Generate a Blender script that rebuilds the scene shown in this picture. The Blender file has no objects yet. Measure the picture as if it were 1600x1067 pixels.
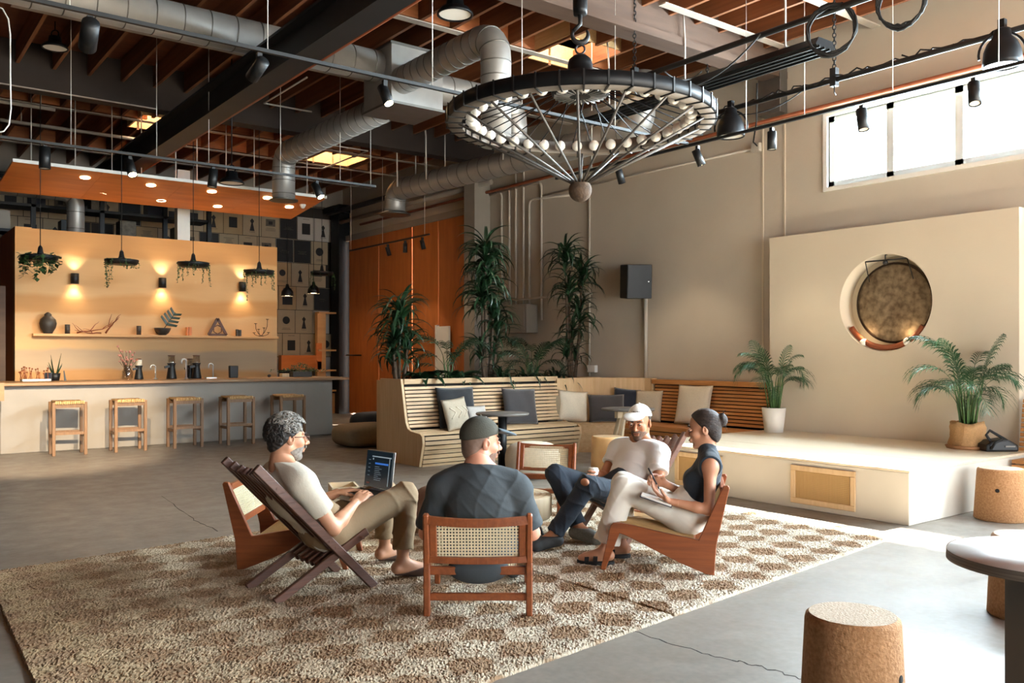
import bpy, math, random
import numpy as np
from mathutils import Vector, Matrix

sc = bpy.context.scene
COL = sc.collection
# ------------------------------------------------------------------ camera
F, HY, CH = 1360.0, 555.0, 1.45          # focal length in px, horizon row, lens height
FW = np.array([.6074, .7944]); RT = np.array([.7944, -.6074])
cd = bpy.data.cameras.new('camera'); cam = bpy.data.objects.new('camera', cd); COL.objects.link(cam)
cd.sensor_width = 36; cd.lens = F / 1600 * 36; cd.shift_y = (HY - 533.5) / 1600
cd.clip_start = .05; cd.clip_end = 300
cam.location = (0, 0, CH); cam.rotation_euler = (math.pi / 2, 0, -math.asin(.6074))
sc.camera = cam
# ------------------------------------------------------------------ sky, sun, exposure
SKY = 5.0
w = bpy.data.worlds.new('sky'); sc.world = w; w.use_nodes = True
wn = w.node_tree.nodes; wl = w.node_tree.links
bg = wn['Background']; bg.inputs[0].default_value = (.82, .92, 1.0, 1); bg.inputs[1].default_value = SKY
sd = bpy.data.lights.new('sun', 'SUN'); sd.energy = 75; sd.angle = math.radians(1.2); sd.color = (1, .93, .82)
sun = bpy.data.objects.new('sun', sd); COL.objects.link(sun)
sun.rotation_euler = Vector((1, -.06, 1.22)).to_track_quat('Z', 'Y').to_euler()
sc.view_settings.view_transform = 'Standard'; sc.view_settings.look = 'None'
sc.view_settings.gamma = 1; sc.view_settings.use_curve_mapping = False
sc.view_settings.exposure = 1.2
def area(name, loc, target, sx, sy, power, color):
    l = bpy.data.lights.new(name, 'AREA'); l.shape = 'RECTANGLE'; l.size = sx; l.size_y = sy
    l.energy = power; l.color = color
    o = bpy.data.objects.new(name, l); COL.objects.link(o); o.location = loc
    o.rotation_euler = (Vector(loc) - Vector(target)).to_track_quat('Z', 'Y').to_euler()
    return o
# daylight entering by the high window and by the open roll-up door and shop windows behind the photographer
area('daylight_high_window', (10.32, 1.5, 4.05), (8.0, 1.5, 3.3), 9.6, .9, 2300, (.80, .91, 1))
area('daylight_street_front', (4.2, -6.3, 2.1), (4.4, 6, 1.2), 7.0, 3.4, 110, (1, .95, .88))
area('daylight_side_door', (10.25, -2.9, 1.6), (4, 2.5, .6), 4.2, 2.8, 150, (.62, .83, 1))
sc.cycles.use_denoising = True
sc.cycles.max_bounces = 8; sc.cycles.diffuse_bounces = 5; sc.cycles.glossy_bounces = 4
sc.cycles.transparent_max_bounces = 12; sc.cycles.sample_clamp_indirect = 8
sc.cycles.caustics_reflective = False; sc.cycles.caustics_refractive = False

# ------------------------------------------------------------------ helpers
R = random.Random(11)
def ray(px, py):
    l = (px - 800) / F; d = FW + RT * l
    return np.array([d[0], d[1], (HY - py) / F])
EYE = np.array([0, 0, CH])
def AZ(px, py, z=0.): r = ray(px, py); return Vector(EYE + r * ((z - CH) / r[2]))
def AX(px, py, X): r = ray(px, py); return Vector(EYE + r * (X / r[0]))
def AY(px, py, Y): r = ray(px, py); return Vector(EYE + r * (Y / r[1]))
def AD(px, py, D): return Vector(EYE + ray(px, py) * D)
V = Vector

def hexc(h):
    h = h.lstrip('#'); o = []
    for i in (0, 2, 4):
        c = int(h[i:i + 2], 16) / 255
        o.append(c / 12.92 if c <= .04045 else ((c + .055) / 1.055) ** 2.4)
    return tuple(o) + (1,)

MATS = {}
def mat(name, col, rough=.6, metal=0., var=.12, scale=6., stretch=(1, 1, 1), bump=0., bscale=60., rnd=0.,
        col2=None, contrast=.5, coat=0., spec=.5, emit=None, estr=0., sheen=0., trans=0., det=4):
    m = bpy.data.materials.new(name); m.use_nodes = True; MATS[name] = m
    nt = m.node_tree; n = nt.nodes; L = nt.links; b = n['Principled BSDF']
    c1 = hexc(col) if isinstance(col, str) else tuple(col) + (1,)
    c2 = (hexc(col2) if isinstance(col2, str) else c1)
    if col2 is None:
        c1b = tuple(min(1, x * (1 + var)) for x in c1[:3]) + (1,); c2 = tuple(x * (1 - var) for x in c1[:3]) + (1,); c1 = c1b
    tc = n.new('ShaderNodeTexCoord'); mp = n.new('ShaderNodeMapping'); mp.inputs['Scale'].default_value = stretch
    L.new(tc.outputs['Object'], mp.inputs[0])
    oi = n.new('ShaderNodeObjectInfo')
    if rnd > 0:
        mu = n.new('ShaderNodeVectorMath'); mu.operation = 'MULTIPLY_ADD'
        L.new(oi.outputs['Random'], mu.inputs[0]); mu.inputs[1].default_value = (37, 17, 23)
        L.new(mp.outputs[0], mu.inputs[2]); src = mu.outputs[0]
    else: src = mp.outputs[0]
    no = n.new('ShaderNodeTexNoise'); no.inputs['Scale'].default_value = scale; no.inputs['Detail'].default_value = det
    L.new(src, no.inputs['Vector'])
    mr = n.new('ShaderNodeMapRange'); mr.inputs[1].default_value = .5 - contrast / 2; mr.inputs[2].default_value = .5 + contrast / 2
    L.new(no.outputs['Fac'], mr.inputs[0])
    mx = n.new('ShaderNodeMix'); mx.data_type = 'RGBA'; mx.inputs[6].default_value = c2; mx.inputs[7].default_value = c1
    L.new(mr.outputs[0], mx.inputs[0]); out = mx.outputs[2]
    if rnd > 0:
        hs = n.new('ShaderNodeHueSaturation'); r2 = n.new('ShaderNodeMapRange')
        r2.inputs[3].default_value = 1 - rnd; r2.inputs[4].default_value = 1 + rnd
        L.new(oi.outputs['Random'], r2.inputs[0]); L.new(r2.outputs[0], hs.inputs['Value'])
        L.new(out, hs.inputs['Color']); out = hs.outputs[0]
    L.new(out, b.inputs['Base Color'])
    b.inputs['Roughness'].default_value = rough; b.inputs['Metallic'].default_value = metal
    b.inputs['Coat Weight'].default_value = coat; b.inputs['Specular IOR Level'].default_value = spec
    b.inputs['Sheen Weight'].default_value = sheen; b.inputs['Transmission Weight'].default_value = trans
    if bump > 0:
        nb = n.new('ShaderNodeTexNoise'); nb.inputs['Scale'].default_value = bscale; nb.inputs['Detail'].default_value = 3
        L.new(src, nb.inputs['Vector']); bp = n.new('ShaderNodeBump'); bp.inputs['Strength'].default_value = bump
        bp.inputs['Distance'].default_value = .01
        L.new(nb.outputs['Fac'], bp.inputs['Height']); L.new(bp.outputs[0], b.inputs['Normal'])
    if emit:
        b.inputs['Emission Color'].default_value = hexc(emit); b.inputs['Emission Strength'].default_value = estr
    return m
def wood(name, c1, c2, axis=0, rough=.55, scale=3., rnd=.12, bump=.15, coat=0., k=14):
    st = [k, k, k]; st[axis] = 1.0
    return mat(name, c1, rough, col2=c2, scale=scale, stretch=tuple(st), rnd=rnd, bump=bump, bscale=scale * 2, contrast=.6, coat=coat, det=6)

def proto(mb, name, m):
    """mesh data in local coordinates, for children that share it"""
    o = mb.build(name, m); d = o.data; d.transform(Matrix.Translation(o.location)); bpy.data.objects.remove(o); return d
class MB:
    """collects shapes and links them as one mesh object"""
    def __init__(s): s.v = []; s.f = []; s.sm = []; s.mi = []; s.m = 0
    def add(s, vs, fs, smooth=False):
        o = len(s.v); s.v += [tuple(x) for x in vs]
        s.f += [tuple(i + o for i in f) for f in fs]; s.sm += [smooth] * len(fs); s.mi += [s.m] * len(fs); return s
    def box(s, lo, hi):
        x0, y0, z0 = lo; x1, y1, z1 = hi
        return s.add([(x0, y0, z0), (x1, y0, z0), (x1, y1, z0), (x0, y1, z0), (x0, y0, z1), (x1, y0, z1), (x1, y1, z1), (x0, y1, z1)],
                     [(0, 3, 2, 1), (4, 5, 6, 7), (0, 1, 5, 4), (1, 2, 6, 5), (2, 3, 7, 6), (3, 0, 4, 7)])
    def obox(s, c, ux, uy, uz, sx, sy, sz):
        c = V(c); ux, uy, uz = V(ux), V(uy), V(uz); p = []
        for dz in (-.5, .5):
            for dx, dy in ((-.5, -.5), (.5, -.5), (.5, .5), (-.5, .5)):
                p.append(c + ux * (dx * sx) + uy * (dy * sy) + uz * (dz * sz))
        return s.add(p, [(0, 3, 2, 1), (4, 5, 6, 7), (0, 1, 5, 4), (1, 2, 6, 5), (2, 3, 7, 6), (3, 0, 4, 7)])
    def bar(s, a, b, w, h, up=(0, 0, 1), taper=1.):
        a, b = V(a), V(b); d = (b - a).normalized(); up = V(up)
        x = d.cross(up)
        if x.length < 1e-4: x = d.cross(V((1, 0, 0)))
        x.normalize(); z = x.cross(d).normalized(); p = []
        for q, k in ((a, 1), (b, taper)):
            for i, j in ((-.5, -.5), (.5, -.5), (.5, .5), (-.5, .5)): p.append(q + x * (i * w * k) + z * (j * h * k))
        return s.add(p, [(0, 3, 2, 1), (4, 5, 6, 7), (0, 1, 5, 4), (1, 2, 6, 5), (2, 3, 7, 6), (3, 0, 4, 7)])
    def tube(s, pts, r, n=8, closed=False, smooth=True):
        pts = [V(p) for p in pts]; N = len(pts); rs = r if isinstance(r, (list, tuple)) else [r] * N
        vs = []; fs = []; prev = None
        for i, p in enumerate(pts):
            if closed: t = pts[(i + 1) % N] - pts[i - 1]
            else: t = pts[min(i + 1, N - 1)] - pts[max(i - 1, 0)]
            t.normalize()
            if prev is None:
                x = t.cross(V((0, 0, 1)));
                if x.length < 1e-3: x = t.cross(V((1, 0, 0)))
            else: x = prev - t * prev.dot(t)
            x.normalize(); y = t.cross(x); prev = x
            for k in range(n):
                a = 2 * math.pi * k / n; vs.append(p + (x * math.cos(a) + y * math.sin(a)) * rs[i])
        for i in range(N if closed else N - 1):
            j = (i + 1) % N
            for k in range(n):
                l = (k + 1) % n; fs.append((i * n + k, i * n + l, j * n + l, j * n + k))
        s.add(vs, fs, smooth)
        if not closed:
            o = len(s.v) - len(vs)
            s.f += [tuple(o + k for k in reversed(range(n))), tuple(o + (N - 1) * n + k for k in range(n))]
            s.sm += [False] * 2; s.mi += [s.m] * 2
        return s
    def lathe(s, prof, c=(0, 0, 0), n=32, axis=(0, 0, 1), smooth=True, cap=True, xa=None, squash=1.):
        c = V(c); ax = V(axis).normalized()
        x = V(xa).normalized() if xa else ax.orthogonal().normalized(); y = ax.cross(x)
        vs = []; fs = []
        for r, z in prof:
            for k in range(n):
                a = 2 * math.pi * k / n; vs.append(c + ax * z + (x * math.cos(a) + y * (math.sin(a) * squash)) * r)
        for i in range(len(prof) - 1):
            for k in range(n):
                l = (k + 1) % n; fs.append((i * n + k, i * n + l, (i + 1) * n + l, (i + 1) * n + k))
        s.add(vs, fs, smooth)
        if cap:
            o = len(s.v) - len(vs)
            for i, rev in ((0, True), (len(prof) - 1, False)):
                if prof[i][0] > 1e-5:
                    q = [o + i * n + k for k in range(n)]
                    s.f.append(tuple(reversed(q)) if rev else tuple(q)); s.sm.append(False); s.mi.append(s.m)
        return s
    def sphere(s, c, r, n=16, m=10, sq=(1, 1, 1)):
        vs = []; fs = []; c = V(c)
        for i in range(m + 1):
            t = math.pi * i / m
            for k in range(n):
                a = 2 * math.pi * k / n
                vs.append(c + V((math.sin(t) * math.cos(a) * r * sq[0], math.sin(t) * math.sin(a) * r * sq[1], -math.cos(t) * r * sq[2])))
        for i in range(m):
            for k in range(n):
                l = (k + 1) % n; fs.append((i * n + k, i * n + l, (i + 1) * n + l, (i + 1) * n + k))
        return s.add(vs, fs, True)
    def prism(s, poly, o, u, v, w, smooth=False):
        """polygon in (u,v) extruded along vector w (full vector)"""
        o, u, v, w = V(o), V(u), V(v), V(w); N = len(poly)
        a = [o + u * x + v * y for x, y in poly]; b = [p + w for p in a]
        return s.add(a + b, [tuple(reversed(range(N))), tuple(range(N, 2 * N))] + [(i, (i + 1) % N, N + (i + 1) % N, N + i) for i in range(N)], smooth)
    def build(s, name, m=None, parent=None, bevel=0., seg=1, fixn=True, sub=0):
        me = bpy.data.meshes.new(name)
        off = V((0, 0, 0)); p = parent
        while p is not None: off += p.location; p = p.parent
        o = bpy.data.objects.new(name, me); COL.objects.link(o)
        vs = np.array(s.v, dtype=float)
        if parent is None:
            lo, hi = vs.min(0), vs.max(0); off = V(((lo[0] + hi[0]) / 2, (lo[1] + hi[1]) / 2, lo[2])); o.location = off
        else: o.parent = parent
        vs = vs - np.array(off)
        me.from_pydata(vs.tolist(), [], s.f)
        me.polygons.foreach_set('use_smooth', s.sm)
        ms = m if isinstance(m, (list, tuple)) else [m]
        for x in ms:
            if x is not None: me.materials.append(x if not isinstance(x, str) else MATS[x])
        if len(ms) > 1: me.polygons.foreach_set('material_index', s.mi)
        if fixn:
            import bmesh
            bm = bmesh.new(); bm.from_mesh(me); bmesh.ops.recalc_face_normals(bm, faces=bm.faces); bm.to_mesh(me); bm.free()
        if bevel > 0:
            b = o.modifiers.new('bevel', 'BEVEL'); b.width = bevel; b.segments = seg; b.limit_method = 'ANGLE'; b.angle_limit = math.radians(50)
        if sub:
            b = o.modifiers.new('sub', 'SUBSURF'); b.levels = sub; b.render_levels = sub
        me.update(); return o

def tag(o, label, cat, group=None):
    o['label'] = label; o['category'] = cat
    if group: o['group'] = group
    return o
def thing(name, label, cat, loc=(0, 0, 0), group=None):
    o = bpy.data.objects.new(name, None); COL.objects.link(o); o.location = V(loc); o.empty_display_size = .1
    return tag(o, label, cat, group)
def struct(o): o['kind'] = 'structure'; return o
def stuff(o): o['kind'] = 'stuff'; return o
def copy_tree(o, parent=None, skip=()):
    c = o.copy(); COL.objects.link(c)
    if parent is not None: c.parent = parent
    for ch in o.children: copy_tree(ch, c)
    return c
def place(mesh_obj_or_data, name, parent, mtx):
    """a child that shares mesh data"""
    o = bpy.data.objects.new(name, mesh_obj_or_data); COL.objects.link(o); o.parent = parent; o.matrix_local = mtx; return o
def lerp(a, b, t): return a + (b - a) * t
def frame(origin, x, y, z):
    m = Matrix.Identity(4)
    for i, c in enumerate((x, y, z)):
        for j in range(3): m[j][i] = c[j]
    for j in range(3): m[j][3] = origin[j]
    return m
def arc(c, r, a0, a1, n, u, v):
    c, u, v = V(c), V(u), V(v)
    return [c + u * (r * math.cos(lerp(a0, a1, i / n))) + v * (r * math.sin(lerp(a0, a1, i / n))) for i in range(n + 1)]
def elbow(p0, p1, p2, r, n=6):
    """polyline p0-p1-p2 with the corner at p1 rounded"""
    p0, p1, p2 = V(p0), V(p1), V(p2); a = (p0 - p1).normalized(); b = (p2 - p1).normalized()
    q0 = p1 + a * r; q2 = p1 + b * r; out = [p0]
    for i in range(n + 1):
        t = i / n; out.append(q0 * (1 - t) ** 2 + p1 * (2 * t * (1 - t)) + q2 * t ** 2)
    return out + [p2]
# ------------------------------------------------------------------ materials
mat('plaster', '#bdb3a4', .85, var=.06, scale=1.1, bump=.25, bscale=9)
mat('plaster_panel', '#d0c4b0', .85, var=.05, scale=.9, bump=.2, bscale=6)
mat('stage_plaster', '#c3bbad', .75, var=.05, scale=2.2, bump=.15, bscale=8)
mat('dark_wall', '#2a2622', .8, var=.2, scale=2)
mat('grey_paint', '#8d857b', .7, var=.08, scale=3)
wood('ply', '#cfb18a', '#bb9a70', 2, .6, 2.2, .08)
wood('ply_x', '#d1b38b', '#b8966b', 0, .6, 2.2, .10)
wood('stage_top', '#dccfb8', '#cdbc9f', 1, .3, 2.2, .04)
wood('ply_y', '#d6b27f', '#bf9765', 1, .6, 2.2, .10)
wood('slat_x', '#d0b48d', '#a98862', 0, .6, 2.6, .14, k=20)
wood('slat_y', '#c98f55', '#a56c38', 1, .6, 2.6, .14, k=20)
wood('canopy_ply', '#e0853f', '#bf672b', 0, .5, 1.3, .05, k=5)
wood('bar_ply', '#d9ab70', '#c2905a', 0, .55, 1.0, .05, k=7)
wood('door_ply', '#bd6e33', '#a15826', 2, .5, 1.3, .07, k=6)
wood('joist', '#8c5734', '#653a20', 1, .7, 2.0, .18, k=10)
wood('block', '#a9683b', '#854a26', 0, .7, 2.0, .18, k=10)
wood('girder', '#574234', '#433126', 0, .75, 1.4, .05, k=9)
mat('girder_dark', '#2b211c', .8, var=.2, scale=3)
wood('deck', '#7a4527', '#5b3019', 0, .7, 1.0, 0, k=6)
mat('strip', '#a79e94', .6, var=.1)
wood('teak', '#985229', '#743a1c', 0, .42, 3, .06, k=12)
wood('walnut', '#6a4331', '#4a2c1f', 0, .5, 3, .12, k=14)
wood('stool_wood', '#8d6844', '#6f4e31', 2, .55, 4, .12, k=10)
wood('counter_wood', '#a87f56', '#8d6843', 0, .5, 1.5, .05, k=10)
wood('light_log', '#d7c4a4', '#c2aa86', 2, .6, 3, .05, k=7)
mat('concrete_counter', '#9c948a', .8, var=.09, scale=1.6, bump=.2, bscale=7)
mat('steel_dark', '#161719', .45, .6, var=.15)
mat('steel_beam', '#2c2c2d', .55, .5, var=.2, scale=2)
mat('black', '#0e0f10', .5, var=.1)
mat('black_rubber', '#141414', .75, var=.1)
mat('galv', '#a09d98', .45, .5, var=.14, scale=3, bump=.08, bscale=20)
mat('galv_seam', '#77746f', .45, .85, var=.1)
mat('rod', '#c8c4bc', .5, .3, var=.05)
mat('copper', '#8a4a2c', .5, .3, var=.15)
mat('conduit', '#b8b0a4', .6, var=.06)
mat('white_paint', '#e6e4de', .5, var=.03)
mat('frame_white', '#d4dbdb', .5, var=.03)
mat('cane', '#b8935f', .7, var=.12, scale=30)
mat('cane_light', '#dac9a6', .7, var=.1, scale=30)
mat('rope_seat', '#c09a68', .8, var=.18, scale=40, bump=.4, bscale=90)
mat('cork', '#b98a5e', .85, col2='#9a6c43', scale=70, contrast=.4, bump=.5, bscale=90)
mat('cork_top', '#c6b097', .85, col2='#a58c70', scale=90, contrast=.4, bump=.5, bscale=110)
mat('soil', '#1d1712', .95, var=.3, scale=30)
mat('leaf_dark', '#1d3a22', .38, col2='#10240f', scale=5, rnd=.25, contrast=.6)
mat('leaf_palm', '#2f5a33', .4, col2='#1b3d22', scale=5, rnd=.25, contrast=.6)
mat('leaf_vine', '#3a5c32', .45, col2='#22401f', scale=20, rnd=.2)
mat('trunk', '#5a4634', .85, col2='#37291d', scale=20, bump=.5)
mat('stem', '#4d6a38', .5, var=.2)
mat('fab_black', '#202226', .9, var=.1, scale=40, sheen=.3, bump=.3, bscale=200)
mat('fab_charcoal', '#3c393a', .9, var=.08, scale=60, sheen=.3, bump=.3, bscale=200)
mat('fab_navy', '#171d2b', .9, var=.1, scale=40, sheen=.3)
mat('fab_beige', '#b7aa94', .9, var=.08, scale=60, bump=.3, bscale=160)
mat('fab_cream', '#d8cdb8', .9, var=.06, scale=50, bump=.35, bscale=120)
mat('fab_grey', '#b8b4ae', .9, var=.06, scale=50, bump=.3, bscale=160)
mat('fab_taupe', '#8a7a62', .9, var=.08, scale=30, bump=.25, bscale=120)
mat('leather', '#6d4a3a', .5, col2='#4d3125', scale=7, bump=.2)
mat('white_glass', '#f4f2ea', .25, var=.01)
mat('bulb', '#e9e6de', .12, var=.01, coat=.6)
mat('burlap', '#b58c5e', .9, var=.15, scale=60, bump=.5, bscale=120)
mat('terracotta', '#a4754d', .8, var=.1)
mat('ceramic_white', '#e9e5dc', .35, var=.02)
mat('ceramic_dark', '#3b332c', .5, var=.2, scale=20, bump=.3)
mat('bronze', '#8a765c', .6, .25, col2='#57462f', scale=14, contrast=.35, bump=.4, bscale=16)
mat('bronze_rim', '#3b2c20', .4, .7, var=.15)
mat('paper', '#a3937a', .8, var=.05, scale=8)
mat('print_dark', '#1a1a1b', .7, var=.25, scale=12)
mat('print_mid', '#5a5348', .7, var=.4, scale=14)
mat('print_red', '#6b4a3a', .7, var=.2)
mat('sheet_tan', '#a58d6a', .8, var=.06)
mat('lamp_on', '#ffffff', .5, emit='#ffd9a0', estr=28)
mat('downlight_on', '#ffffff', .5, emit='#ffd7a2', estr=18)
mat('screen_dark', '#10171c', .25, var=.1, emit='#16232c', estr=.25)
mat('screen_blue', '#27508f', .3, emit='#2b5aa6', estr=.5)
mat('screen_line', '#7b8790', .3, emit='#8b98a0', estr=.35)
mat('silver', '#c9c9c8', .3, .8, var=.03)
mat('table_top', '#e6e1d8', .35, var=.05, scale=3)
mat('table_grey', '#6a645e', .5, var=.08)
mat('ply_edge', '#8d8072', .6, col2='#5d5247', scale=3, stretch=(1, 1, 60), contrast=.3)
# skin and cloth
mat('skin_a', '#c08a6a', .5, var=.06, scale=12)
mat('skin_b', '#cf9276', .5, var=.06, scale=12)
mat('skin_c', '#b67a58', .5, var=.06, scale=12)
mat('skin_d', '#b98263', .5, var=.05, scale=12)
mat('lip', '#9c5a4c', .5); mat('eye_white', '#e8e2da', .2); mat('iris', '#1d1510', .2)
mat('hair_grey', '#8d867c', .6, col2='#3b342d', scale=35, contrast=.5)
mat('hair_dark', '#2a211b', .55, col2='#140f0c', scale=30)
mat('hair_brown', '#3a281d', .55, col2='#160e0a', scale=26, stretch=(1, 1, 6), bump=.8, bscale=60)
mat('stubble', '#6d5344', .7, var=.2, scale=60)
mat('beard_grey', '#94897e', .75, col2='#60574f', scale=60)
mat('tee_beige', '#cbc2b0', .9, var=.04, scale=10, bump=.15, bscale=60)
mat('tee_white', '#e9e6e2', .9, var=.02, scale=10, bump=.1, bscale=60)
mat('tee_char', '#3b4043', .9, var=.05, scale=10, bump=.1, bscale=60)
mat('knit_navy', '#1c2833', .95, var=.1, scale=60, bump=.3, bscale=150, sheen=.2)
mat('khaki', '#93795a', .85, var=.06, scale=10, bump=.1, bscale=60)
mat('jean', '#2f3844', .9, col2='#1c222b', scale=9, contrast=.7, bump=.15, bscale=120)
mat('jean_blue', '#384c62', .9, col2='#27374a', scale=9, contrast=.7)
mat('trouser_cream', '#dcd4c6', .88, var=.03, scale=10)
mat('suede', '#4c3326', .85, var=.15, scale=30)
mat('shoe_dark', '#3a3b3c', .8, var=.15, scale=40)
mat('sole', '#1b1a19', .8, var=.1)
mat('cap_olive', '#3f3d33', .9, var=.06, scale=30, bump=.2, bscale=120)
mat('cap_brim', '#5d6a72', .9, var=.06, scale=30)
mat('cap_white', '#ece9e2', .9, var=.02, scale=30, bump=.1, bscale=120)
mat('cup_sleeve', '#3b2f2a', .8, var=.08)

# glass: clear pane with a faint reflection
def glass(name, tint=(.93, .97, .98), refl=.08):
    m = bpy.data.materials.new(name); m.use_nodes = True; MATS[name] = m
    nt = m.node_tree; n = nt.nodes; L = nt.links; n.clear()
    o = n.new('ShaderNodeOutputMaterial'); t = n.new('ShaderNodeBsdfTransparent'); g = n.new('ShaderNodeBsdfGlossy'); x = n.new('ShaderNodeMixShader')
    t.inputs[0].default_value = tint + (1,); g.inputs['Roughness'].default_value = .03; x.inputs[0].default_value = refl
    L.new(t.outputs[0], x.inputs[1]); L.new(g.outputs[0], x.inputs[2]); L.new(x.outputs[0], o.inputs[0])
glass('pane'); glass('vase_glass', (.9, .88, .84), .15)
m = bpy.data.materials.new('skylight_pane'); m.use_nodes = True; MATS['skylight_pane'] = m; m.node_tree.nodes.clear()
_o = m.node_tree.nodes.new('ShaderNodeOutputMaterial'); _t = m.node_tree.nodes.new('ShaderNodeBsdfTranslucent'); _t.inputs[0].default_value = (.75, .72, .66, 1)
m.node_tree.links.new(_t.outputs[0], _o.inputs[0])      # milky acrylic dome

# polished concrete
def concrete():
    m = mat('concrete', '#898076', .42, col2='#6e655b', scale=.8, contrast=.8, det=5, spec=.28)
    nt = m.node_tree; n = nt.nodes; L = nt.links; b = n['Principled BSDF']
    tc = n.new('ShaderNodeTexCoord'); a = n.new('ShaderNodeTexNoise'); a.inputs['Scale'].default_value = 5; a.inputs['Detail'].default_value = 8
    L.new(tc.outputs['Object'], a.inputs['Vector'])
    r = n.new('ShaderNodeMapRange'); r.inputs[1].default_value = .3; r.inputs[2].default_value = .7; r.inputs[3].default_value = .33; r.inputs[4].default_value = .5
    L.new(a.outputs['Fac'], r.inputs[0]); L.new(r.outputs[0], b.inputs['Roughness'])
    # fine pale and dark specks mixed over the colour
    c = b.inputs['Base Color'].links[0].from_socket
    s2 = n.new('ShaderNodeTexNoise'); s2.inputs['Scale'].default_value = 26; s2.inputs['Detail'].default_value = 6; L.new(tc.outputs['Object'], s2.inputs['Vector'])
    rr = n.new('ShaderNodeMapRange'); rr.inputs[1].default_value = .35; rr.inputs[2].default_value = .7; rr.inputs[3].default_value = .9; rr.inputs[4].default_value = 1.08
    L.new(s2.outputs['Fac'], rr.inputs[0])
    mm = n.new('ShaderNodeMix'); mm.data_type = 'RGBA'; mm.blend_type = 'MULTIPLY'; mm.inputs[0].default_value = 1
    L.new(c, mm.inputs[6]); L.new(rr.outputs[0], mm.inputs[7]); L.new(mm.outputs[2], b.inputs['Base Color'])
concrete()

# ------------------------------------------------------------------ the shell
XR, YB, XL, YF, ZC = 10.0, 20.4, -7.0, -6.0, 5.79
m = MB(); m.box((XL - .2, YF - .2, -.2), (XR + .2, YB + .2, 0)); floor = struct(m.build('floor', 'concrete'))
m = MB(); m.box((XR + .2, -14, -.2), (XR + 14, 30, -.02)); m.box((XL - 2, YF - 14, -.2), (XR + .2, YF - .2, -.02))
struct(m.build('ground', 'stage_plaster'))
# right wall: high ribbon window (Y -3.4..6.4, z 3.6..4.5) and a doorway far back
WY0, WY1, WZ0, WZ1 = -3.44, 6.40, 3.60, 4.50
DY0, DY1, DZ = 14.46, 19.57, 4.28
m = MB()
T = .10
m.box((XR, -.6, 0), (XR + T, DY0, WZ0)); m.box((XR, YF - .2, 0), (XR + T, -5.2, WZ0)); m.box((XR, -5.2, 3.05), (XR + T, -.6, WZ0)); m.box((XR, YF - .2, WZ1), (XR + T, DY0, 6.3))
m.box((XR, YF - .2, WZ0), (XR + T, WY0, WZ1)); m.box((XR, WY1, WZ0), (XR + T, DY0, WZ1))
m.box((XR, DY0, DZ), (XR + T, DY1, 6.3)); m.box((XR, DY1, 0), (XR + T, YB + .2, 6.3))
struct(m.build('wall_right', 'plaster'))
m = MB(); m.box((XL - .2, YB, 0), (XR + T, YB + .2, 6.3)); wall_back = struct(m.build('wall_back', 'dark_wall'))
m = MB(); m.box((XL - .2, YF - .2, 0), (XL, YB + .2, 6.3)); struct(m.build('wall_left', 'dark_wall'))
m = MB(); m.box((XL - .2, YF - .2, 0), (.4, YF, 6.3)); m.box((8.4, YF - .2, 0), (XR, YF, 6.3)); m.box((.4, YF - .2, 4.0), (8.4, YF, 6.3))
struct(m.build('wall_front', 'dark_wall'))
# ceiling deck with skylight holes
SK = [(7.76, 8.80), (8.05, 16.5), (4.45, 15.9), (1.3, 8.8)]; SH = .47
xs = sorted({XL, XR + T} | {x - SH for x, y in SK} | {x + SH for x, y in SK}); ys = sorted({YF - .2, YB + .2} | {y - SH for x, y in SK} | {y + SH for x, y in SK})
m = MB()
for a, b in zip(xs, xs[1:]):
    for c, d in zip(ys, ys[1:]):
        mx, my = (a + b) / 2, (c + d) / 2
        if any(abs(mx - x) < SH and abs(my - y) < SH for x, y in SK): continue
        m.box((a, c, ZC), (b, d, ZC + .12))
ceiling = struct(m.build('ceiling', 'deck'))
# joists along Y, blocking and pale strips along X, heavy girders along X
GY = [.55, 7.15, 13.75, 20.25]; GB = 5.15
bx = MB(); bx.box((-.022, -.5, 0), (.022, .5, .30)); jd = proto(bx, 'joist', 'joist')
bays = [(YF, GY[0] - .1), (GY[0] + .1, GY[1] - .1), (GY[1] + .1, GY[2] - .1), (GY[2] + .1, GY[3] - .1)]
cl = ceiling.location
JX = [-2.2 + .452 * i for i in range(27)]
def in_sky(x, y0, y1):
    for sx, sy in SK:
        if abs(x - sx) < SH - .05 and y0 < sy + SH and y1 > sy - SH: return (sy - SH, sy + SH)
    return None
for bi, (y0, y1) in enumerate(bays):
    for x in JX:
        if bi == 0 and x < 3: continue
        segs = [(y0, y1)]; h = in_sky(x, y0, y1)
        if h: segs = [(y0, h[0]), (h[1], y1)]
        for a, b in segs:
            M = Matrix.Translation(V((x, (a + b) / 2, 5.47)) - cl) @ Matrix.Diagonal((1, b - a, 1, 1)); place(jd, 'joist', ceiling, M)
bx = MB(); bx.box((-.204, -.02, 0), (.204, .02, .27)); bd = proto(bx, 'blocking', 'block')
for by, xa in ((5.75, 4.), (3.4, 5.), (9.02, 3.), (11.4, 1.5), (15.7, 1.0), (17.1, 5.), (18.7, 0.)):
    for x in JX[:-1]:
        if x < xa: continue
        xm = x + .226
        if any(abs(xm - sx) < SH and abs(by - sy) < SH for sx, sy in SK): continue
        place(bd, 'blocking', ceiling, Matrix.Translation(V((xm, by, 5.50)) - cl))
    m = MB(); m.box((xa, by - .055, 5.455), (XR, by + .055, 5.47)); m.build('bridging_strip', 'strip', ceiling)
m = MB(); m.box((7.4, 6.80, 5.455), (XR, 6.91, 5.47)); m.build('bridging_strip', 'strip', ceiling)
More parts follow.
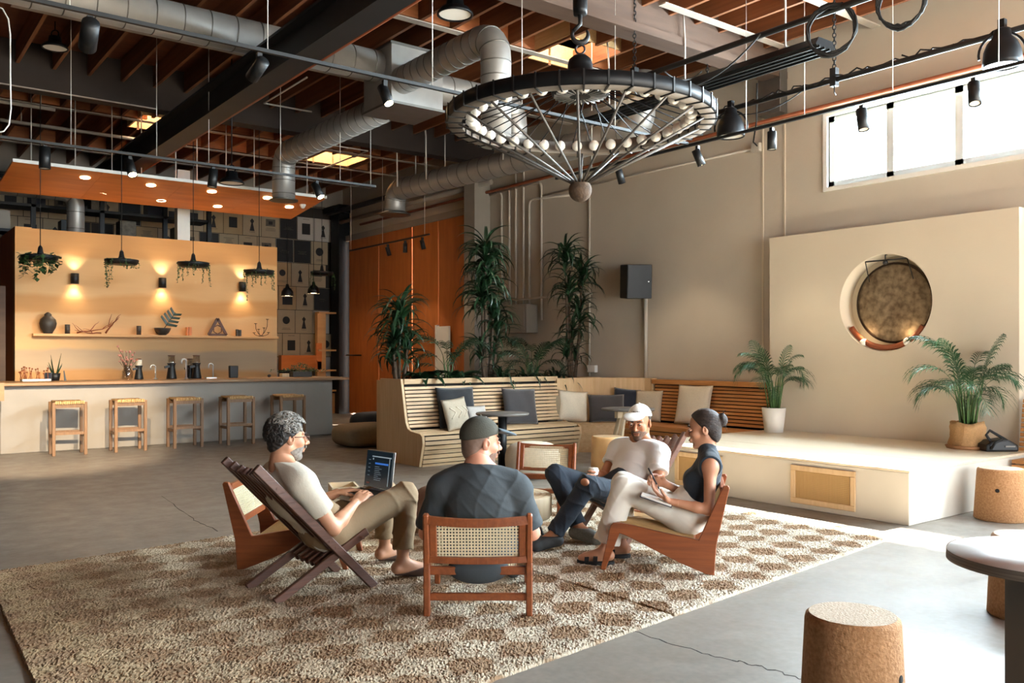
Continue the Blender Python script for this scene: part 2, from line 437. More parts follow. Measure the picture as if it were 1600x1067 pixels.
for i, gy in enumerate(GY):
    m = MB(); m.box((XL, gy - .1, GB), (XR, gy + .1, ZC)); m.box((XL, gy - .14, GB - .004), (XR, gy + .14, GB + .09))
    g = struct(m.build('trim_%d' % (i + 1), 'girder_dark' if i == 2 else ('grey_paint' if i == 3 else 'girder')))
# pale nosing under the dark girder
m = MB(); m.box((XL, 13.6, 5.135), (3.7, 13.63, 5.15)); struct(m.build('trim_5', 'strip'))
# skylight wells and panes
for i, (x, y) in enumerate(SK):
    m = MB()
    for a, b in (((x - SH - .03, y - SH - .03), (x - SH, y + SH + .03)), ((x + SH, y - SH - .03), (x + SH + .03, y + SH + .03)),
                 ((x - SH, y - SH - .03), (x + SH, y - SH)), ((x - SH, y + SH), (x + SH, y + SH + .03))):
        m.box((a[0], a[1], 5.5), (b[0], b[1], 6.4))
    k = struct(m.build('window_%d' % (i + 2), 'ply_y'))
    m = MB(); m.box((x - SH, y - SH, 6.34), (x + SH, y + SH, 6.36)); m.build('pane', 'skylight_pane', k)
# ribbon window: frame, mullions, panes
m = MB(); fz = .07
m.box((XR + .02, WY0, WZ0), (XR + .12, WY1, WZ0 + fz)); m.box((XR + .02, WY0, WZ1 - fz), (XR + .12, WY1, WZ1))
m.box((XR + .02, WY1 - fz, WZ0), (XR + .12, WY1, WZ1)); m.box((XR + .02, WY0, WZ0), (XR + .12, WY0 + fz, WZ1))
win = struct(m.build('window_1', 'frame_white'))
m = MB(); m.box((XR - .03, WY0 - .06, WZ0 - .05), (XR + .02, WY1 + .06, WZ0)); m.box((XR - .03, WY0 - .06, WZ1), (XR + .02, WY1 + .06, WZ1 + .05))
m.box((XR - .03, WY1, WZ0), (XR + .02, WY1 + .06, WZ1)); m.build('casing', 'white_paint', win)
NP = 12; pw = (WY1 - WY0) / NP
for i in range(NP):
    a = WY0 + i * pw
    m = MB(); m.box((XR + .06, a + .02, WZ0 + fz), (XR + .066, a + pw - .02, WZ1 - fz)); m.build('pane', 'pane', win)
    if i:
        m = MB(); m.box((XR + .02, a - .045, WZ0), (XR + .1, a + .045, WZ1)); m.build('mullion', 'frame_white', win)
# doorway behind: two tall sliding plywood leaves hung on a rail
m = MB(); m.box((9.99, DY0 - .28, 0), (10.0, DY0, DZ + .25)); m.box((9.9, DY0 - .12, 0), (9.99, DY0 - .02, DZ + .1))
m.box((9.88, DY0 - .1, DZ), (9.99, DY1 + .6, DZ + .14)); dr = struct(m.build('door_1', 'grey_paint'))
for a, b, xx in ((DY0 - .02, DY0 + 2.1, 9.90), (DY0 + 2.12, DY1 + .02, 9.90)):
    n = max(1, round((b - a) / 1.25)); st = (b - a) / n
    for k in range(n):
        m = MB(); m.box((xx, a + k * st + .004, .035), (xx + .06, a + (k + 1) * st - .004, DZ)); m.build('door_panel', 'door_ply', dr, bevel=.004)
m = MB(); m.tube([(9.87, 18.9, 1.45), (9.8, 18.9, 1.45), (9.8, 19.55, 1.45)], .018); m.build('door_handle', 'black', dr)
# small lit hatch standing open beside the doors
m = MB(); m.box((9.80, 14.95, .9), (9.84, 15.42, 2.05)); m.box((9.79, 15.40, .88), (9.86, 15.46, 2.08)); m.build('hatch', 'white_paint', dr)
# columns
for cx0, cx1, cy in ((9.62, 9.99, 13.95), ):
    m = MB(); m.box((cx0, cy - .18, 0), (cx1, cy + .18, GB))
    m.box((cx0 - .05, cy - .2, GB - .35), (cx1, cy + .2, GB - .3))
    struct(m.build('trim_6', 'grey_paint'))
m = MB(); m.box((9.7, 19.75, 0), (9.99, 20.2, 5.2)); m.box((9.55, 19.7, 5.0), (9.99, 20.3, 5.15)); struct(m.build('trim_7', 'steel_dark'))
# steel I-beam running the length of the room under the girders
m = MB(); m.box((3.74, -3, 4.6), (4.02, 20.2, 4.63)); m.box((3.865, -3, 4.63), (3.895, 20.2, 4.97)); m.box((3.74, -3, 4.97), (4.02, 20.2, 5.0))
struct(m.build('trim_8', 'steel_beam'))
m = MB(); m.tube([(4.16, -2, 4.72), (4.16, 20, 4.72)], .03); o = m.build('sprinkler_pipe', 'copper')
tag(o, 'copper coloured sprinkler pipe running beside the black steel beam', 'pipe')
# wall seams on the right wall and fire pipe along it
for px in (1192, 1226):
    p = AX(px, 300, XR - .005); m = MB(); m.box((XR - .012, p.y - .012, .9), (XR - .001, p.y + .012, 5.2)); struct(m.build('trim_%d' % (9 + (px > 1200)), 'plaster_panel'))
# cracks in the concrete
def crack(pts, wd):
    m = MB(); P = [AZ(x, y, .0) for x, y in pts]; Q = []
    for a, b in zip(P, P[1:]):
        for k in range(8):
            t = k / 8; p = a.lerp(b, t); Q.append(p + V((R.uniform(-1, 1), R.uniform(-1, 1), 0)) * .014)
    Q.append(P[-1])
    for a, b in zip(Q, Q[1:]):
        ww = wd * R.uniform(.5, 1.3); m.bar(a + V((0, 0, .0008)), b + V((0, 0, .0008)), ww, .001)
    m.build('floor_crack', 'soil', floor)
crack([(985, 985), (1080, 1015), (1145, 1032), (1190, 1042), (1270, 1066)], .006)
crack([(755, 838), (640, 800)], .004)
crack([(255, 775), (300, 810), (340, 830)], .006)
# ------------------------------------------------------------------ ducts
def duct(name, label, path, r, parent=None, seams=.3):
    m = MB(); m.tube(path, r, 24); o = m.build(name, 'galv', parent)
    s = MB(); acc = 0; P = [V(p) for p in path]
    for a, b in zip(P, P[1:]):
        L = (b - a).length; d = (b - a).normalized(); t = seams - acc
        while t < L:
            q = a + d * t; s = MB(); s.tube([q - d * .006, q + d * .006], r + .006, 24); s.build('seam', 'galv_seam', o if parent is None else parent); t += seams
        acc = (acc + L) % seams
    return o
vd = thing('ventilation_duct', 'galvanised duct run with square plenum box under the ceiling', 'duct', (5.9, 10.1, 5.0))
m = MB(); m.box((5.52, 9.75, 4.68), (6.3, 10.5, 5.45)); m.build('plenum_box', 'galv', vd, bevel=.006)
for z in (4.672, 5.43): m = MB(); m.box((5.50, 9.73, z), (6.32, 10.52, z + .03)); m.build('plenum_flange', 'galv_seam', vd)
duct('main_duct', '', [(-6.9, 10.1, 5.22), (5.53, 10.1, 5.22)], .2, vd)
duct('side_duct', '', [(6.29, 10.1, 5.1)] + elbow((6.4, 10.1, 5.1), (7.75, 10.1, 5.1), (7.75, 10.1, 4.45), .3), .2, vd)
duct('front_duct', '', elbow((5.68, 9.76, 4.98), (5.68, 7.72, 4.98), (5.68, 7.72, 3.75), .3), .17, vd, .16)
duct('rear_duct', '', elbow((5.9, 10.49, 4.86), (5.9, 14.1, 4.86), (5.9, 14.1, 4.08), .28), .19, vd, .22)
m = MB(); m.lathe([(.19, 0), (.24, -.01), (.24, -.03), (.19, -.03)], (5.9, 14.1, 4.1), 24); m.build('outlet_collar', 'galv_seam', vd)
m = MB()
for x in (-1, 1.2, 2.6): m.tube([(x, 10.1, 5.42), (x, 10.1, 6)], .01, 6)
m.bar((2.5, 9.85, 5.45), (2.5, 10.35, 5.45), .05, .02); m.build('hanger_strap', 'rod', vd)
wd = thing('wall_duct', 'long galvanised duct with flared mouth hanging by the right wall', 'duct', (8.6, 11.5, 4.6))
duct('duct_run', '', elbow((8.4, 14.7, 4.18), (8.4, 14.7, 4.62), (8.84, 9.0, 4.62), .25)[:-1] + elbow((8.8, 9.6, 4.62), (8.86, 8.6, 4.62), (8.86, 8.6, 5.4), .3)[1:], .2, wd, .28)
m = MB(); m.lathe([(.2, .03), (.3, -.02), (.3, -.04), (.19, -.03)], (8.4, 14.7, 4.19), 24); m.build('flared_mouth', 'galv_seam', wd)
m = MB()
for x, y in ((8.42, 14.3), (8.5, 13.4), (8.66, 11.3)): m.tube([(x - .2, y, 4.62), (x - .21, y, 5.4), (x - .25, y, 5.79)], .014, 6); m.tube([(x + .2, y, 4.62), (x + .2, y, 5.79)], .012, 6)
m.build('hanger_rod', 'rod', wd)
bd_ = thing('bar_duct', 'small bent silver duct above the plywood bar wall, far left', 'duct', (2.3, 17.4, 4.1))
duct('duct_run', '', elbow((-1.5, 17.6, 4.42), (3.35, 17.6, 4.42), (3.35, 17.6, 3.2), .25), .15, bd_, .3)
# ------------------------------------------------------------------ wheel chandelier
CC = V((4.42, 4.93, 3.19))
ch = thing('wheel_chandelier', 'huge wagon-wheel chandelier with bulbs round its rim, over the seated group', 'chandelier', CC)
mat('spoke_metal', '#5c5752', .5, .4, var=.1); mat('rim_metal', '#8d857d', .6, .4, var=.15, scale=8)
m = MB(); m.lathe([(.90, .0), (1.0, 0), (1.003, .085), (.985, .10), (.90, .10), (.90, 0)], CC, 96, cap=False); m.build('rim', 'rim_metal', ch)
m = MB(); m.lathe([(1.002, .002), (1.016, .01), (1.016, .09), (1.002, .1)], CC, 96, cap=False); m.build('tyre_band', 'steel_dark', ch)
bx = MB(); bx.box((.895, -.006, -.008), (1.022, .006, .0)); bx.box((1.014, -.006, -.008), (1.022, .006, .1)); bx.box((.892, -.006, -.008), (.9, .006, .06))
tmp = bx.build('rim_clip', 'black'); cdm = tmp.data
cdm.transform(Matrix.Translation(tmp.location)); bpy.data.objects.remove(tmp)
for i in range(40): place(cdm, 'rim_clip', ch, Matrix.Rotation(2 * math.pi * (i + .5) / 40, 4, 'Z'))
bx = MB(); bx.lathe([(.016, 0), (.018, .03), (.02, .035)], (0, 0, 0), 12); so = bx.build('x', 'steel_dark'); sod = so.data; sod.transform(Matrix.Translation(so.location)); bpy.data.objects.remove(so)
bx = MB(); bx.sphere((0, 0, .075), .045, 14, 10); bx.lathe([(.02, .03), (.03, .045)], (0, 0, 0), 14); bo = bx.build('x', 'bulb'); bod = bo.data; bod.transform(Matrix.Translation(bo.location)); bpy.data.objects.remove(bo)
for i in range(36):
    a = 2 * math.pi * i / 36; rd = V((math.cos(a), math.sin(a), 0)); z = -rd; y = V((0, 0, 1)); x = y.cross(z)
    M = frame(rd * .9 + V((0, 0, .045)), x, y, z)
    b = place(bod, 'bulb', ch, M); place(sod, 'bulb_socket', b, Matrix.Identity(4))
m = MB(); m.sphere(CC + V((0, 0, -.49)), .088, 24, 16); m.build('bottom_ball', 'trunk', ch)
n_s = 18
for i in range(n_s):
    a = 2 * math.pi * (i + .35) / n_s; a2 = a + (.5 if i % 2 else -.5)
    m = MB(); m.tube([CC + V((math.cos(a) * .92, math.sin(a) * .92, -.003)), CC + V((math.cos(a) * .05, math.sin(a) * .05, -.44))], .0092, 8); m.build('spoke', 'spoke_metal', ch)
    for a3 in (a + .45, a - .45):
        m = MB(); m.tube([CC + V((math.cos(a3) * .9, math.sin(a3) * .9, .04)), CC + V((math.cos(a) * .13, math.sin(a) * .13, .30))], .0045, 6); m.build('upper_spoke', 'steel_dark', ch)
m = MB(); m.lathe([(.0, .22), (.17, .22), (.215, .235), (.22, .26), (.19, .285), (.205, .30), (.19, .33), (.14, .345), (.145, .37), (.12, .40), (.095, .41), (.095, .46), (.085, .5), (.05, .53), (.02, .535), (0, .55)], CC, 40)
m.build('hub', 'steel_dark', ch)
m = MB()
for i in range(24):
    a = 2 * math.pi * i / 24; m.bar(CC + V((math.cos(a) * .08, math.sin(a) * .08, .225)), CC + V((math.cos(a) * .2, math.sin(a) * .2, .225)), .008, .02)
m.build('hub_fins', 'galv', ch)
h = CC + V((0, 0, .55)); m = MB()
m.tube(arc(h + V((0, 0, .03)), .035, 0, 2 * math.pi, 16, (.79, -.61, 0), (0, 0, 1)), .008, 8)
hk = arc(h + V((0, 0, .14)), .06, -3.6, .6, 18, (.79, -.61, 0), (0, 0, 1)); m.tube(hk, [.008 + .014 * math.sin(math.pi * i / 18) for i in range(19)], 8)
m.tube([hk[0], h + V((0, 0, .22)), h + V((0, 0, .3))], .016, 8); m.build('hook', 'steel_beam', ch)
m = MB(); m.lathe([(.0, .29), (.05, .29), (.055, .33), (.055, .47), (.03, .5), (.03, .56), (0, .56)], h, 16); m.build('hook_block', 'steel_dark', ch)
def chain(mb, a, b, link=.05, r=.005):
    a, b = V(a), V(b); d = (b - a).normalized(); n = int((b - a).length / (link * .72)); x = d.orthogonal().normalized(); y = d.cross(x)
    for i in range(n):
        c = a + d * (link * .72 * (i + .5)); e = x if i % 2 else y
        mb.tube([c + d * (link / 2 * math.cos(t)) + e * (link * .3 * math.sin(t)) for t in [2 * math.pi * k / 8 for k in range(8)]], r, 5, closed=True)
m = MB(); chain(m, h + V((0, 0, .56)), (CC.x, CC.y, 5.79), .07, .008); m.build('chain', 'steel_dark', ch)
m = MB(); m.box((CC.x - .3, CC.y - .06, 5.68), (CC.x + .3, CC.y + .06, 5.79)); m.build('ceiling_bar', 'steel_dark', ch)
# ------------------------------------------------------------------ lighting tracks with rods
def track(name, label, a, b, rods, w=.035, h=.03):
    t = thing(name, label, 'lighting track', (V(a) + V(b)) / 2)
    m = MB(); m.bar(a, b, w, h); m.build('track', 'black', t)
    for f in rods:
        p = V(a).lerp(V(b), f); m = MB(); m.tube([p, V((p.x, p.y, 5.79))], .0045, 6); m.build('hanging_rod', 'rod', t)
    return t
track('lighting_track', 'black lighting track crossing the room in front of the plenum box', (-4, 7.05, 4.0), (8.05, 7.05, 4.0), [.18, .31, .44, .565, .70, .79, .9])
track('lighting_track', 'black lighting track running along the right wall past the high window', (8.14, 2.0, 4.0), (8.14, 9.6, 4.0), [.06, .2, .33, .46, .56, .68, .9])
track('lighting_track', 'black lighting track hanging in front of the orange canopy', (-2, 11.7, 4.0), (6.35, 11.7, 4.0), [.36, .5, .62, .7, .82, .93, .99])
track('lighting_track', 'short black lighting track in front of the orange sliding doors', (8.8, 14.1, 3.75), (8.8, 17.4, 3.75), [.05, .55, .98], .03, .03)
def spot(label, p, aim, lit, size=1., power=35, cone=1.1):
    t = thing('track_spotlight', label, 'spotlight', p); p = V(p); d = V(aim).normalized()
    m = MB(); m.box((p.x - .02, p.y - .02, p.z - .07), (p.x + .02, p.y + .02, p.z - .015)); m.tube([p + V((0, 0, -.07)), p + V((0, 0, -.12))], .012, 8); m.build('bracket', 'black', t)
    c = p + V((0, 0, -.13)); a = c - d * .07 * size; b = c + d * .13 * size
    m = MB(); m.lathe([(.0, 0), (.048 * size, 0), (.05 * size, .2 * size), (.043 * size, .2 * size), (.04 * size, .185 * size)], a, 18, axis=d, cap=False); m.build('lamp_body', 'black', t)
    m = MB(); m.lathe([(0, 0), (.041 * size, 0)], b - d * .008, 18, axis=d, cap=False); m.build('lens', 'lamp_on' if lit else 'white_glass', t)
    if lit:
        l = bpy.data.lights.new('spot_beam', 'SPOT'); l.energy = power; l.spot_size = cone; l.spot_blend = .6; l.color = (1, .8, .55); l.shadow_soft_size = .04
        o = bpy.data.objects.new('spot_beam', l); COL.objects.link(o); o.parent = t; o.location = (b + d * .02) - p
        o.rotation_euler = (-d).to_track_quat('Z', 'Y').to_euler()
    return t
def onY(px, py, Y): return AY(px, py, Y)
zt = 3.985
def tx(px, Y, z=zt): q = AY(px, 300, Y); return (q.x, Y, z)      # on a track along X
def ty(px, X, z=zt): q = AX(px, 300, X); return (X, q.y, z)      # on a track along Y
spot('black spotlight on the front track beside the steel beam, turned to the bar', tx(405, 7.05), (-.12, 1, -.48), True, 1.1, 1300, .62)
spot('lit spotlight glowing below the front corner of the plenum box', tx(601, 7.05), (.1, -.5, -.9), True)
spot('black canister spotlight at the top left of the front track', tx(140, 7.05), (.1, 1, -.46), True, 1.3, 1100, .6)
spot('lit spotlight nearest the far end of the right wall track, beside the chandelier ball', ty(968, 8.14), (.5, .1, -1), True)
spot('lit tilted spotlight on the right wall track just right of the chandelier rim', ty(1090, 8.14), (.35, -.25, -1), True)
spot('spotlight hanging straight down on the right wall track left of the high window', ty(1206, 8.14), (0, 0, -1), False)
spot('spotlight silhouetted against the first pane of the high window', ty(1347, 8.14), (-.1, -.2, -1), False, 1.1)
spot('spotlight silhouetted against the third pane of the high window', ty(1522, 8.14), (-.3, -.2, -1), False, 1.1)
spot('lit spotlight above the canopy edge at the foot of the steel beam', tx(203, 11.7), (.1, -.5, -.85), True, 1.2, 25)
spot('unlit black spotlight above the canopy, next to the small bay lamp', tx(333, 11.7), (-.1, 0, -1), False, 1.2)
spot('bright lit spotlight at the right end of the canopy track', tx(495, 11.7), (.2, -.5, -.85), True, 1.2, 25)
spot('unlit black spotlight at the far left over the canopy', tx(70, 11.7), (0, 0, -1), False, 1.3)
spot('lit left spotlight on the short track before the orange doors', ty(606, 8.8, 3.735), (.4, .1, -1), True, .9, 18)
spot('unlit middle spotlight on the short track before the orange doors', ty(633, 8.8, 3.735), (0, 0, -1), False, .9)
spot('lit right spotlight on the short track before the orange doors', ty(660, 8.8, 3.735), (.3, 0, -1), True, .9, 18)
# ------------------------------------------------------------------ rigging pipes, chains, coils, heater
def pipe_rig(label, a, b, hoists, r=.03):
    t = thing('rigging_pipe', label, 'pipe', (V(a) + V(b)) / 2)
    m = MB(); m.tube([a, b], r, 12); m.build('pipe', 'black', t)
    for f in hoists:
        p = V(a).lerp(V(b), f); m = MB(); m.box((p.x - .035, p.y - .035, p.z - .07), (p.x + .035, p.y + .035, p.z + .13)); m.tube([p + V((0, 0, -.07)), p + V((0, 0, -.14)), p + V((.03, 0, -.16))], .008, 6); c = m.build('clamp', 'black', t)
        m = MB(); chain(m, p + V((0, 0, .13)), V((p.x, p.y, 5.79)), .06, .006); m.build('chain', 'steel_dark', c)
    return t
pipe_rig('thick black rigging pipe hung on chain above the heater, with cable coils', (7.15, 1.8, 4.6), (7.15, 8.2, 4.6), [.03, .82])
rig = pipe_rig('black rigging pipe wrapped with cables above the high window', (8.7, 1.8, 4.5), (8.7, 7.4, 4.5), [.30, .66, .98])
def sag(a, b, d, n=12):
    a, b = V(a), V(b); return [a.lerp(b, i / n) + V((0, 0, -d * 4 * (i / n) * (1 - i / n))) for i in range(n + 1)]
m = MB()
for i in range(4):
    y0 = 3.4 + i * .8; m.tube([(8.7 + .04 * math.sin(k * 1.3 + i), y0 + k * .1, 4.52 + .035 * math.cos(k * 1.9 + i)) for k in range(14)], .009, 6)
m.tube(sag((8.7, 5.9, 4.48), (8.7, 7.0, 4.48), .12), .007, 6); m.tube(sag((8.7, 6.9, 4.5), (8.72, 7.4, 4.5), .08), .01, 6)
m.build('wrapped_cable', 'black_rubber', rig)
def coil(label, c, r, n):
    t = MB()
    for i in range(n):
        e = R.uniform(-.015, .015); t.tube([V(c) + V((math.cos(a) * (r + e) * .35 + R.uniform(-.01, .01), -math.cos(a) * (r + e) * .85, math.sin(a) * (r + R.uniform(-.02, .02)) + e)) for a in [2 * math.pi * k / 22 for k in range(22)]], .009, 6, closed=True)
    return tag(t.build('cable_coil', 'black_rubber'), label, 'cable')
q = AX(1299, 47, 7.1); coil('coil of black cable hanging from the rigging pipe, left of two', q, .225, 8)
q = AX(1408, 5, 7.1); coil('coil of black cable at the top edge, right of two', q, .2, 9)
m = MB(); m.tube(sag((7.15, 6.9, 4.58), (7.12, 5.3, 4.6), .28), .009, 6); m.tube(sag((7.15, 6.6, 4.58), (7.9, 6.7, 4.75), .1), .008, 6)
tag(m.build('loose_cable', 'black_rubber'), 'black cable drooping from the rigging pipe to the cable coil', 'cable')
ht = thing('radiant_heater', 'long black ribbed strip heater hanging under the joists', 'heater', (7.95, 6.9, 4.6))
m = MB(); m.prism([(-.17, 0), (-.12, .08), (.12, .08), (.17, 0), (.15, -.02), (-.15, -.02)], (7.95, 5.12, 4.6), (1, 0, 0), (0, 0, 1), (0, 3.6, 0)); m.build('reflector', 'steel_dark', ht)
m = MB()
for k in range(4): m.box((7.81 + k * .09, 5.1, 4.565), (7.83 + k * .09, 8.74, 4.59))
m.build('rib', 'black', ht)
m = MB()
for y in (5.6, 7.0, 8.3): m.tube([(7.95, y, 4.68), (7.95, y, 5.2), (7.9, y, 5.74)], .012, 6); m.box((7.9, y - .05, 4.66), (8.0, y + .05, 4.72))
m.build('hanger', 'rod', ht)
def bay(label, c, s=1., ring=False, tilt=(0, 0, -1)):
    t = thing('bay_lamp', label, 'lamp', c); c = V(c)
    m = MB()
    if ring:
        m.lathe([(.04, .36), (.07, .34), (.08, .28), (.13, .22), (.16, .14), (.17, .04), (.165, 0), (.15, 0), (.15, .04), (.1, .1)], c, 28, cap=False)
    else:
        m.lathe([(.06, .2), (.09, .19), (.1, .1), (.16, .07), (.2, .02), (.2, 0), (.18, 0), (.17, .03)], c, 28, cap=False)
    for v in range(len(m.v)): x = V(m.v[v]) - c; m.v[v] = tuple(c + x * s)
    m.build('housing', 'steel_dark', t)
    m = MB(); m.lathe([(0, .012 * s), ((.15 if ring else .175) * s, .012 * s)], c, 28, cap=False); m.build('lens', 'white_glass', t)
    m = MB()
    if ring:
        m.tube(arc(c + V((0, 0, .12 * s)), .2 * s, -.2, math.pi + .2, 16, (.5, -.85, 0), (0, 0, 1)), .012 * s, 8); m.box(tuple(c + V((-.03, -.03, .32 * s))), tuple(c + V((.03, .03, .44 * s))))
    else: m.tube(arc(c + V((0, 0, .24 * s)), .06 * s, 0, 2 * math.pi, 14, (.79, -.61, 0), (0, 0, 1)), .009, 6); m.tube([c + V((0, 0, .3 * s)), V((c.x, c.y, 5.79))], .008, 6)
    m.build('yoke', 'steel_dark', t); return t
bay('dark bell shaped stage lamp hanging beside the chandelier rim', AX(1142, 214, 8.62), 1., True)
bay('large black bell shaped stage lamp hanging before the high window', AX(1566, 104, 8.6), 1., True)
bay('round black industrial bay lamp at top centre under the joists', AY(711, 24, 7.6), .95)
bay('small black bay lamp hanging over the canopy', AY(362, 287, 11.9), .85)
bay('dim black bay lamp lost in the dark joists at top left', AY(86, 76, 12.6), .8)
# copper pipe along the right wall, panel of junction boxes, conduits
m = MB(); m.tube([(9.9, 1.5, 4.62), (9.9, 13.4, 4.62), (9.9, 19, 4.62)], .03, 8); tag(m.build('fire_pipe', 'copper'), 'long copper pipe fixed high along the right wall', 'pipe')
m = MB(); m.tube([(9.88, 1.5, 4.54), (9.88, 9.5, 4.54)], .016, 8); tag(m.build('wall_conduit', 'white_paint'), 'thin white conduit under the copper pipe above the high window', 'conduit')
def bx_(x, y0, y1, z0, z1, name, m_, label, cat, d=.12):
    m = MB(); m.box((x - d, y0, z0), (x, y1, z1)); return tag(m.build(name, m_, bevel=.006), label, cat)
p = AX(1205, 140, 9.9); bx_(9.98, p.y - .2, p.y + .16, p.z - .35, p.z + .3, 'junction_box', 'galv_seam', 'tall grey metal junction box high on the right wall', 'box', .16)
p = AX(1183, 231, 9.98); bx_(9.99, p.y - .07, p.y + .07, p.z - .06, p.z + .06, 'socket_box', 'conduit', 'small pale socket box on the wall below the dangling cable', 'box', .06)
m = MB(); q = AX(1183, 228, 9.9); m.tube([AX(1183, 130, 9.4), AX(1182, 190, 9.6), AX(1177, 222, 9.8), q], .01, 6); tag(m.build('drop_cable', 'black_rubber'), 'black cable dropping to the small socket box', 'cable')
m = MB(); a = AX(1176, 233, 9.98); b = AX(845, 306, 9.98); m.tube([a, b], .016, 8); tag(m.build('wall_conduit', 'conduit'), 'sloping pale conduit from the socket box to behind the chandelier ball', 'conduit')
i = 0
for x0, yt, kx, lab in ((784, 300, 760, 'first vertical conduit right of the grey column'), (796, 292, 760, 'second vertical conduit right of the grey column'), (806, 282, 760, 'third vertical conduit right of the grey column, tallest of its bundle'),
                    (818, 262, 800, 'fourth vertical conduit right of the grey column'), (827, 312, 900, 'fifth vertical conduit right of the grey column, bending over to the right'), (846, 284, 760, 'sixth vertical conduit, bent over at its top to the left')):
    top = AX(x0, yt, 9.97); bot = AX(x0, 478 if i < 5 else 500, 9.97); side = AX(kx, yt - 8 if kx > x0 else yt + 12, 9.97)
    if abs(kx - 760) < 1: side = V((9.97, 13.75, top.z))
    m = MB(); m.tube(elbow(bot, V((9.97, top.y, top.z)), side if i not in (2, 3) else V((9.97, top.y + .02, top.z + .4)), .12 if i not in (2, 3) else .01), .022, 8)
    tag(m.build('conduit', 'conduit'), lab, 'conduit'); i += 1
p = AX(812, 475, 9.99); ep = thing('electrical_panel', 'grey steel electrical cabinet on the wall behind the tall plants', 'cabinet', (9.9, p.y, 1.9))
a, b = AX(787, 478, 9.86), AX(832, 520, 9.86)
m = MB(); m.box((9.72, b.y, b.z), (9.99, a.y, a.z + .0)); m.build('cabinet_body', 'grey_paint', ep, bevel=.01)
m = MB(); m.box((9.70, b.y + .05, b.z + .05), (9.72, a.y - .05, a.z - .05)); m.build('door', 'grey_paint', ep, bevel=.005)
m = MB(); zz = AX(812, 468, 9.97).z; m.tube([(9.95, 14.0, zz), (9.95, AX(925, 470, 9.95).y, zz)], .02, 8); tag(m.build('wall_conduit', 'conduit'), 'level conduit above the grey electrical cabinet', 'conduit')
for px, yt, yb, lab in ((921, 20, 575, 'long vertical conduit on the wall right of the plants'),):
    a, b = AX(px, 240, 9.97), AX(px, yb, 9.97); m = MB(); m.tube([(9.97, a.y, 1.1), (9.97, a.y, 4.5)], .018, 8); tag(m.build('wall_conduit', 'conduit'), lab, 'conduit')
p = AX(927, 576, 9.98); bx_(9.99, p.y - .1, p.y + .1, p.z - .06, p.z + .06, 'socket_box', 'white_paint', 'small white socket box at the foot of the conduit, right of the planter', 'box', .07)
# exposed pipes above the sliding doors
for k, (zz, rr, mt, lab) in enumerate(((4.75, .05, 'grey_paint', 'grey pipe just above the sliding doors, lower of two'), (5.0, .06, 'steel_dark', 'dark pipe high above the sliding doors, upper of two'))):
    m = MB(); m.tube([(9.75 - .1 * k, 13.4, zz), (9.75 - .1 * k, 20.2, zz)], rr, 10); tag(m.build('overhead_pipe', mt), lab, 'pipe')
# thin conduits under the joists
for k, (pts, lab) in enumerate(((((5.1, 14.3, 5.72), (5.1, 15.2, 5.7), (5.9, 15.2, 5.7)), 'thin bent conduit between beam and canopy under the joists'),
                     (((5.2, 11.6, 5.4), (5.2, 13.2, 5.4), (6.0, 13.2, 5.4)), 'thin bent conduit behind the plenum box under the joists'),
                     (((6.9, 14.3, 5.2), (7.6, 14.3, 5.2), (7.6, 16.2, 5.2), (6.9, 16.4, 5.2)), 'thin conduit looping beside the far skylight'))):
    m = MB(); m.tube(pts, .014, 6); tag(m.build('ceiling_conduit', 'rod'), lab, 'conduit')
m = MB(); m.tube([AY(-8, 8, 7.6), AY(4, 14, 7.6), AY(13, 30, 7.6), AY(16, 55, 7.6), AY(16, 120, 7.6), AY(17, 170, 7.6), AY(14, 195, 7.6), AY(6, 205, 7.6), AY(-8, 208, 7.6)], .006, 6)
tag(m.build('hanging_cable', 'rod'), 'pale cable hanging in a loop at the top left edge', 'cable')
m = MB(); m.tube([(2.0, 16.4, 5.3), (4.9, 16.4, 5.3)], .03, 8); m.tube([(-.5, 15.2, 5.3), (2.6, 15.2, 5.3)], .03, 8)
for x, y in ((2.3, 16.4), (4.6, 16.4), (0, 15.2), (2.4, 15.2)): m.tube([(x, y, 5.3), (x, y, 5.79)], .01, 6)
tag(m.build('ceiling_pipe', 'grey_paint'), 'grey pipes slung below the dark joists over the canopy', 'pipe')
# ------------------------------------------------------------------ gong wall panel with round niche
gc = V((9.72, 5.49, 2.07)); gr = .575
def hole_panel(x, y0, y1, z0, z1, c, r, depth, n=72):
    mb = MB(); an = [2 * math.pi * i / n for i in range(n)]
    an += [math.atan2(z - c.z, y - c.y) % (2 * math.pi) for y in (y0, y1) for z in (z0, z1)]; an = sorted(an)
    P = []; Q = []; S = []
    for a in an:
        dy, dz = math.cos(a), math.sin(a); P.append((x, c.y + dy * r, c.z + dz * r)); S.append((x + depth, c.y + dy * r * .97, c.z + dz * r * .97))
        t = min([(y1 - c.y) / dy if dy > 1e-9 else 1e9, (y0 - c.y) / dy if dy < -1e-9 else 1e9, (z1 - c.z) / dz if dz > 1e-9 else 1e9, (z0 - c.z) / dz if dz < -1e-9 else 1e9])
        Q.append((x, c.y + dy * t, c.z + dz * t))
    N = len(an); B = [(9.985, q[1], q[2]) for q in Q]
    mb.add(P + Q + S + B, [f for i in range(N) for j in [(i + 1) % N] for f in ((i, j, N + j, N + i), (i, j, 2 * N + j, 2 * N + i), (N + i, N + j, 3 * N + j, 3 * N + i))])
    for q in range(0, len(mb.f), 3): mb.sm[q + 1] = True
    mb.add(S, [tuple(range(N))]); return mb
gp = thing('niche_wall', 'tall plastered panel with a round niche behind the stage', 'wall panel', (9.85, 5.5, 0))
hole_panel(9.72, 4.0, 7.09, 0, 3.0, gc, gr, .24).build('panel_slab', 'plaster_panel', gp)
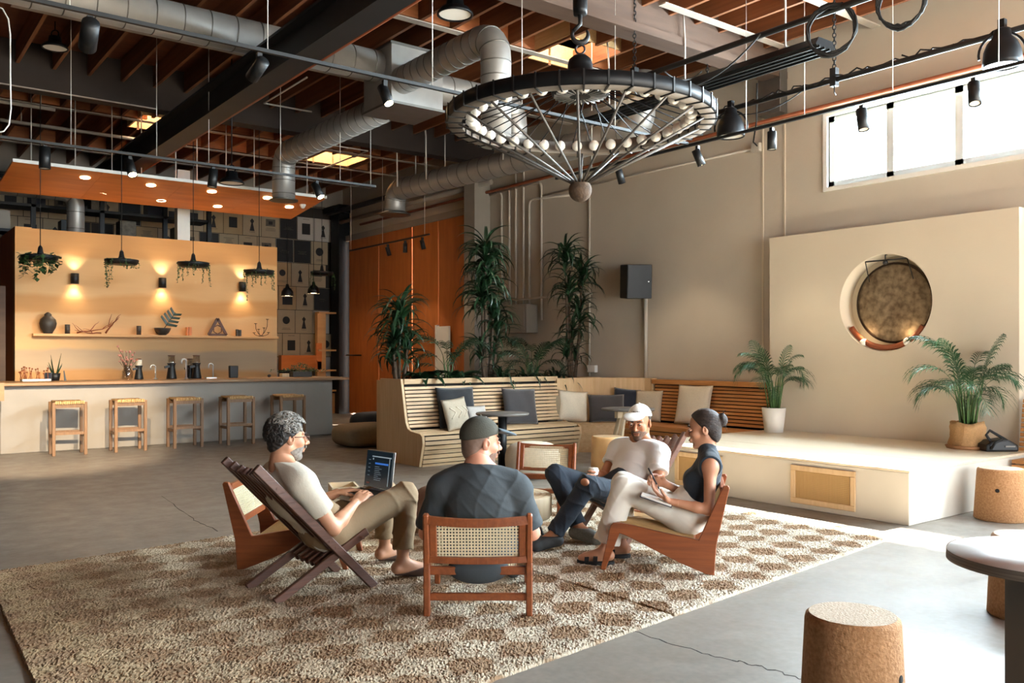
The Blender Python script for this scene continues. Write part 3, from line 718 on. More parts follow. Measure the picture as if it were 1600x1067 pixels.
m = MB(); m.tube([gc + V((.05, math.cos(a) * .53, math.sin(a) * .53)) for a in [math.pi * (1.18 + .64 * i / 16) for i in range(17)]], .035, 8); m.build('niche_glow_strip', 'copper', gp)  # copper arc imitates the lamps' warm glow along the niche bottom
gg = thing('gong', 'large round hammered bronze gong hanging in the wall niche', 'gong', gc + V((.12, 0, 0)))
g0 = gc + V((.11, -.06, .0)); rr = .468
m = MB(); m.lathe([(0, .012), (.08, .01), (.1, 0), (.3, .004), (rr * .93, .0), (rr, .02)], g0, 64, axis=(1, 0, 0), cap=False); m.build('gong_face', 'bronze', gg)
m = MB(); m.lathe([(rr * .97, .0), (rr + .012, .005), (rr + .012, .06), (rr - .02, .06)], g0, 64, axis=(1, 0, 0), cap=False); m.build('gong_rim', 'bronze_rim', gg)
m = MB(); zt_ = gc.z + .505
m.tube([(9.76, gc.y + .26, zt_), (9.76, gc.y - .26, zt_)], .009, 8); m.build('hanger_bar', 'black', gg)
m = MB()
for s in (-.26, .26): m.tube([(9.76, gc.y + s, zt_), (9.82, gc.y + s * 1.05 - .03, zt_ - .24)], .006, 6)
m.build('hanger_cord', 'black', gg)
m = MB(); m.sphere((9.75, gc.y, zt_ - .03), .03, 10, 8); m.tube([(9.75, gc.y, zt_), (9.75, gc.y, zt_ + .06), (9.8, gc.y, zt_ + .07)], .008, 6); m.build('hanger_hook', 'black', gg)
for px, py, lab in ((1350, 535, 'white globe lamp in the gong niche, left of the pair'), (1418, 534, 'white globe lamp in the gong niche, right of the pair')):
    q = AX(px, py, 9.77); m = MB(); m.sphere(q, .05, 18, 12); m.lathe([(.03, -.01), (.03, .04)], q + V((.03, 0, 0)), 12, axis=(1, 0, 0)); tag(m.build('globe_lamp', 'white_glass'), lab, 'lamp')
    l = bpy.data.lights.new('niche_glow', 'POINT'); l.energy = .9; l.color = (1, .72, .42); l.shadow_soft_size = .06
    o = bpy.data.objects.new('niche_glow', l); COL.objects.link(o); o.location = q + V((-.02, 0, .1))
# ------------------------------------------------------------------ stage
SX, SY0, SY1, SZ = 7.165, 3.82, 7.05, .472
st = thing('stage', 'low plastered stage with a pale plywood top against the right wall', 'stage', (8.4, 5.4, 0))
m = MB(); m.box((SX, SY0, 0), (9.72, SY1, SZ - .022)); m.build('stage_body', 'stage_plaster', st, bevel=.006)
for k in range(3):
    a = SX - .004 + (9.72 - SX) / 3 * k; b = a + (9.72 - SX) / 3 - .003
    m = MB(); m.box((a, SY0 - .004, SZ - .022), (b, SY1, SZ)); m.build('top_board', 'stage_top', st, bevel=.003)
def weave(mb, o, u, v, w, h, nu, nv, t=.0022, diag=True):
    """open cane weave on the plane o+u,v"""
    o, u, v = V(o), V(u).normalized(), V(v).normalized(); n = u.cross(v)
    for i in range(nu + 1):
        x = w * i / nu; mb.bar(o + u * x, o + u * x + v * h, w / nu * .5, t * .5, n)
    for j in range(nv + 1):
        y = h * j / nv; mb.bar(o + v * y + n * t * .6, o + v * y + n * t * .6 + u * w, h / nv * .5, t * .5, n)
    return mb
def vent(label, y0, y1, z0=.05, z1=.41):
    t = thing('vent_grille', label, 'vent', (SX, (y0 + y1) / 2, z0)); f = .05; X0 = SX - .02
    for nm, a, b in (('frame_rail', (X0, y0, z0), (SX, y1, z0 + f)), ('frame_rail', (X0, y0, z1 - f), (SX, y1, z1)), ('frame_stile', (X0, y0, z0 + f), (SX, y0 + f, z1 - f)), ('frame_stile', (X0, y1 - f, z0 + f), (SX, y1, z1 - f))):
        m = MB(); m.box(a, b); m.build(nm, 'ply', t, bevel=.004)
    m = MB(); m.box((SX - .004, y0 + f, z0 + f), (SX - .002, y1 - f, z1 - f)); m.build('backing', 'trunk', t)
    m = MB(); weave(m, (SX - .008, y0 + f, z0 + f), (0, 1, 0), (0, 0, 1), y1 - y0 - 2 * f, z1 - z0 - 2 * f, 34, 16, .004); m.build('cane_mesh', 'cane', t)
vent('cane vent grille in the stage front, nearer the stage corner', 4.31, 4.98); vent('cane vent grille in the stage front, half hidden behind the woman', 5.80, 6.44)
# ------------------------------------------------------------------ slatted benches
def slat(parent, a, b, w, h, up, mt):
    m = MB(); m.bar(a, b, w, h, up); return m.build('slat', mt, parent)
# left bench along X, faces the camera; profile in (Y, z)
BX0, BX1 = 5.93, 8.62
pf = [(10.72, 0), (10.72, 1.13), (10.16, 1.13), (10.14, 1.05), (10.03, .56), (9.98, .48), (9.9, .45), (9.66, .43), (9.61, .40), (9.6, .30), (9.63, .2), (9.68, .02), (9.68, 0)]
lb = thing('slatted_bench', 'long pale slatted bench with curved plywood end, along the planter', 'bench', (7.3, 9.9, 0))
m = MB(); m.prism(pf, (5.89, 0, 0), (0, 1, 0), (0, 0, 1), (.04, 0, 0)); m.build('end_panel', 'ply', lb, bevel=.004)
m = MB(); m.prism([(a, b) for a, b in pf[2:]] + [(10.16, 0)], (8.6, 0, 0), (0, 1, 0), (0, 0, 1), (.04, 0, 0)); m.build('end_panel', 'ply', lb)
m = MB(); m.box((BX0, 10.17, .4), (8.6, 10.2, 1.12)); m.box((BX0, 9.72, 0), (8.6, 9.74, .40)); m.build('backing', 'soil', lb)
def run(poly, spacing, w):
    P = [V((0, a, b)) for a, b in poly]; out = []; t = spacing / 2
    for a, b in zip(P, P[1:]):
        L = (b - a).length
        while t < L: out.append((a.lerp(b, t / L), (b - a).normalized())); t += spacing
        t -= L
    return out
for p, d in run([(10.135, 1.03), (10.03, .56), (10.0, .50)], .052, .038):
    slat(lb, (BX0, p.y, p.z), (8.6, p.y, p.z), .022, .036, d, 'slat_x')
m = MB(); m.box((BX0, 10.13, 1.06), (8.6, 10.19, 1.13)); m.build('top_rail', 'slat_x', lb, bevel=.004)
for k in range(5):
    y = 9.66 + k * .068; m = MB(); m.box((BX0, y, .405 + k * .006), (8.6, y + .062, .432 + k * .006)); m.build('seat_slat', 'slat_x', lb)
for p, d in run([(9.61, .40), (9.605, .30), (9.635, .2), (9.68, .0)], .062, .04):
    slat(lb, (BX0, p.y, p.z), (8.6, p.y, p.z), .022, .046, d, 'slat_x')
# corner bench
cb = thing('corner_bench', 'plain plywood corner seat joining the two slatted benches', 'bench', (9.3, 9.9, 0))
m = MB(); m.prism([(8.70, 9.77), (9.2, 9.28), (9.9, 9.28), (9.9, 10.1), (8.70, 10.1)], (0, 0, 0), (1, 0, 0), (0, 1, 0), (0, 0, .405)); m.build('seat_box', 'ply_x', cb)
for z0, z1 in ((0.0, .13), (.136, .268), (.274, .41)):
    m = MB(); dd = V((.5, -.49, 0)); nn = V((-.7, -.71, 0)) * .02; a = V((8.70, 9.77, z0)); m.prism([(0, 0), (1, 0)] + [(1, 1), (0, 1)], a, dd, V((0, 0, z1 - z0)), nn); m.build('front_board', 'ply_x', cb)
m = MB(); m.prism([(8.68, 9.75), (9.2, 9.25), (9.9, 9.25), (9.9, 10.1), (8.68, 10.1)], (0, 0, .41), (1, 0, 0), (0, 1, 0), (0, 0, .025)); m.build('seat_top', 'ply_x', cb)
m = MB(); m.prism([(8.60, 10.12), (9.35, 10.12), (9.86, 9.5), (9.86, 9.35), (9.97, 9.35), (9.97, 10.2), (8.60, 10.2)], (0, 0, .435), (1, 0, 0), (0, 1, 0), (0, 0, .66)); m.build('back_panel', 'ply', cb)
# right bench along Y
rb = thing('slatted_bench', 'honey coloured slatted bench along the right wall, left of the stage', 'bench', (9.5, 8.2, 0))
RY0, RY1 = 7.1, 9.3
m = MB(); m.box((9.93, RY0, .3), (9.98, RY1 + .05, 1.05)); m.box((9.3, RY0, 0), (9.32, RY1, .38)); m.build('backing', 'soil', rb)
for k in range(11):
    t = (k + .5) / 11; z = lerp(.46, 1.0, t); x = lerp(9.80, 9.90, t); slat(rb, (x, RY0, z), (x, RY1, z), .022, .036, (.18, 0, 1), 'slat_y')
m = MB(); m.box((9.86, RY0, 1.01), (9.97, RY1 + .08, 1.08)); m.build('top_rail', 'slat_y', rb, bevel=.004)
for k in range(9):
    x = 9.2 + k * .066; m = MB(); m.box((x, RY0, .41), (x + .06, RY1, .437)); m.build('seat_slat', 'slat_y', rb)
for k in range(7): slat(rb, (9.19 + abs(k - 5) * .012, RY0, .03 + k * .06), (9.19 + abs(k - 5) * .012, RY1, .03 + k * .06), .022, .046, (0, 0, 1), 'slat_y')
# second right bench beyond the stage corner, at the frame edge
r2 = thing('slatted_bench', 'slatted bench cut by the right edge, beside the stage', 'bench', (9.5, 3.2, 0))
m = MB(); m.box((9.93, 1.4, .3), (9.98, 3.8, 1.05)); m.build('backing', 'soil', r2)
for k in range(11):
    t = (k + .5) / 11; z = lerp(.46, 1.0, t); x = lerp(9.6, 9.7, t); slat(r2, (x, 1.4, z), (x, 3.95, z), .022, .036, (.18, 0, 1), 'slat_y')
for k in range(6):
    x = 9.02 + k * .098; m = MB(); m.box((x, 1.4, .40), (x + .09, 3.78, .43)); m.build('seat_slat', 'slat_y', r2)
for k in range(6): slat(r2, (9.03, 1.4, .04 + k * .064), (9.03, 3.78, .04 + k * .064), .022, .046, (0, 0, 1), 'slat_y')
m = MB(); m.box((9.1, 3.74, 0), (9.7, 3.78, .4)); m.build('end_panel', 'ply', r2)
# planter behind the left bench
pl = thing('planter_box', 'long plywood planter box behind the slatted bench', 'planter', (7.9, 10.5, 0))
m = MB(); m.box((5.95, 10.21, 0), (9.6, 10.24, 1.1)); m.box((5.95, 10.9, 0), (9.6, 10.93, 1.1)); m.box((9.57, 10.24, 0), (9.6, 10.9, 1.1)); m.box((5.95, 10.24, 0), (5.98, 10.9, 1.1)); m.build('planter_wall', 'ply', pl)
m = MB(); m.box((5.98, 10.24, .9), (9.57, 10.9, 1.04)); stuff(m.build('soil', 'soil', pl))
# ------------------------------------------------------------------ cushions
def cushion(label, c, w, h, t, lean, yaw, mt, roll=0., name='cushion', group=None):
    n = 14; vs = []; fs = []
    for side in (1, -1):
        for i in range(n + 1):
            for j in range(n + 1):
                u, v = i / n * 2 - 1, j / n * 2 - 1
                e = max(0, (1 - abs(u) ** 2.6)) ** .5 * max(0, (1 - abs(v) ** 2.6)) ** .5
                pin = 1 - .05 * (1 - v * v) * abs(u) - .02
                pin2 = 1 - .05 * (1 - u * u) * abs(v) - .02
                vs.append((u * w / 2 * pin, side * t / 2 * e + .004 * math.sin(7 * u + 3 * v + w * 50) * e, v * h / 2 * pin2 + h / 2))
    N = (n + 1) ** 2
    for s in range(2):
        for i in range(n):
            for j in range(n):
                q = [s * N + i * (n + 1) + j, s * N + (i + 1) * (n + 1) + j, s * N + (i + 1) * (n + 1) + j + 1, s * N + i * (n + 1) + j + 1]
                fs.append(tuple(q if s else reversed(q)))
    M = Matrix.Translation(V(c)) @ Matrix.Rotation(yaw, 4, 'Z') @ Matrix.Rotation(lean, 4, 'X') @ Matrix.Rotation(roll, 4, 'Y')
    mb = MB(); mb.add([M @ V(v) for v in vs], fs, True)
    o = mb.build(name, mt, sub=0)
    import bmesh
    bm = bmesh.new(); bm.from_mesh(o.data); bmesh.ops.remove_doubles(bm, verts=bm.verts, dist=.0005); bmesh.ops.recalc_face_normals(bm, faces=bm.faces); bm.to_mesh(o.data); bm.free()
    return tag(o, label, 'cushion', group), M
SZB = .45
cushion('large black cushion at the left end of the slatted bench', (6.68, 9.93, SZB), .64, .58, .17, -.22, 0, 'fab_black')
o, M = cushion('beige cushion with white zigzag arrows leaning on the black cushion', (6.57, 9.74, SZB - .01), .43, .45, .14, -.26, .1, 'fab_beige', roll=-.1)
for k in range(3):
    x0 = -.14 + k * .11; 
    for s in (1, -1):
        mb = MB(); P = []
        for i in range(7):
            t = i / 6; u = x0 + .085 * (1 - t); v = .225 + .015 + s * .075 * t
            uu, vv = u / .215, (v - .225) / .225; e = max(0, 1 - abs(uu) ** 2.6) ** .5 * max(0, 1 - abs(vv) ** 2.6) ** .5
            P.append(M @ V((u, -.07 * e - .003, v)))
        mb.tube(P, .008, 6); mb.build('zigzag_stripe', 'fab_cream', o)
cushion('small pale grey cushion tucked beside the zigzag cushion', (6.93, 9.80, SZB), .34, .32, .12, -.3, .05, 'fab_grey')
cushion('square charcoal cushion in the middle of the slatted bench', (7.72, 9.86, SZB), .60, .54, .15, -.24, -.05, 'fab_charcoal', roll=.04)
cushion('cream cushion tilted in the bench corner, left of the charcoal one', (8.75, 9.93, SZB - .02), .50, .50, .17, -.24, -.35, 'fab_cream', roll=.1)
cushion('brownish cushion half hidden behind the cream corner cushion', (8.62, 10.03, SZB - .02), .46, .46, .14, -.2, -.3, 'fab_taupe')
cushion('wide charcoal cushion on the plywood corner seat', (9.18, 9.62, SZB - .02), .58, .44, .16, -.26, -.55, 'fab_charcoal')
cushion('navy cushion standing behind the corner charcoal cushion', (9.52, 9.60, SZB - .02), .42, .52, .14, -.18, -.75, 'fab_navy', roll=.1)
cushion('beige cushion leaning where the corner meets the right bench', (9.68, 9.28, SZB - .02), .46, .50, .13, -.2, -1.2, 'fab_beige')
cushion('large pale linen cushion on the right bench behind the woman', (9.66, 8.4, SZB - .01), .62, .60, .16, -.22, -1.5, 'fab_cream')
# speaker on the wall
p = AX(995, 440, 9.7); sp = thing('wall_speaker', 'black angled loudspeaker fixed on the right wall', 'loudspeaker', p)
sl = AD(970, 440, 12.6); ux = V((.80, -.60, 0)); uy = V((-.6, -.8, -.0)).normalized()
ux = V((.9, -.44, 0)).normalized(); uy = V((.44, .9, 0)); c = V((p.x - .02, p.y, p.z)); uz = V((0, 0, 1))
Q = Matrix.Rotation(.09, 3, V((.8, -.6, 0))); 
m = MB(); m.obox(c, Q @ ux, Q @ uy, Q @ uz, .40, .34, .52); m.build('speaker_box', 'black', sp, bevel=.01)
m = MB(); m.obox(c - (Q @ uy) * .172 - (Q @ ux) * 0, Q @ ux, Q @ uy, Q @ uz, .37, .012, .49); m.build('grille', 'steel_dark', sp)
m = MB(); m.lathe([(0, 0), (.008, 0), (.008, .01)], c + (Q @ ux) * .14 - (Q @ uy) * .178 + (Q @ uz) * .0, 10, axis=-(Q @ uy)); m.build('badge', 'silver', sp)
m = MB(); m.bar(c + V((.1, .1, 0)), V((9.99, c.y + .15, c.z)), .06, .1); m.build('wall_bracket', 'steel_dark', sp)
a = AX(1009, 470, 9.96); m = MB(); m.tube([(9.96, a.y, 1.08), (9.96, a.y, c.z - .1)], .03, 10); tag(m.build('speaker_conduit', 'conduit'), 'pale vertical conduit rising from the bench to the loudspeaker', 'conduit')
# ------------------------------------------------------------------ bar
def strata():
    m = mat('strata', '#d3a76c', .7, col2='#bd8d55', scale=1.2, stretch=(.6, .6, 5), contrast=.6, bump=.2, bscale=5, det=7)
    nt = m.node_tree; n = nt.nodes; L = nt.links; b = n['Principled BSDF']; c = b.inputs['Base Color'].links[0].from_socket
    tc = n.new('ShaderNodeTexCoord'); sp = n.new('ShaderNodeSeparateXYZ'); L.new(tc.outputs['Object'], sp.inputs[0])
    no = n.new('ShaderNodeTexNoise'); no.inputs['Scale'].default_value = .7; no.inputs['Detail'].default_value = 3; L.new(tc.outputs['Object'], no.inputs['Vector'])
    ad = n.new('ShaderNodeMath'); ad.operation = 'MULTIPLY_ADD'; L.new(no.outputs['Fac'], ad.inputs[0]); ad.inputs[1].default_value = .35; L.new(sp.outputs['Z'], ad.inputs[2])
    mr = n.new('ShaderNodeMapRange'); mr.inputs[1].default_value = .17; mr.inputs[2].default_value = 3.0 + .17; L.new(ad.outputs[0], mr.inputs[0])
    cr = n.new('ShaderNodeValToRGB'); L.new(mr.outputs[0], cr.inputs[0]); e = cr.color_ramp.elements
    stops = [(0, '#b98451'), (.18, '#b98451'), (.2, '#a79a88'), (.30, '#a79a88'), (.32, '#d3ac7c'), (.52, '#d5ae80'), (.54, '#c58c50'), (.62, '#c58c50'), (.65, '#d5ae7e'), (.86, '#d2aa76'), (.88, '#bc8449'), (1, '#bc8449')]  # grey stops: a concrete-like band with the shelf's shadow painted in
    e[0].position, e[0].color = stops[0][0], hexc(stops[0][1]); e[1].position, e[1].color = stops[-1][0], hexc(stops[-1][1])
    for p, h in stops[1:-1]: q = e.new(p); q.color = hexc(h)
    mx = n.new('ShaderNodeMix'); mx.data_type = 'RGBA'; mx.inputs[0].default_value = .62; L.new(c, mx.inputs[6]); L.new(cr.outputs[0], mx.inputs[7]); L.new(mx.outputs[2], b.inputs['Base Color'])
strata()
bk = thing('bar_partition', 'warm layered plywood wall with a shelf behind the bar counter', 'partition', (4.57, 16.8, .6))
m = MB(); m.box((2.5, 16.8, .6), (6.89, 16.86, 3.62)); m.build('wall_board', 'strata', bk)
m = MB(); m.box((2.25, 16.7, 0), (2.5, 16.86, 3.62)); m.build('end_pier', 'strata', bk)
m = MB(); m.box((2.25, 16.86, 0), (2.3, 20.3, 3.62)); m.build('side_board', 'door_ply', bk)
m = MB(); m.box((6.83, 16.86, 0), (6.89, 19.0, 3.62)); m.build('side_board', 'bar_ply', bk)
m = MB(); m.box((2.5, 16.56, 1.775), (6.83, 16.8, 1.82)); m.build('shelf_board', 'bar_ply', bk, bevel=.004)
ct = thing('bar_counter', 'long grey plastered bar counter with an overhanging wooden top', 'counter', (4.4, 15, 0))
m = MB(); m.prism([(1.78, 14.62), (7.1, 14.72), (7.1, 15.5), (1.78, 15.5)], (0, 0, 0), (1, 0, 0), (0, 1, 0), (0, 0, 1.0)); m.build('counter_body', 'concrete_counter', ct, bevel=.01)
m = MB(); m.prism([(1.6, 14.46), (7.36, 14.56), (7.36, 15.62), (1.6, 15.62)], (0, 0, 1.0), (1, 0, 0), (0, 1, 0), (0, 0, .046)); m.build('worktop', 'counter_wood', ct, bevel=.006)
sv = thing('service_ledge', 'wooden ledge and dark panel closing the left end of the bar', 'ledge', (1.5, 14.5, 0))
m = MB(); m.box((.9, 14.3, 0), (1.72, 14.36, .8)); m.build('front_panel', 'walnut', sv)
m = MB(); m.box((.9, 14.2, .8), (1.78, 14.7, .84)); m.box((1.72, 14.2, .84), (1.78, 14.7, 1.06)); m.build('ledge_board', 'counter_wood', sv)
m = MB(); m.box((1.55, 16.2, 0), (1.7, 16.35, 2.6)); m.box((1.95, 16.6, 0), (2.1, 16.7, 2.6)); m.build('timber_post', 'girder', sv)
# stools
def make_stool(label, loc, yaw):
    t = thing('bar_stool', label, 'stool', (0, 0, 0), 'bar stools along the counter')
    W, D, Hh = .46, .40, .775
    for sx in (-1, 1):
        for sy in (-1, 1):
            m = MB(); m.bar((sx * (W / 2 - .022), sy * (D / 2 - .022), 0), (sx * (W / 2 - .022), sy * (D / 2 - .022), Hh - .005), .044, .044, (0, 1, 0)); m.build('leg', 'stool_wood', t, bevel=.004)
    for sy in (-1, 1):
        m = MB(); m.bar((-W / 2 + .03, sy * (D / 2 - .022), .32), (W / 2 - .03, sy * (D / 2 - .022), .32), .026, .04); m.build('stretcher', 'stool_wood', t)
        m = MB(); m.bar((-W / 2 + .03, sy * (D / 2 - .022), Hh - .06), (W / 2 - .03, sy * (D / 2 - .022), Hh - .06), .026, .05); m.build('seat_rail', 'stool_wood', t)
    for sx in (-1, 1):
        m = MB(); m.bar((sx * (W / 2 - .022), -D / 2 + .03, .28), (sx * (W / 2 - .022), D / 2 - .03, .28), .026, .04); m.build('stretcher', 'stool_wood', t)
    m = MB(); n = 14
    for i in range(n):
        x = lerp(-W / 2 + .05, W / 2 - .05, i / (n - 1)); m.tube([(x, -D / 2 + .0, Hh - .035), (x, -D / 2 + .005, Hh), (x, -D / 4, Hh + .008 - .012), (x, 0, Hh - .012), (x, D / 4, Hh - .004), (x, D / 2 - .005, Hh), (x, D / 2, Hh - .035)], .0155, 6)
    m.build('woven_seat', 'rope_seat', t)
    return t
lab = ['first bar stool from the left along the counter', 'second bar stool from the left along the counter', 'middle bar stool of five along the counter', 'fourth bar stool from the left, partly behind the grey haired man', 'rightmost bar stool, behind the grey haired man']
s0 = None
for i, px in enumerate((106, 200, 289, 370, 450)):
    p = AY(px, 600, 14.08); 
    if s0 is None: s0 = make_stool(lab[0], p, 0); o = s0
    else: o = copy_tree(s0); o['label'] = lab[i]
    o.location = (p.x, 14.08, 0); o.rotation_euler = (0, 0, .02 * (i - 2))
# sconces
for i, px in enumerate((117, 254, 379)):
    p = AY(px, (441, 448, 453)[i], 16.72); p.z = 2.79
    t = thing('wall_sconce', ('left black up-and-down wall sconce on the bar wall', 'middle black up-and-down wall sconce on the bar wall', 'right black up-and-down wall sconce on the bar wall')[i], 'sconce', p, 'sconces on the bar wall')
    m = MB(); m.lathe([(.056, -.09), (.066, -.09), (.066, .09), (.056, .09), (.056, .07), (0, .07)], p, 20, cap=False); m.build('sconce_body', 'black', t)
    m = MB(); m.lathe([(0, -.07), (.056, -.07)], p, 20, cap=False); m.build('lens', 'downlight_on', t)
    m = MB(); m.box((p.x - .03, p.y + .05, p.z - .05), (p.x + .03, 16.8, p.z + .05)); m.build('wall_plate', 'black', t)
    for sgn in (1, -1):
        l = bpy.data.lights.new('sconce_beam', 'SPOT'); l.energy = 8; l.spot_size = 1.75; l.spot_blend = .8; l.color = (1, .84, .62); l.shadow_soft_size = .03
        o = bpy.data.objects.new('sconce_beam', l); COL.objects.link(o); o.parent = t; o.location = (0, 0, sgn * .1); o.rotation_euler = (0 if sgn < 0 else math.pi, 0, 0)
# canopy
cp = thing('bar_canopy', 'orange plywood canopy with recessed downlights hung above the bar', 'canopy', (4.5, 15.8, 4.3))
A0, A1, B0, B1 = V((1.99, 15, 4.37)), V((7.11, 15, 4.37)), V((2.0, 16.62, 4.17)), V((7.11, 16.62, 4.19))
A0, B0 = V((1.4, 15, 4.37)), V((1.4, 16.62, 4.17)); A0 = V((1.99, 15, 4.37)); B0 = V((1.95, 16.62, 4.17))
nu = (A1 - A0).cross(B1 - A0).normalized();
if nu.z < 0: nu = -nu
for k in range(4):
    a, b, c, d = A0.lerp(A1, k / 4), A0.lerp(A1, (k + 1) / 4), B0.lerp(B1, (k + 1) / 4), B0.lerp(B1, k / 4)
    g = V((.0015, 0, 0)); m = MB(); P = [a + g, b - g, c - g, d + g]; m.add(P + [p + nu * .03 for p in P], [(0, 1, 2, 3), (7, 6, 5, 4), (0, 4, 5, 1), (1, 5, 6, 2), (2, 6, 7, 3), (3, 7, 4, 0)]); m.build('canopy_panel', 'canopy_ply', cp)
m = MB(); m.bar(A0 + V((0, -.012, .02)), A1 + V((0, -.012, .02)), .02, .05); m.build('edge_trim', 'white_paint', cp)
for f in (.06, .17, .29, .38, .47, .56, .66, .76, .86, .96):
    p = A0.lerp(A1, f) + V((0, .06 if int(f * 100) % 2 else .4, .03)); m = MB(); m.tube([p, (p.x, p.y, 5.79)], .009, 6); m.build('hanging_rod', 'rod', cp)
def on_canopy(px, py):
    r = V(ray(px, py)); e = V(EYE); return e + r * ((A0 - e).dot(nu) / r.dot(nu))
for i, (px, py) in enumerate(((57, 291), (133, 277), (159, 303), (236, 289), (252, 313), (331, 299), (340, 322), (418, 309), (452, 323))):
    p = on_canopy(px, py); m = MB(); m.lathe([(0, 0), (.06, 0), (.075, -.004), (.078, .004)], p - nu * .006, 20, axis=nu, cap=False); dl = m.build('downlight', 'downlight_on', cp)
    l = bpy.data.lights.new('downlight_beam', 'SPOT'); l.energy = 10; l.spot_size = 1.9; l.spot_blend = .7; l.color = (1, .80, .56); l.shadow_soft_size = .05
    o = bpy.data.objects.new('downlight_beam', l); COL.objects.link(o); o.parent = cp; o.location = p - V(cp.location) - nu * .03
p = on_canopy(473, 320); m = MB(); m.lathe([(0, -.07), (.03, -.065), (.05, -.03), (.06, 0), (.06, .01)], p, 16); m.build('smoke_detector', 'white_paint', cp)
# ------------------------------------------------------------------ things on the shelf
ZS = 1.822; YS = 16.64
def sx_(px): return AY(px, 515, YS).x
x = sx_(75); m = MB(); m.lathe([(0, 0), (.07, 0), (.075, .02), (.12, .1), (.135, .17), (.12, .24), (.07, .29), (.055, .3), (.06, .32), (.045, .34), (.02, .36), (0, .365)], (x, YS, ZS), 28); tag(m.build('lidded_jar', 'ceramic_dark'), 'round dark lidded jar at the left end of the bar shelf', 'jar')
for px, h, r, mt, lb_ in ((105.5, .16, .042, 'ceramic_dark', 'dark cylinder cup between the round jar and the driftwood'), (217, .16, .04, 'ceramic_dark', 'dark cylinder cup between the driftwood and the leaf bowl')):
    m = MB(); m.lathe([(0, 0), (r, 0), (r, h), (r - .008, h), (r - .01, .02), (0, .02)], (sx_(px), YS, ZS), 20); tag(m.build('cup', mt), lb_, 'cup')
dw = MB(); b = V((sx_(120), YS, ZS + .02))
def twig(mb, p, d, L, r, dep):
    P = [p]; q = p
    for i in range(6):
        d = (d + V((R.uniform(-.3, .3), R.uniform(-.3, .3), R.uniform(-.3, .35)))).normalized(); q = q + d * (L / 6); q.z = max(q.z, ZS + .012); P.append(q.copy())
    mb.tube(P, [r * (1 - .12 * i) for i in range(7)], 6)
    if dep:
        for k in (2, 4, 5):
            twig(mb, P[k], (d + V((R.uniform(-.6, .8), R.uniform(-.4, .4), R.uniform(.3, 1.2)))).normalized(), L * .42, r * .6, dep - 1)
twig(dw, b, V((1, 0, .02)), .62, .016, 1); twig(dw, V((sx_(165), YS, ZS + .02)), V((.5, 0, .6)), .35, .017, 1); twig(dw, V((sx_(158), YS, ZS + .02)), V((-.9, .1, .15)), .45, .014, 1)
tag(dw.build('driftwood', 'teak'), 'branching reddish driftwood lying on the bar shelf', 'driftwood')
x = sx_(254); bw = thing('leaf_bowl', 'dark bowl holding a single split leaf on the bar shelf', 'bowl', (x, YS, ZS))
m = MB(); m.lathe([(0, 0), (.06, 0), (.11, .04), (.14, .1), (.145, .13), (.13, .13), (.1, .06), (0, .04)], (x, YS, ZS), 28, cap=False); m.build('bowl', 'ceramic_dark', bw)
m = MB(); a = V((x + .0, YS, ZS + .08)); tip = V((x + .22, YS - .03, ZS + .42)); m.tube([a, a.lerp(tip, .4), tip], .007, 6)
dd = (tip - a).normalized(); sd_ = V((dd.z, 0, -dd.x))
for i in range(4):
    t = .34 + .18 * i
    for s in (1, -1):
        q = a.lerp(tip, t); e = q + sd_ * s * (.17 - .018 * i) + dd * .07; w2 = .036
        m.add([q - dd * w2 * .6, q + dd * w2, e + dd * w2 * .8 + V((0, .01, 0)), e - dd * w2 * .4 + V((0, .015, 0))], [(0, 1, 2, 3)])
m.build('split_leaf', 'leaf_dark', bw, fixn=False)
x = sx_(295); m = MB(); m.box((x - .045, YS - .03, ZS), (x - .012, YS + .03, ZS + .15)); m.box((x - .008, YS - .03, ZS), (x + .045, YS + .03, ZS + .155)); tag(m.build('wooden_block', 'canopy_ply'), 'small orange wooden block on the bar shelf', 'block')
x = sx_(340); tr = thing('triangle_ornament', 'wooden triangle ornament with a hexagon centre on the bar shelf', 'ornament', (x, YS, ZS))
P = [V((x - .17, YS, ZS + .015)), V((x + .17, YS, ZS + .015)), V((x, YS, ZS + .33))]
for a, b in ((0, 1), (1, 2), (2, 0)): m = MB(); m.bar(P[a], P[b], .05, .028, (0, 1, 0)); m.build('side', 'walnut', tr)
hc = V((x, YS, ZS + .12)); m = MB(); hp = [hc + V((math.cos(k * math.pi / 3 + math.pi / 6) * .085, 0, math.sin(k * math.pi / 3 + math.pi / 6) * .085)) for k in range(6)]; m.tube(hp, .011, 6, closed=True); m.build('hexagon', 'walnut', tr)
for k, px in enumerate((370.5, 375)):
    x = sx_(px); m = MB(); m.box((x - .018, YS - .03, ZS), (x + .018, YS + .03, ZS + .13 - .01 * k)); tag(m.build('dark_block', 'ceramic_dark'), ('slim dark block on the bar shelf, left of two', 'slim dark block on the bar shelf, right of two')[k], 'block')
x = sx_(408); m = MB(); b = V((x, YS, ZS)); m.lathe([(0, 0), (.05, 0), (.04, .012), (0, .015)], b, 14)
for dx, h in ((-.11, .24), (.13, .33), (-.05, .13), (.06, .16), (-.14, .06), (.15, .07)):
    m.tube([b + V((0, 0, .01)), b + V((dx * .55, 0, h * .25)), b + V((dx * .95, 0, h * .6)), b + V((dx, 0, h))], .006, 6); m.lathe([(.0, 0), (.028, .006), (.03, .014), (0, .014)], b + V((dx, 0, h)), 12)
tag(m.build('candelabra', 'trunk'), 'branching thin metal candle holder at the right end of the shelf', 'candle holder')
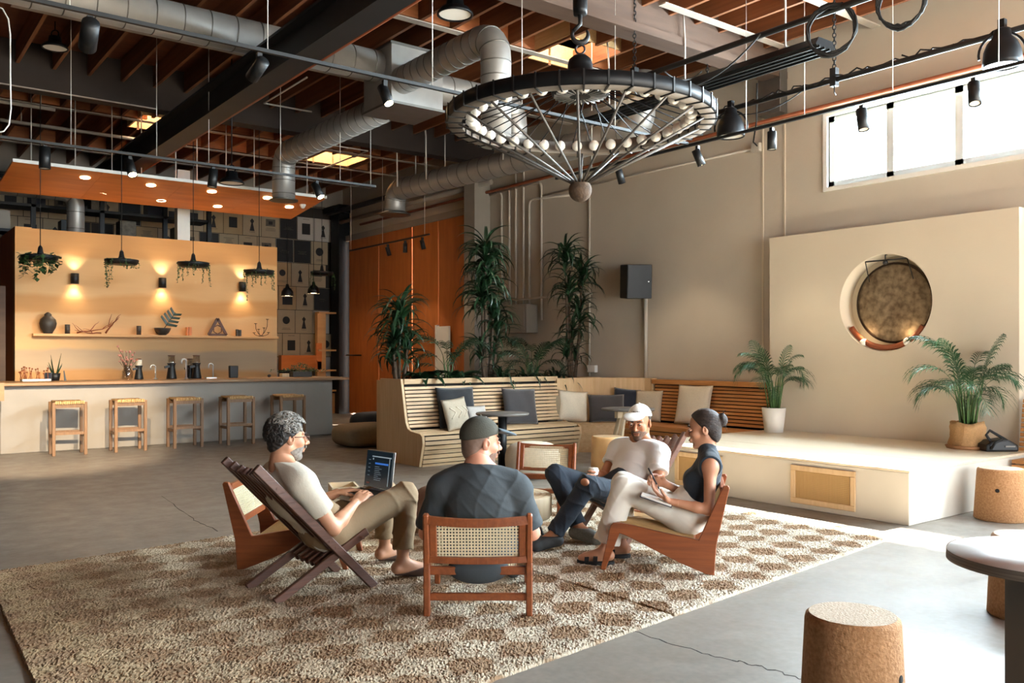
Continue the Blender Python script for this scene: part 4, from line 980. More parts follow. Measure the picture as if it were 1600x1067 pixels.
# ------------------------------------------------------------------ things on the counter
ZC_ = 1.046
def cx_(px, Y=15.35): return AY(px, 585, Y).x
x = cx_(55); tr = thing('serving_tray', 'white tray with dried brown sprigs at the left end of the counter', 'tray', (x, 15.3, ZC_))
m = MB(); m.box((x - .2, 15.2, ZC_), (x + .2, 15.42, ZC_ + .035)); m.build('tray', 'ceramic_white', tr, bevel=.006)
m = MB()
for i in range(26):
    p = V((x + R.uniform(-.22, .17), 15.3 + R.uniform(-.07, .07), ZC_ + .03)); q = p + V((R.uniform(-.05, .05), 0, R.uniform(.08, .2))); m.tube([p, q], .004, 5); m.sphere(q, .014, 6, 4)
stuff(m.build('dried_sprigs', 'teak', tr))
x = cx_(72, 15.3); m = MB(); m.lathe([(0, 0), (.05, 0), (.055, .13), (.048, .13), (.046, .02), (0, .02)], (x + .03, 15.3, ZC_), 18); tag(m.build('dark_cup', 'fab_navy'), 'dark blue cup beside the tray of dried sprigs', 'cup')
x = cx_(87); sn = thing('snake_plant', 'small spiky snake plant in a dark pot on the counter', 'plant', (x, 15.4, ZC_))
m = MB(); m.lathe([(0, 0), (.06, 0), (.08, .12), (.07, .12), (.06, .03), (0, .03)], (x, 15.4, ZC_), 18); m.build('pot', 'black', sn)
for i in range(9):
    a = R.uniform(0, 6.28); h = R.uniform(.14, .36); m = MB(); p = V((x + math.cos(a) * .03, 15.4 + math.sin(a) * .03, ZC_ + .1)); m.bar(p, p + V((math.cos(a) * .08, math.sin(a) * .05, h)), .028, .006, (math.sin(a), -math.cos(a), 0), .15); m.build('leaf', 'leaf_dark', sn)
x = cx_(101); m = MB(); m.bar((x, 15.3, ZC_), (x - .02, 15.3, ZC_ + .16), .03, .03, (0, 1, 0), .4); tag(m.build('pepper_mill', 'black'), 'tiny dark mill right of the snake plant', 'mill')
x = cx_(199); vs = thing('flower_vase', 'clear glass vase with red and pink dried flowers on the counter', 'vase', (x, 15.35, ZC_))
m = MB(); m.lathe([(0, .005), (.07, .0), (.085, .03), (.085, .14), (.055, .19), (.05, .21), (.06, .23), (.055, .23), (.045, .2), (.075, .14), (.075, .03), (0, .015)], (x, 15.35, ZC_), 20, cap=False); m.build('glass_body', 'vase_glass', vs)
m = MB(); fl = MB()
for i in range(22):
    p = V((x + R.uniform(-.02, .02), 15.35 + R.uniform(-.02, .02), ZC_ + .05)); q = p + V((R.uniform(-.17, .16), R.uniform(-.1, .1), R.uniform(.2, .42))); m.tube([p, p.lerp(q, .5) + V((0, 0, .04)), q], .003, 4); fl.sphere(q, R.uniform(.012, .026), 6, 4)
q = V((x - .16, 15.3, ZC_ + .55)); m.tube([V((x, 15.35, ZC_ + .1)), V((x - .06, 15.33, ZC_ + .35)), q], .004, 5); fl.sphere(q, .02, 6, 4); fl.sphere(q + V((.04, 0, -.07)), .018, 6, 4)
m.build('stems', 'trunk', vs); mat('petal', '#b5675a', .8, col2='#d9a08c', scale=30, rnd=.2); stuff(fl.build('flower_heads', 'petal', vs))
def grinder(px, s, lab, Y=15.35, hop='vase_glass'):
    x = cx_(px, Y); t = thing('coffee_grinder', lab, 'grinder', (x, Y, ZC_)); b = V((x, Y, ZC_))
    m = MB(); m.lathe([(0, 0), (.085 * s, 0), (.085 * s, .02 * s), (.055 * s, .2 * s), (.06 * s, .24 * s), (.075 * s, .27 * s), (0, .275 * s)], b, 20); m.build('grinder_body', 'black', t)
    m = MB(); m.bar(b + V((-.03 * s, -.02, .22 * s)), b + V((-.12 * s, -.02, .2 * s)), .04 * s, .04 * s); m.build('spout', 'black', t)
    m = MB(); m.lathe([(.06 * s, .275 * s), (.055 * s, .39 * s), (.05 * s, .39 * s), (.05 * s, .28 * s)], b, 20, cap=False); m.build('bean_hopper', hop, t)
    m = MB(); m.lathe([(0, .39 * s), (.062 * s, .39 * s), (.062 * s, .405 * s), (0, .41 * s)], b, 20); m.build('hopper_lid', 'walnut', t)
grinder(217, .85, 'short coffee grinder with a pale bean hopper beside the flower vase', hop='fab_cream')
grinder(268, 1, 'tall black coffee grinder left of the chrome tap'); grinder(297, .85, 'small black coffee grinder just behind the chrome tap', 15.5); grinder(307, 1, 'tall black coffee grinder right of the chrome tap')
for px, h, lab in ((243, .2, 'thin tap between the two left grinders'), (291, .3, 'chrome tap standing between the tall grinders'), (333, .22, 'thin gooseneck tap right of the tall grinders')):
    x = cx_(px, 15.3); m = MB(); m.tube([(x, 15.3, ZC_), (x, 15.3, ZC_ + h)] + arc((x - .04, 15.3, ZC_ + h), .04, 0, math.pi, 8, (1, 0, 0), (0, 0, 1)) + [(x - .08, 15.3, ZC_ + h - .04)], .011 if h < .29 else .017, 8); m.lathe([(0, 0), (.03, 0), (.03, .02), (0, .02)], (x, 15.3, ZC_), 12); tag(m.build('tap', 'silver'), lab, 'tap')
x = cx_(333, 15.25); m = MB(); m.box((x - .13, 15.2, ZC_), (x + .05, 15.35, ZC_ + .02)); tag(m.build('drip_tray', 'silver'), 'flat drip tray under the gooseneck tap', 'tray')
x = cx_(365); m = MB(); m.prism([(-.075, 0), (.075, 0), (.08, .22), (-.08, .22)], (x, 15.32, ZC_), (1, 0, 0), (0, 0, 1), (0, .08, 0)); tag(m.build('coffee_bag', 'black', bevel=.012), 'black coffee bag standing on the counter', 'bag')
x = cx_(419); m = MB(); m.sphere((x, 15.3, ZC_ + .03), .034, 10, 8, (1, 1, .85)); tag(m.build('small_bowl', 'ceramic_dark'), 'tiny dark bowl right of the coffee bag', 'bowl')
x = cx_(443); m = MB(); m.box((x - .07, 15.25, ZC_), (x + .07, 15.38, ZC_ + .07)); tag(m.build('wooden_box', 'light_log', bevel=.006), 'small pale box left of the herb trough', 'box')
x = cx_(470); hb = thing('herb_trough', 'leafy herbs in a dark trough at the right of the counter', 'plant', (x, 15.35, ZC_))
m = MB(); m.box((x - .19, 15.27, ZC_), (x + .19, 15.43, ZC_ + .1)); m.build('trough', 'ceramic_dark', hb, bevel=.005)
m = MB()
for i in range(260):
    p = V((x + R.gauss(0, .13), 15.35 + R.uniform(-.08, .08), ZC_ + .1)); d = V((R.uniform(-1, 1), R.uniform(-1, 1), R.uniform(0, 1))).normalized(); q = p + V(((p.x - x) * .35, 0, R.uniform(.0, .17) * max(.25, 1 - abs(p.x - x) * 3))); e = d.orthogonal().normalized() * .014
    m.add([q - e, q + d * .02, q + e + d * .004, q - d * .015], [(0, 1, 2, 3)])
stuff(m.build('herb_leaves', 'leaf_vine', hb, fixn=False))
# ------------------------------------------------------------------ hanging planters
def vine(mb, p, L, sw):
    n = max(4, int(L / .035)); P = []; x = V(p); d = V((R.uniform(-.3, .3), R.uniform(-.3, .3), -.2))
    for i in range(n):
        P.append(x.copy()); d = (d * .6 + V((R.uniform(-.25, .25), R.uniform(-.25, .25), -1)) * .5).normalized(); x = x + d * .035
    mb.m = 1; mb.tube(P, .003, 4); mb.m = 0
    for q in P:
        for k in range(2):
            e = V((R.uniform(-1, 1), R.uniform(-1, 1), R.uniform(-.6, .5))).normalized(); s = e.cross(V((0, 0, 1))).normalized() * sw * .45; f = e * sw
            mb.add([q, q + f * .5 + s, q + f + V((0, 0, -.01)), q + f * .5 - s], [(0, 1, 2, 3)])
def planter(px, py, Y, label, vines, r=.255, leafy=40, sw=.04):
    c = AY(px, py, Y); t = thing('hanging_planter', label, 'hanging plant', c, 'hanging planters over the bar')
    m = MB(); m.lathe([(.03, .0), (r * .9, .0), (r, .05), (r, .075), (r * .86, .07), (.09, .03), (.03, .03)], c, 32); m.build('planter_dish', 'black', t)
    m = MB(); m.lathe([(.08, .03), (.06, .08), (.04, .13), (.03, .2), (.012, .23), (0, .23)], c, 20); m.build('lamp_neck', 'black', t)
    m = MB(); m.tube([c + V((0, 0, .22)), (c.x, c.y, 5.79)], .006, 6); m.build('cord', 'black', t)
    m = MB()
    for a, L in vines:
        vine(m, c + V((math.cos(a) * r * .97, math.sin(a) * r * .97, .07)), L, sw)
    for i in range(leafy):
        a = R.uniform(0, 6.28); q = c + V((math.cos(a) * r * R.uniform(.75, 1.02), math.sin(a) * r * R.uniform(.75, 1.02), .08)); vine(m, q, .05, sw)
    stuff(m.build('trailing_vine', ['leaf_vine', 'stem'], t, fixn=False))
def va(*dx): return [(math.acos(max(-1, min(1, d))) * (1 if i % 2 else -1), L) for i, (d, L) in enumerate(dx)]
planter(63, 407, 14.85, 'hanging planter with big ivy leaves, far left over the bar', va((-.95, .25), (-.8, .38), (-.75, .3), (-.5, .2), (-.3, .28), (.05, .36), (.0, .3), (.3, .25), (.5, .3), (.7, .22), (.9, .18), (.8, .28)), leafy=16, sw=.085)
planter(190, 413, 14.85, 'hanging planter with one long vine at its left, second over the bar', va((-.95, .5), (-.9, .42), (-.8, .36), (-.85, .48), (-.7, .2), (.9, .12), (1, .15)), leafy=14, sw=.035)
planter(302, 417, 14.85, 'hanging planter with vines trailing left, middle and right, third over the bar', va((-1, .42), (-.95, .3), (-.5, .3), (-.35, .34), (-.2, .26), (.85, .38), (.95, .44), (1, .34)), leafy=26, sw=.032)
planter(405, 429, 14.85, 'hanging planter with thin vines all round, fourth over the bar', va((-1, .56), (-.95, .3), (-.6, .3), (-.2, .34), (.1, .3), (.5, .28), (.85, .42), (.95, .36)), leafy=34, sw=.032)
planter(503, 430, 18.2, 'hanging planter farthest right, before the wall of posters', va((-1, .4), (-.9, .45), (.95, .45), (1, .35)), leafy=8, sw=.032)
for px, py, lab in ((449, 462, 'dark dome pendant lamp before the posters, left of two'), (490, 458, 'dark dome pendant lamp before the posters, right of two')):
    c = AY(px, py, 18.6); t = thing('pendant_lamp', lab, 'lamp', c)
    m = MB(); m.lathe([(.135, -.01), (.14, 0), (.13, .09), (.09, .15), (.04, .19), (.03, .26), (0, .26)], c, 24, cap=False); m.build('lamp_shade', 'black', t)
    m = MB(); m.lathe([(0, .005), (.125, .005)], c, 24, cap=False); m.build('lens', 'downlight_on', t)
    m = MB(); m.tube([c + V((0, 0, .25)), (c.x, c.y, 5.79)], .006, 6); m.build('cord', 'black', t)
# ------------------------------------------------------------------ wall of pasted posters
pw_ = thing('poster_wall', 'back wall pasted edge to edge with old posters and prints', 'wall covering', (6.2, 20.37, .3))
YW = 20.36; PW, PH = .46, .58
for r in range(8):
    row_shift = R.uniform(-.2, .2)
    for c in range(16):
        x0 = 2.4 + row_shift + c * PW; z0 = .25 + r * PH
        if x0 < 6.4 and z0 < 3.2: continue
        m = MB(); g = .006; y = YW - R.uniform(0, .006)
        def rect(a, b, cc, d, mi, dy=.0015):
            m.m = mi; m.add([(a, y - dy, b), (cc, y - dy, b), (cc, y - dy, d), (a, y - dy, d)], [(0, 1, 2, 3)]); m.m = 0
        m.box((x0 + g, y, z0 + g), (x0 + PW - g, y + .004, z0 + PH - g)); k = R.random(); cx = x0 + PW / 2; cz = z0 + PH / 2
        def lines(zz, n, w_=.26):
            for i in range(n): q = w_ * R.uniform(.5, 1) / 2; rect(cx - q, zz - i * .03, cx + q, zz - i * .03 + .009, 2)
        if k < .13: rect(x0 + .012, z0 + .012, x0 + PW - .012, z0 + PH - .012, 1); lines(cz, 3)
        elif k < .42: s = R.uniform(.09, .13); rect(cx - s, cz - s * 1.3, cx + s, cz + s * 1.2, 1); lines(z0 + PH - .06, 1)
        elif k < .58:
            rr_ = R.uniform(.08, .11); m.m = 1; m.add([(cx + math.cos(a) * rr_, y - .0015, cz + .03 + math.sin(a) * rr_) for a in [2 * math.pi * i / 20 for i in range(20)]], [tuple(range(20))]); m.m = 0; lines(z0 + .12, 2)
        elif k < .72: lines(z0 + PH - .1, 9); rect(cx - .05, z0 + .08, cx + .05, z0 + .16, 1)
        elif k < .86: rect(cx - .12, cz - .02, cx + .12, cz + .15, 2); rect(cx - .05, cz + .02, cx + .05, cz + .1, 1, .003); lines(cz - .07, 3)
        else:
            m.m = 1; m.add([(cx - .06, y - .0015, z0 + .12), (cx + .06, y - .0015, z0 + .12), (cx + .02, y - .0015, z0 + .3), (cx + .05, y - .0015, z0 + .36), (cx, y - .0015, z0 + .42), (cx - .05, y - .0015, z0 + .36), (cx - .02, y - .0015, z0 + .3)], [(0, 1, 2, 3, 4, 5, 6)]); m.m = 0; lines(z0 + .09, 1)
        m.build('poster', [R.choice(['paper', 'paper', 'paper', 'sheet_tan', 'fab_grey']), 'print_dark', 'print_mid'], pw_, fixn=False)
ws = thing('display_shelf', 'orange plywood display frame standing before the poster wall', 'shelf', (8.2, 20.0, 0))
def wall_x(px): return AY(px, 500, 20.05).x
xa, xb, xc = wall_x(437), wall_x(500), wall_x(538)
for x in (xb, xc): m = MB(); m.box((x - .11, 19.95, 0), (x + .11, 20.1, 2.5)); m.build('upright', 'bar_ply', ws)
for z in (.55, 1.05, 1.55, 2.48): m = MB(); m.box((xb - .1, 19.9, z), (xc + .1, 20.12, z + .04)); m.build('shelf_board', 'bar_ply', ws)
m = MB(); m.box((xa, 19.95, 1.1), (xb, 20.1, 1.45)); m.box((xa + .9, 19.94, 1.3), (xb, 19.98, 1.75)); m.build('lower_panel', 'canopy_ply', ws)
m = MB(); m.box((xb, 19.98, 0), (xc, 20.1, .5)); m.build('base_panel', 'bar_ply', ws)
# dim steel rack and pale post behind the top of the bar wall
rk = thing('steel_rack', 'dark steel rack of boxes glimpsed above the bar wall', 'rack', (4, 18.8, 0))
for x in (.4, 1.6, 2.8, 4.0, 5.2, 6.1): m = MB(); m.box((x - .04, 18.5, 3.62 if x > 2.3 else 0), (x + .04, 18.6, 4.9)); m.build('upright', 'steel_dark', rk)
for z in (3.75, 4.25, 4.7): m = MB(); m.box((-.5, 18.5, z), (6.1, 19.1, z + .05)); m.build('rack_shelf', 'steel_dark', rk)
for k in range(11):
    x = .1 + k * .53; z = 3.8 + .5 * (k % 2); w_ = R.uniform(.15, .3); m = MB(); m.box((x, 18.55, z), (x + w_, 18.9, z + R.uniform(.2, .36))); tag(m.build('storage_box', R.choice(['print_mid', 'black', 'fab_navy', 'grey_paint'])), 'dim storage box on the steel rack above the bar wall, %s from the left' % ('first', 'second', 'third', 'fourth', 'fifth', 'sixth', 'seventh', 'eighth', 'ninth', 'tenth', 'eleventh')[k], 'box', 'boxes on the steel rack')
p = AY(286, 350, 17.6); m = MB(); m.box((p.x - .12, 17.55, 3.0), (p.x + .12, 17.75, 5.1)); tag(m.build('white_post', 'white_paint'), 'short white post between canopy and bar wall', 'post')
# ------------------------------------------------------------------ plants
def leaf_mesh(name, L, W, up, droop, mt, n=7, fold=.25):
    P = []; x = z = 0.; a = up
    for i in range(n + 1):
        P.append((x, z)); x += math.cos(a) * L / n; z += math.sin(a) * L / n; a -= droop / n * (1 + i / n * .6)
    vs = []; fs = []
    for i, (x, z) in enumerate(P):
        t = i / n; w_ = W * (min(1, t * 4 + .35)) * (1 - t ** 2.6) + .0008
        vs += [(x, -w_ / 2, z + w_ * fold), (x, 0, z), (x, w_ / 2, z + w_ * fold)]
    for i in range(n):
        a_ = i * 3; fs += [(a_, a_ + 3, a_ + 4, a_ + 1), (a_ + 1, a_ + 4, a_ + 5, a_ + 2)]
    me = bpy.data.meshes.new(name); me.from_pydata(vs, [], fs); me.polygons.foreach_set('use_smooth', [True] * len(fs)); me.materials.append(MATS[mt]); return me
DL = [leaf_mesh('leaf', .60, .054, u, d, 'leaf_dark') for u, d in ((1.25, 2.1), (1.1, 2.5), (.8, 2.2), (1.35, 1.5), (.4, 1.7), (1.2, 2.9))]
BL = [leaf_mesh('leaf', .42, .11, u, d, 'leaf_dark') for u, d in ((1.0, 1.4), (.7, 1.5), (1.2, 1.9))]
def head(parent, c, n, s, meshes, tilt=0.35, upright=4):
    for i in range(n):
        me = meshes[3] if (i < upright and len(meshes) > 3) else R.choice(meshes); a = i * 2.399 + R.uniform(-.3, .3); zz = R.uniform(-.20, .08) if i >= upright else .08
        M = Matrix.Translation(V(c) + V((0, 0, zz * s)) - parent.location) @ Matrix.Rotation(a, 4, 'Z') @ Matrix.Rotation(R.uniform(-tilt, tilt), 4, 'X') @ Matrix.Rotation(R.uniform(-.25, .25), 4, 'Y') @ Matrix.Scale(s * R.uniform(.8, 1.12), 4)
        place(me, 'leaf', parent, M)
ZP = 1.03
def dracaena(label, base, heads):
    heads = [(a, b_, z, int(n * 1.15), s) for a, b_, z, n, s in heads] + [(-.12, -.05, 1.5, 20, .8), (.1, 0, 1.38, 20, .75)]
    t = thing('dracaena', label, 'plant', base); b = V(base)
    for (dx, dy, z, n, s) in heads:
        p = V((b.x + dx, b.y + dy, z)); m = MB(); m.tube([b + V((dx * .3, dy * .3, -.05)), V((b.x + dx * .8, b.y + dy * .8, lerp(b.z, z, .5))), p], [.026, .022, .016], 8); m.build('cane_stem', 'trunk', t)
        head(t, p, n, s, DL)
    return t
def base_at(px, Y): q = AY(px, 590, Y); return (q.x, Y, ZP)
dracaena('shortest dracaena at the left end of the planter, before the orange doors', base_at(624, 10.5), [(0, 0, 2.02, 46, .95), (-.05, .05, 1.72, 36, .85), (.1, -.05, 1.6, 30, .85), (-.12, 0, 1.45, 24, .8)])
dracaena('tallest bushy dracaena in the middle of the planter', base_at(760, 10.55), [(-.02, 0, 2.95, 52, 1.0), (.04, .05, 2.62, 48, 1.0), (-.08, 0, 2.3, 44, .95), (.12, 0, 2.0, 38, .9), (.2, .0, 1.75, 28, .85)])
dracaena('tall two-tiered dracaena at the right end of the planter by the wall', base_at(893, 10.6), [(-.12, 0, 3.0, 46, .95), (.22, .0, 2.72, 40, .9), (-.05, 0, 2.45, 36, .9), (.18, 0, 2.1, 40, .9), (.02, 0, 1.8, 26, .85)])
def frond_mesh(name, L, up, droop, nl, ll, lw, mt, spread=1.05, n=12):
    vs = []; fs = []; P = []; x = z = 0.; a = up
    for i in range(n + 1):
        P.append((x, z, a)); x += math.cos(a) * L / n; z += math.sin(a) * L / n; a -= droop / n * (1 + i / n)
    for i in range(n):           # rachis
        w_ = .006 * (1 - .7 * i / n); o = len(vs)
        for (x, z, a) in (P[i], P[i + 1]): vs += [(x, -w_, z), (x, w_, z), (x - math.sin(a) * w_, 0, z + w_)]
        fs += [(o, o + 1, o + 4, o + 3), (o + 1, o + 2, o + 5, o + 4), (o + 2, o, o + 3, o + 5)]
    for i in range(nl):
        t = .28 + .72 * i / (nl - 1); k = min(n - 1, int(t * n)); f = t * n - k; p0, p1 = P[k], P[k + 1]
        x, z, a = lerp(p0[0], p1[0], f), lerp(p0[1], p1[1], f), p0[2]
        l = ll * (math.sin(math.pi * (.18 + .8 * (t - .28) / .72)) ** .6); fw_ = spread * (1 - .55 * t)
        for s in (1, -1):
            d = V((math.cos(a) * math.cos(fw_), s * math.sin(fw_), math.sin(a) * math.cos(fw_) + .3 - .25 * (i % 2))).normalized(); q = V((x, 0, z)); o = len(vs); side = V((math.cos(a), 0, math.sin(a))) * lw
            pts = [q, q + d * l * .4 + V((0, 0, -.02 * l)), q + d * l * .75 + V((0, 0, -.2 * l)), q + d * l * .97 + V((0, 0, -.48 * l))]
            for j, pt in enumerate(pts): ww = (.55, 1, .75, .05)[j]; vs += [pt - side * ww * .5, pt + side * ww * .5]
            for j in range(3): fs.append((o + 2 * j, o + 2 * j + 1, o + 2 * j + 3, o + 2 * j + 2))
    me = bpy.data.meshes.new(name); me.from_pydata([tuple(v) for v in vs], [], fs); me.materials.append(MATS[mt]); return me
FR = [frond_mesh('frond', .62, u, d, 19, .30, .0165, 'leaf_palm', 1.0) for u, d in ((1.3, 1.0), (1.1, 1.5), (.95, 1.9), (1.45, .35))]
FRD = [frond_mesh('frond', .7, u, d, 20, .24, .022, 'leaf_dark') for u, d in ((1.2, 1.3), (1.0, 1.7), (1.35, .8))]
def palm(label, base, fr, n, s, stem_h, meshes, parent_extra=None, rnd=.05):
    t = thing('potted_palm' if parent_extra else 'palm', label, 'plant', base); b = V(base)
    if parent_extra: parent_extra(t, b); b = b + V((0, 0, fr))
    for i in range(n):
        a = i * 2.399 + R.uniform(-.3, .3); r = R.uniform(.01, rnd + .02); p = b + V((math.cos(a) * r, math.sin(a) * r, 0)); h = stem_h * R.uniform(.45, 1.1) * (1 if i % 3 else 1.2)
        q = p + V((math.cos(a) * .18 * h, math.sin(a) * .18 * h, h)); m = MB(); m.tube([p - V((0, 0, .03)), p.lerp(q, .5) + V((0, 0, .02)), q], [.011, .009, .006], 6); m.build('stem', 'stem', t)
        me = meshes[3] if (i % 6 == 5 and len(meshes) > 3) else meshes[i % min(3, len(meshes))]
        M = Matrix.Translation(q - V(base)) @ Matrix.Rotation(a, 4, 'Z') @ Matrix.Rotation(R.uniform(-.2, .2), 4, 'X') @ Matrix.Scale(s * R.uniform(.85, 1.1) * (.7 if parent_extra and math.cos(a) > .35 else 1), 4); place(me, 'frond', t, M)
    return t
palm('dark arching palm between the left and middle dracaenas', base_at(700, 10.45), 0, 8, .85, .34, FRD)
palm('dark fan of palm fronds between the middle and right dracaenas', base_at(832, 10.5), 0, 13, .85, .32, FRD)
def low(label, base, n, s, mesh):
    t = thing('leafy_plant', label, 'plant', base); 
    for i in range(n):
        a = i * 2.399; place(R.choice(mesh), 'leaf', t, Matrix.Translation(V((R.uniform(-.08, .08), R.uniform(-.05, .05), 0))) @ Matrix.Rotation(a, 4, 'Z') @ Matrix.Scale(s * R.uniform(.7, 1.1), 4))
    return t
low('low broad leaved plant right of the shortest dracaena', base_at(662, 10.4), 24, 1.15, BL)
low('low broad leaved plant under the arching palm', base_at(715, 10.4), 22, 1.1, BL)
low('low spiky plant at the foot of the middle dracaena', base_at(785, 10.38), 44, .85, DL)
low('low spiky plant under the fan palm', base_at(826, 10.38), 44, .85, DL)
low('low spiky plant at the foot of the right dracaena', base_at(868, 10.4), 40, .8, DL)
# stage palms
def white_pot(t, b):
    m = MB(); m.lathe([(0, 0), (.115, 0), (.15, .31), (.138, .31), (.135, .27), (0, .27)], b, 32); m.build('pot', 'ceramic_white', t)
    m = MB(); m.lathe([(0, .275), (.136, .275), (.14, .30), (0, .31)], b, 24); m.build('soil', 'soil', t)
def burlap_pot(t, b):
    m = MB(); n = 40; prof = [(0, 0), (.165, 0), (.18, .05), (.165, .14), (.17, .22), (.16, .28), (.15, .27), (.14, .2), (0, .2)]; m.lathe(prof, b, n)
    for i in range(len(m.v)):
        x, y, z = m.v[i]; a = math.atan2(y - b.y, x - b.x); k = 1 + .05 * math.sin(5 * a + z * 30) + .03 * math.sin(11 * a - z * 17); m.v[i] = (b.x + (x - b.x) * k, b.y + (y - b.y) * k, z + (.015 * math.sin(3 * a) if z > b.z + .2 else 0))
    m.build('burlap_wrap', 'burlap', t)
    m = MB(); m.lathe([(0, 0), (.2, 0), (.215, .03), (.2, .035), (0, .02)], b, 32); m.build('saucer', 'terracotta', t)
    m = MB(); m.lathe([(0, .2), (.145, .2), (.14, .22), (0, .225)], b, 24); m.build('soil', 'soil', t)
pw1 = AX(1209, 672, 9.38)
palm('green palm in a white pot on the left of the stage', (pw1.x, pw1.y, SZ), .3, 28, .70, .42, FR, white_pot)
palm('green palm in a burlap wrapped pot at the right of the stage', (9.36, 4.36, SZ), .22, 27, .84, .46, FR, burlap_pot)
# ------------------------------------------------------------------ rugs (two shaggy halves with a diamond check)
def rug_mat():
    m = mat('rug', '#e0d6c4', .95, var=.05, scale=40)
    nt = m.node_tree; n = nt.nodes; L = nt.links; b = n['Principled BSDF']
    g = n.new('ShaderNodeNewGeometry'); sep = n.new('ShaderNodeSeparateXYZ')
    w1 = n.new('ShaderNodeTexNoise'); w1.inputs['Scale'].default_value = 38; w1.inputs['Detail'].default_value = 2; L.new(g.outputs['Position'], w1.inputs['Vector'])
    w2 = n.new('ShaderNodeTexNoise'); w2.inputs['Scale'].default_value = 3.5; L.new(g.outputs['Position'], w2.inputs['Vector'])
    def vm(op, a, b_):
        q = n.new('ShaderNodeVectorMath'); q.operation = op
        for i, v in enumerate((a, b_)):
            if isinstance(v, tuple): q.inputs[i].default_value = v
            else: L.new(v, q.inputs[i])
        return q
    def ma(op, a, b_=0., c=None):
        q = n.new('ShaderNodeMath'); q.operation = op
        for i, v in enumerate((a, b_) if c is None else (a, b_, c)):
            if isinstance(v, (int, float)): q.inputs[i].default_value = v
            else: L.new(v, q.inputs[i])
        return q.outputs[0]
    s1 = vm('SUBTRACT', w1.outputs['Color'], (.5, .5, .5)); s1m = vm('MULTIPLY', s1.outputs[0], (.085, .085, 0))
    s2 = vm('SUBTRACT', w2.outputs['Color'], (.5, .5, .5)); s2m = vm('MULTIPLY', s2.outputs[0], (.11, .11, 0))
    p = vm('ADD', g.outputs['Position'], s1m.outputs[0]); p = vm('ADD', p.outputs[0], s2m.outputs[0]); p = vm('SUBTRACT', p.outputs[0], (6.28, 4.633, 0))
    da = vm('DOT_PRODUCT', p.outputs[0], (.9943, .107, 0)); db = vm('DOT_PRODUCT', p.outputs[0], (-.107, .9943, 0))
    ca = ma('COSINE', ma('MULTIPLY', da.outputs['Value'], 2 * math.pi / .342)); cb_ = ma('COSINE', ma('MULTIPLY', db.outputs['Value'], 2 * math.pi / .293))
    sm = ma('ADD', ca, cb_)
    mr = n.new('ShaderNodeMapRange'); mr.inputs[1].default_value = -.22; mr.inputs[2].default_value = .42; L.new(sm, mr.inputs[0])
    # the room's dimmer left side is painted in: pale diamonds darken to tan
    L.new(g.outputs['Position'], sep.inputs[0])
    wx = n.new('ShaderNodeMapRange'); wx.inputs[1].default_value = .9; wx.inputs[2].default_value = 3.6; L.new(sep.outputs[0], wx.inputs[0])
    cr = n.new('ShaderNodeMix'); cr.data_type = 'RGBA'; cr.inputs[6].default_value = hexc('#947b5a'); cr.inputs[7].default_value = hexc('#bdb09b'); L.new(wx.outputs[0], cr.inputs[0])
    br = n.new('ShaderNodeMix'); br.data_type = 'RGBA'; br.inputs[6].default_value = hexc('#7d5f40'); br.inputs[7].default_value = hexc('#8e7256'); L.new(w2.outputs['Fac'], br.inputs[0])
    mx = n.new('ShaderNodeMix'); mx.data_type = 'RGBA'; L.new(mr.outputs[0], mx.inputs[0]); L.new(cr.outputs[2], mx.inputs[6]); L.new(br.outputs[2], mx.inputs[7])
    w3 = n.new('ShaderNodeTexNoise'); w3.inputs['Scale'].default_value = 190; w3.inputs['Detail'].default_value = 2; L.new(g.outputs['Position'], w3.inputs['Vector'])
    r3 = n.new('ShaderNodeMapRange'); r3.inputs[1].default_value = .3; r3.inputs[2].default_value = .7; r3.inputs[3].default_value = .78; r3.inputs[4].default_value = 1.15; L.new(w3.outputs['Fac'], r3.inputs[0])
    mm = n.new('ShaderNodeMix'); mm.data_type = 'RGBA'; mm.blend_type = 'MULTIPLY'; mm.inputs[0].default_value = 1; L.new(mx.outputs[2], mm.inputs[6]); L.new(r3.outputs[0], mm.inputs[7])
    L.new(mm.outputs[2], b.inputs['Base Color'])
rug_mat()
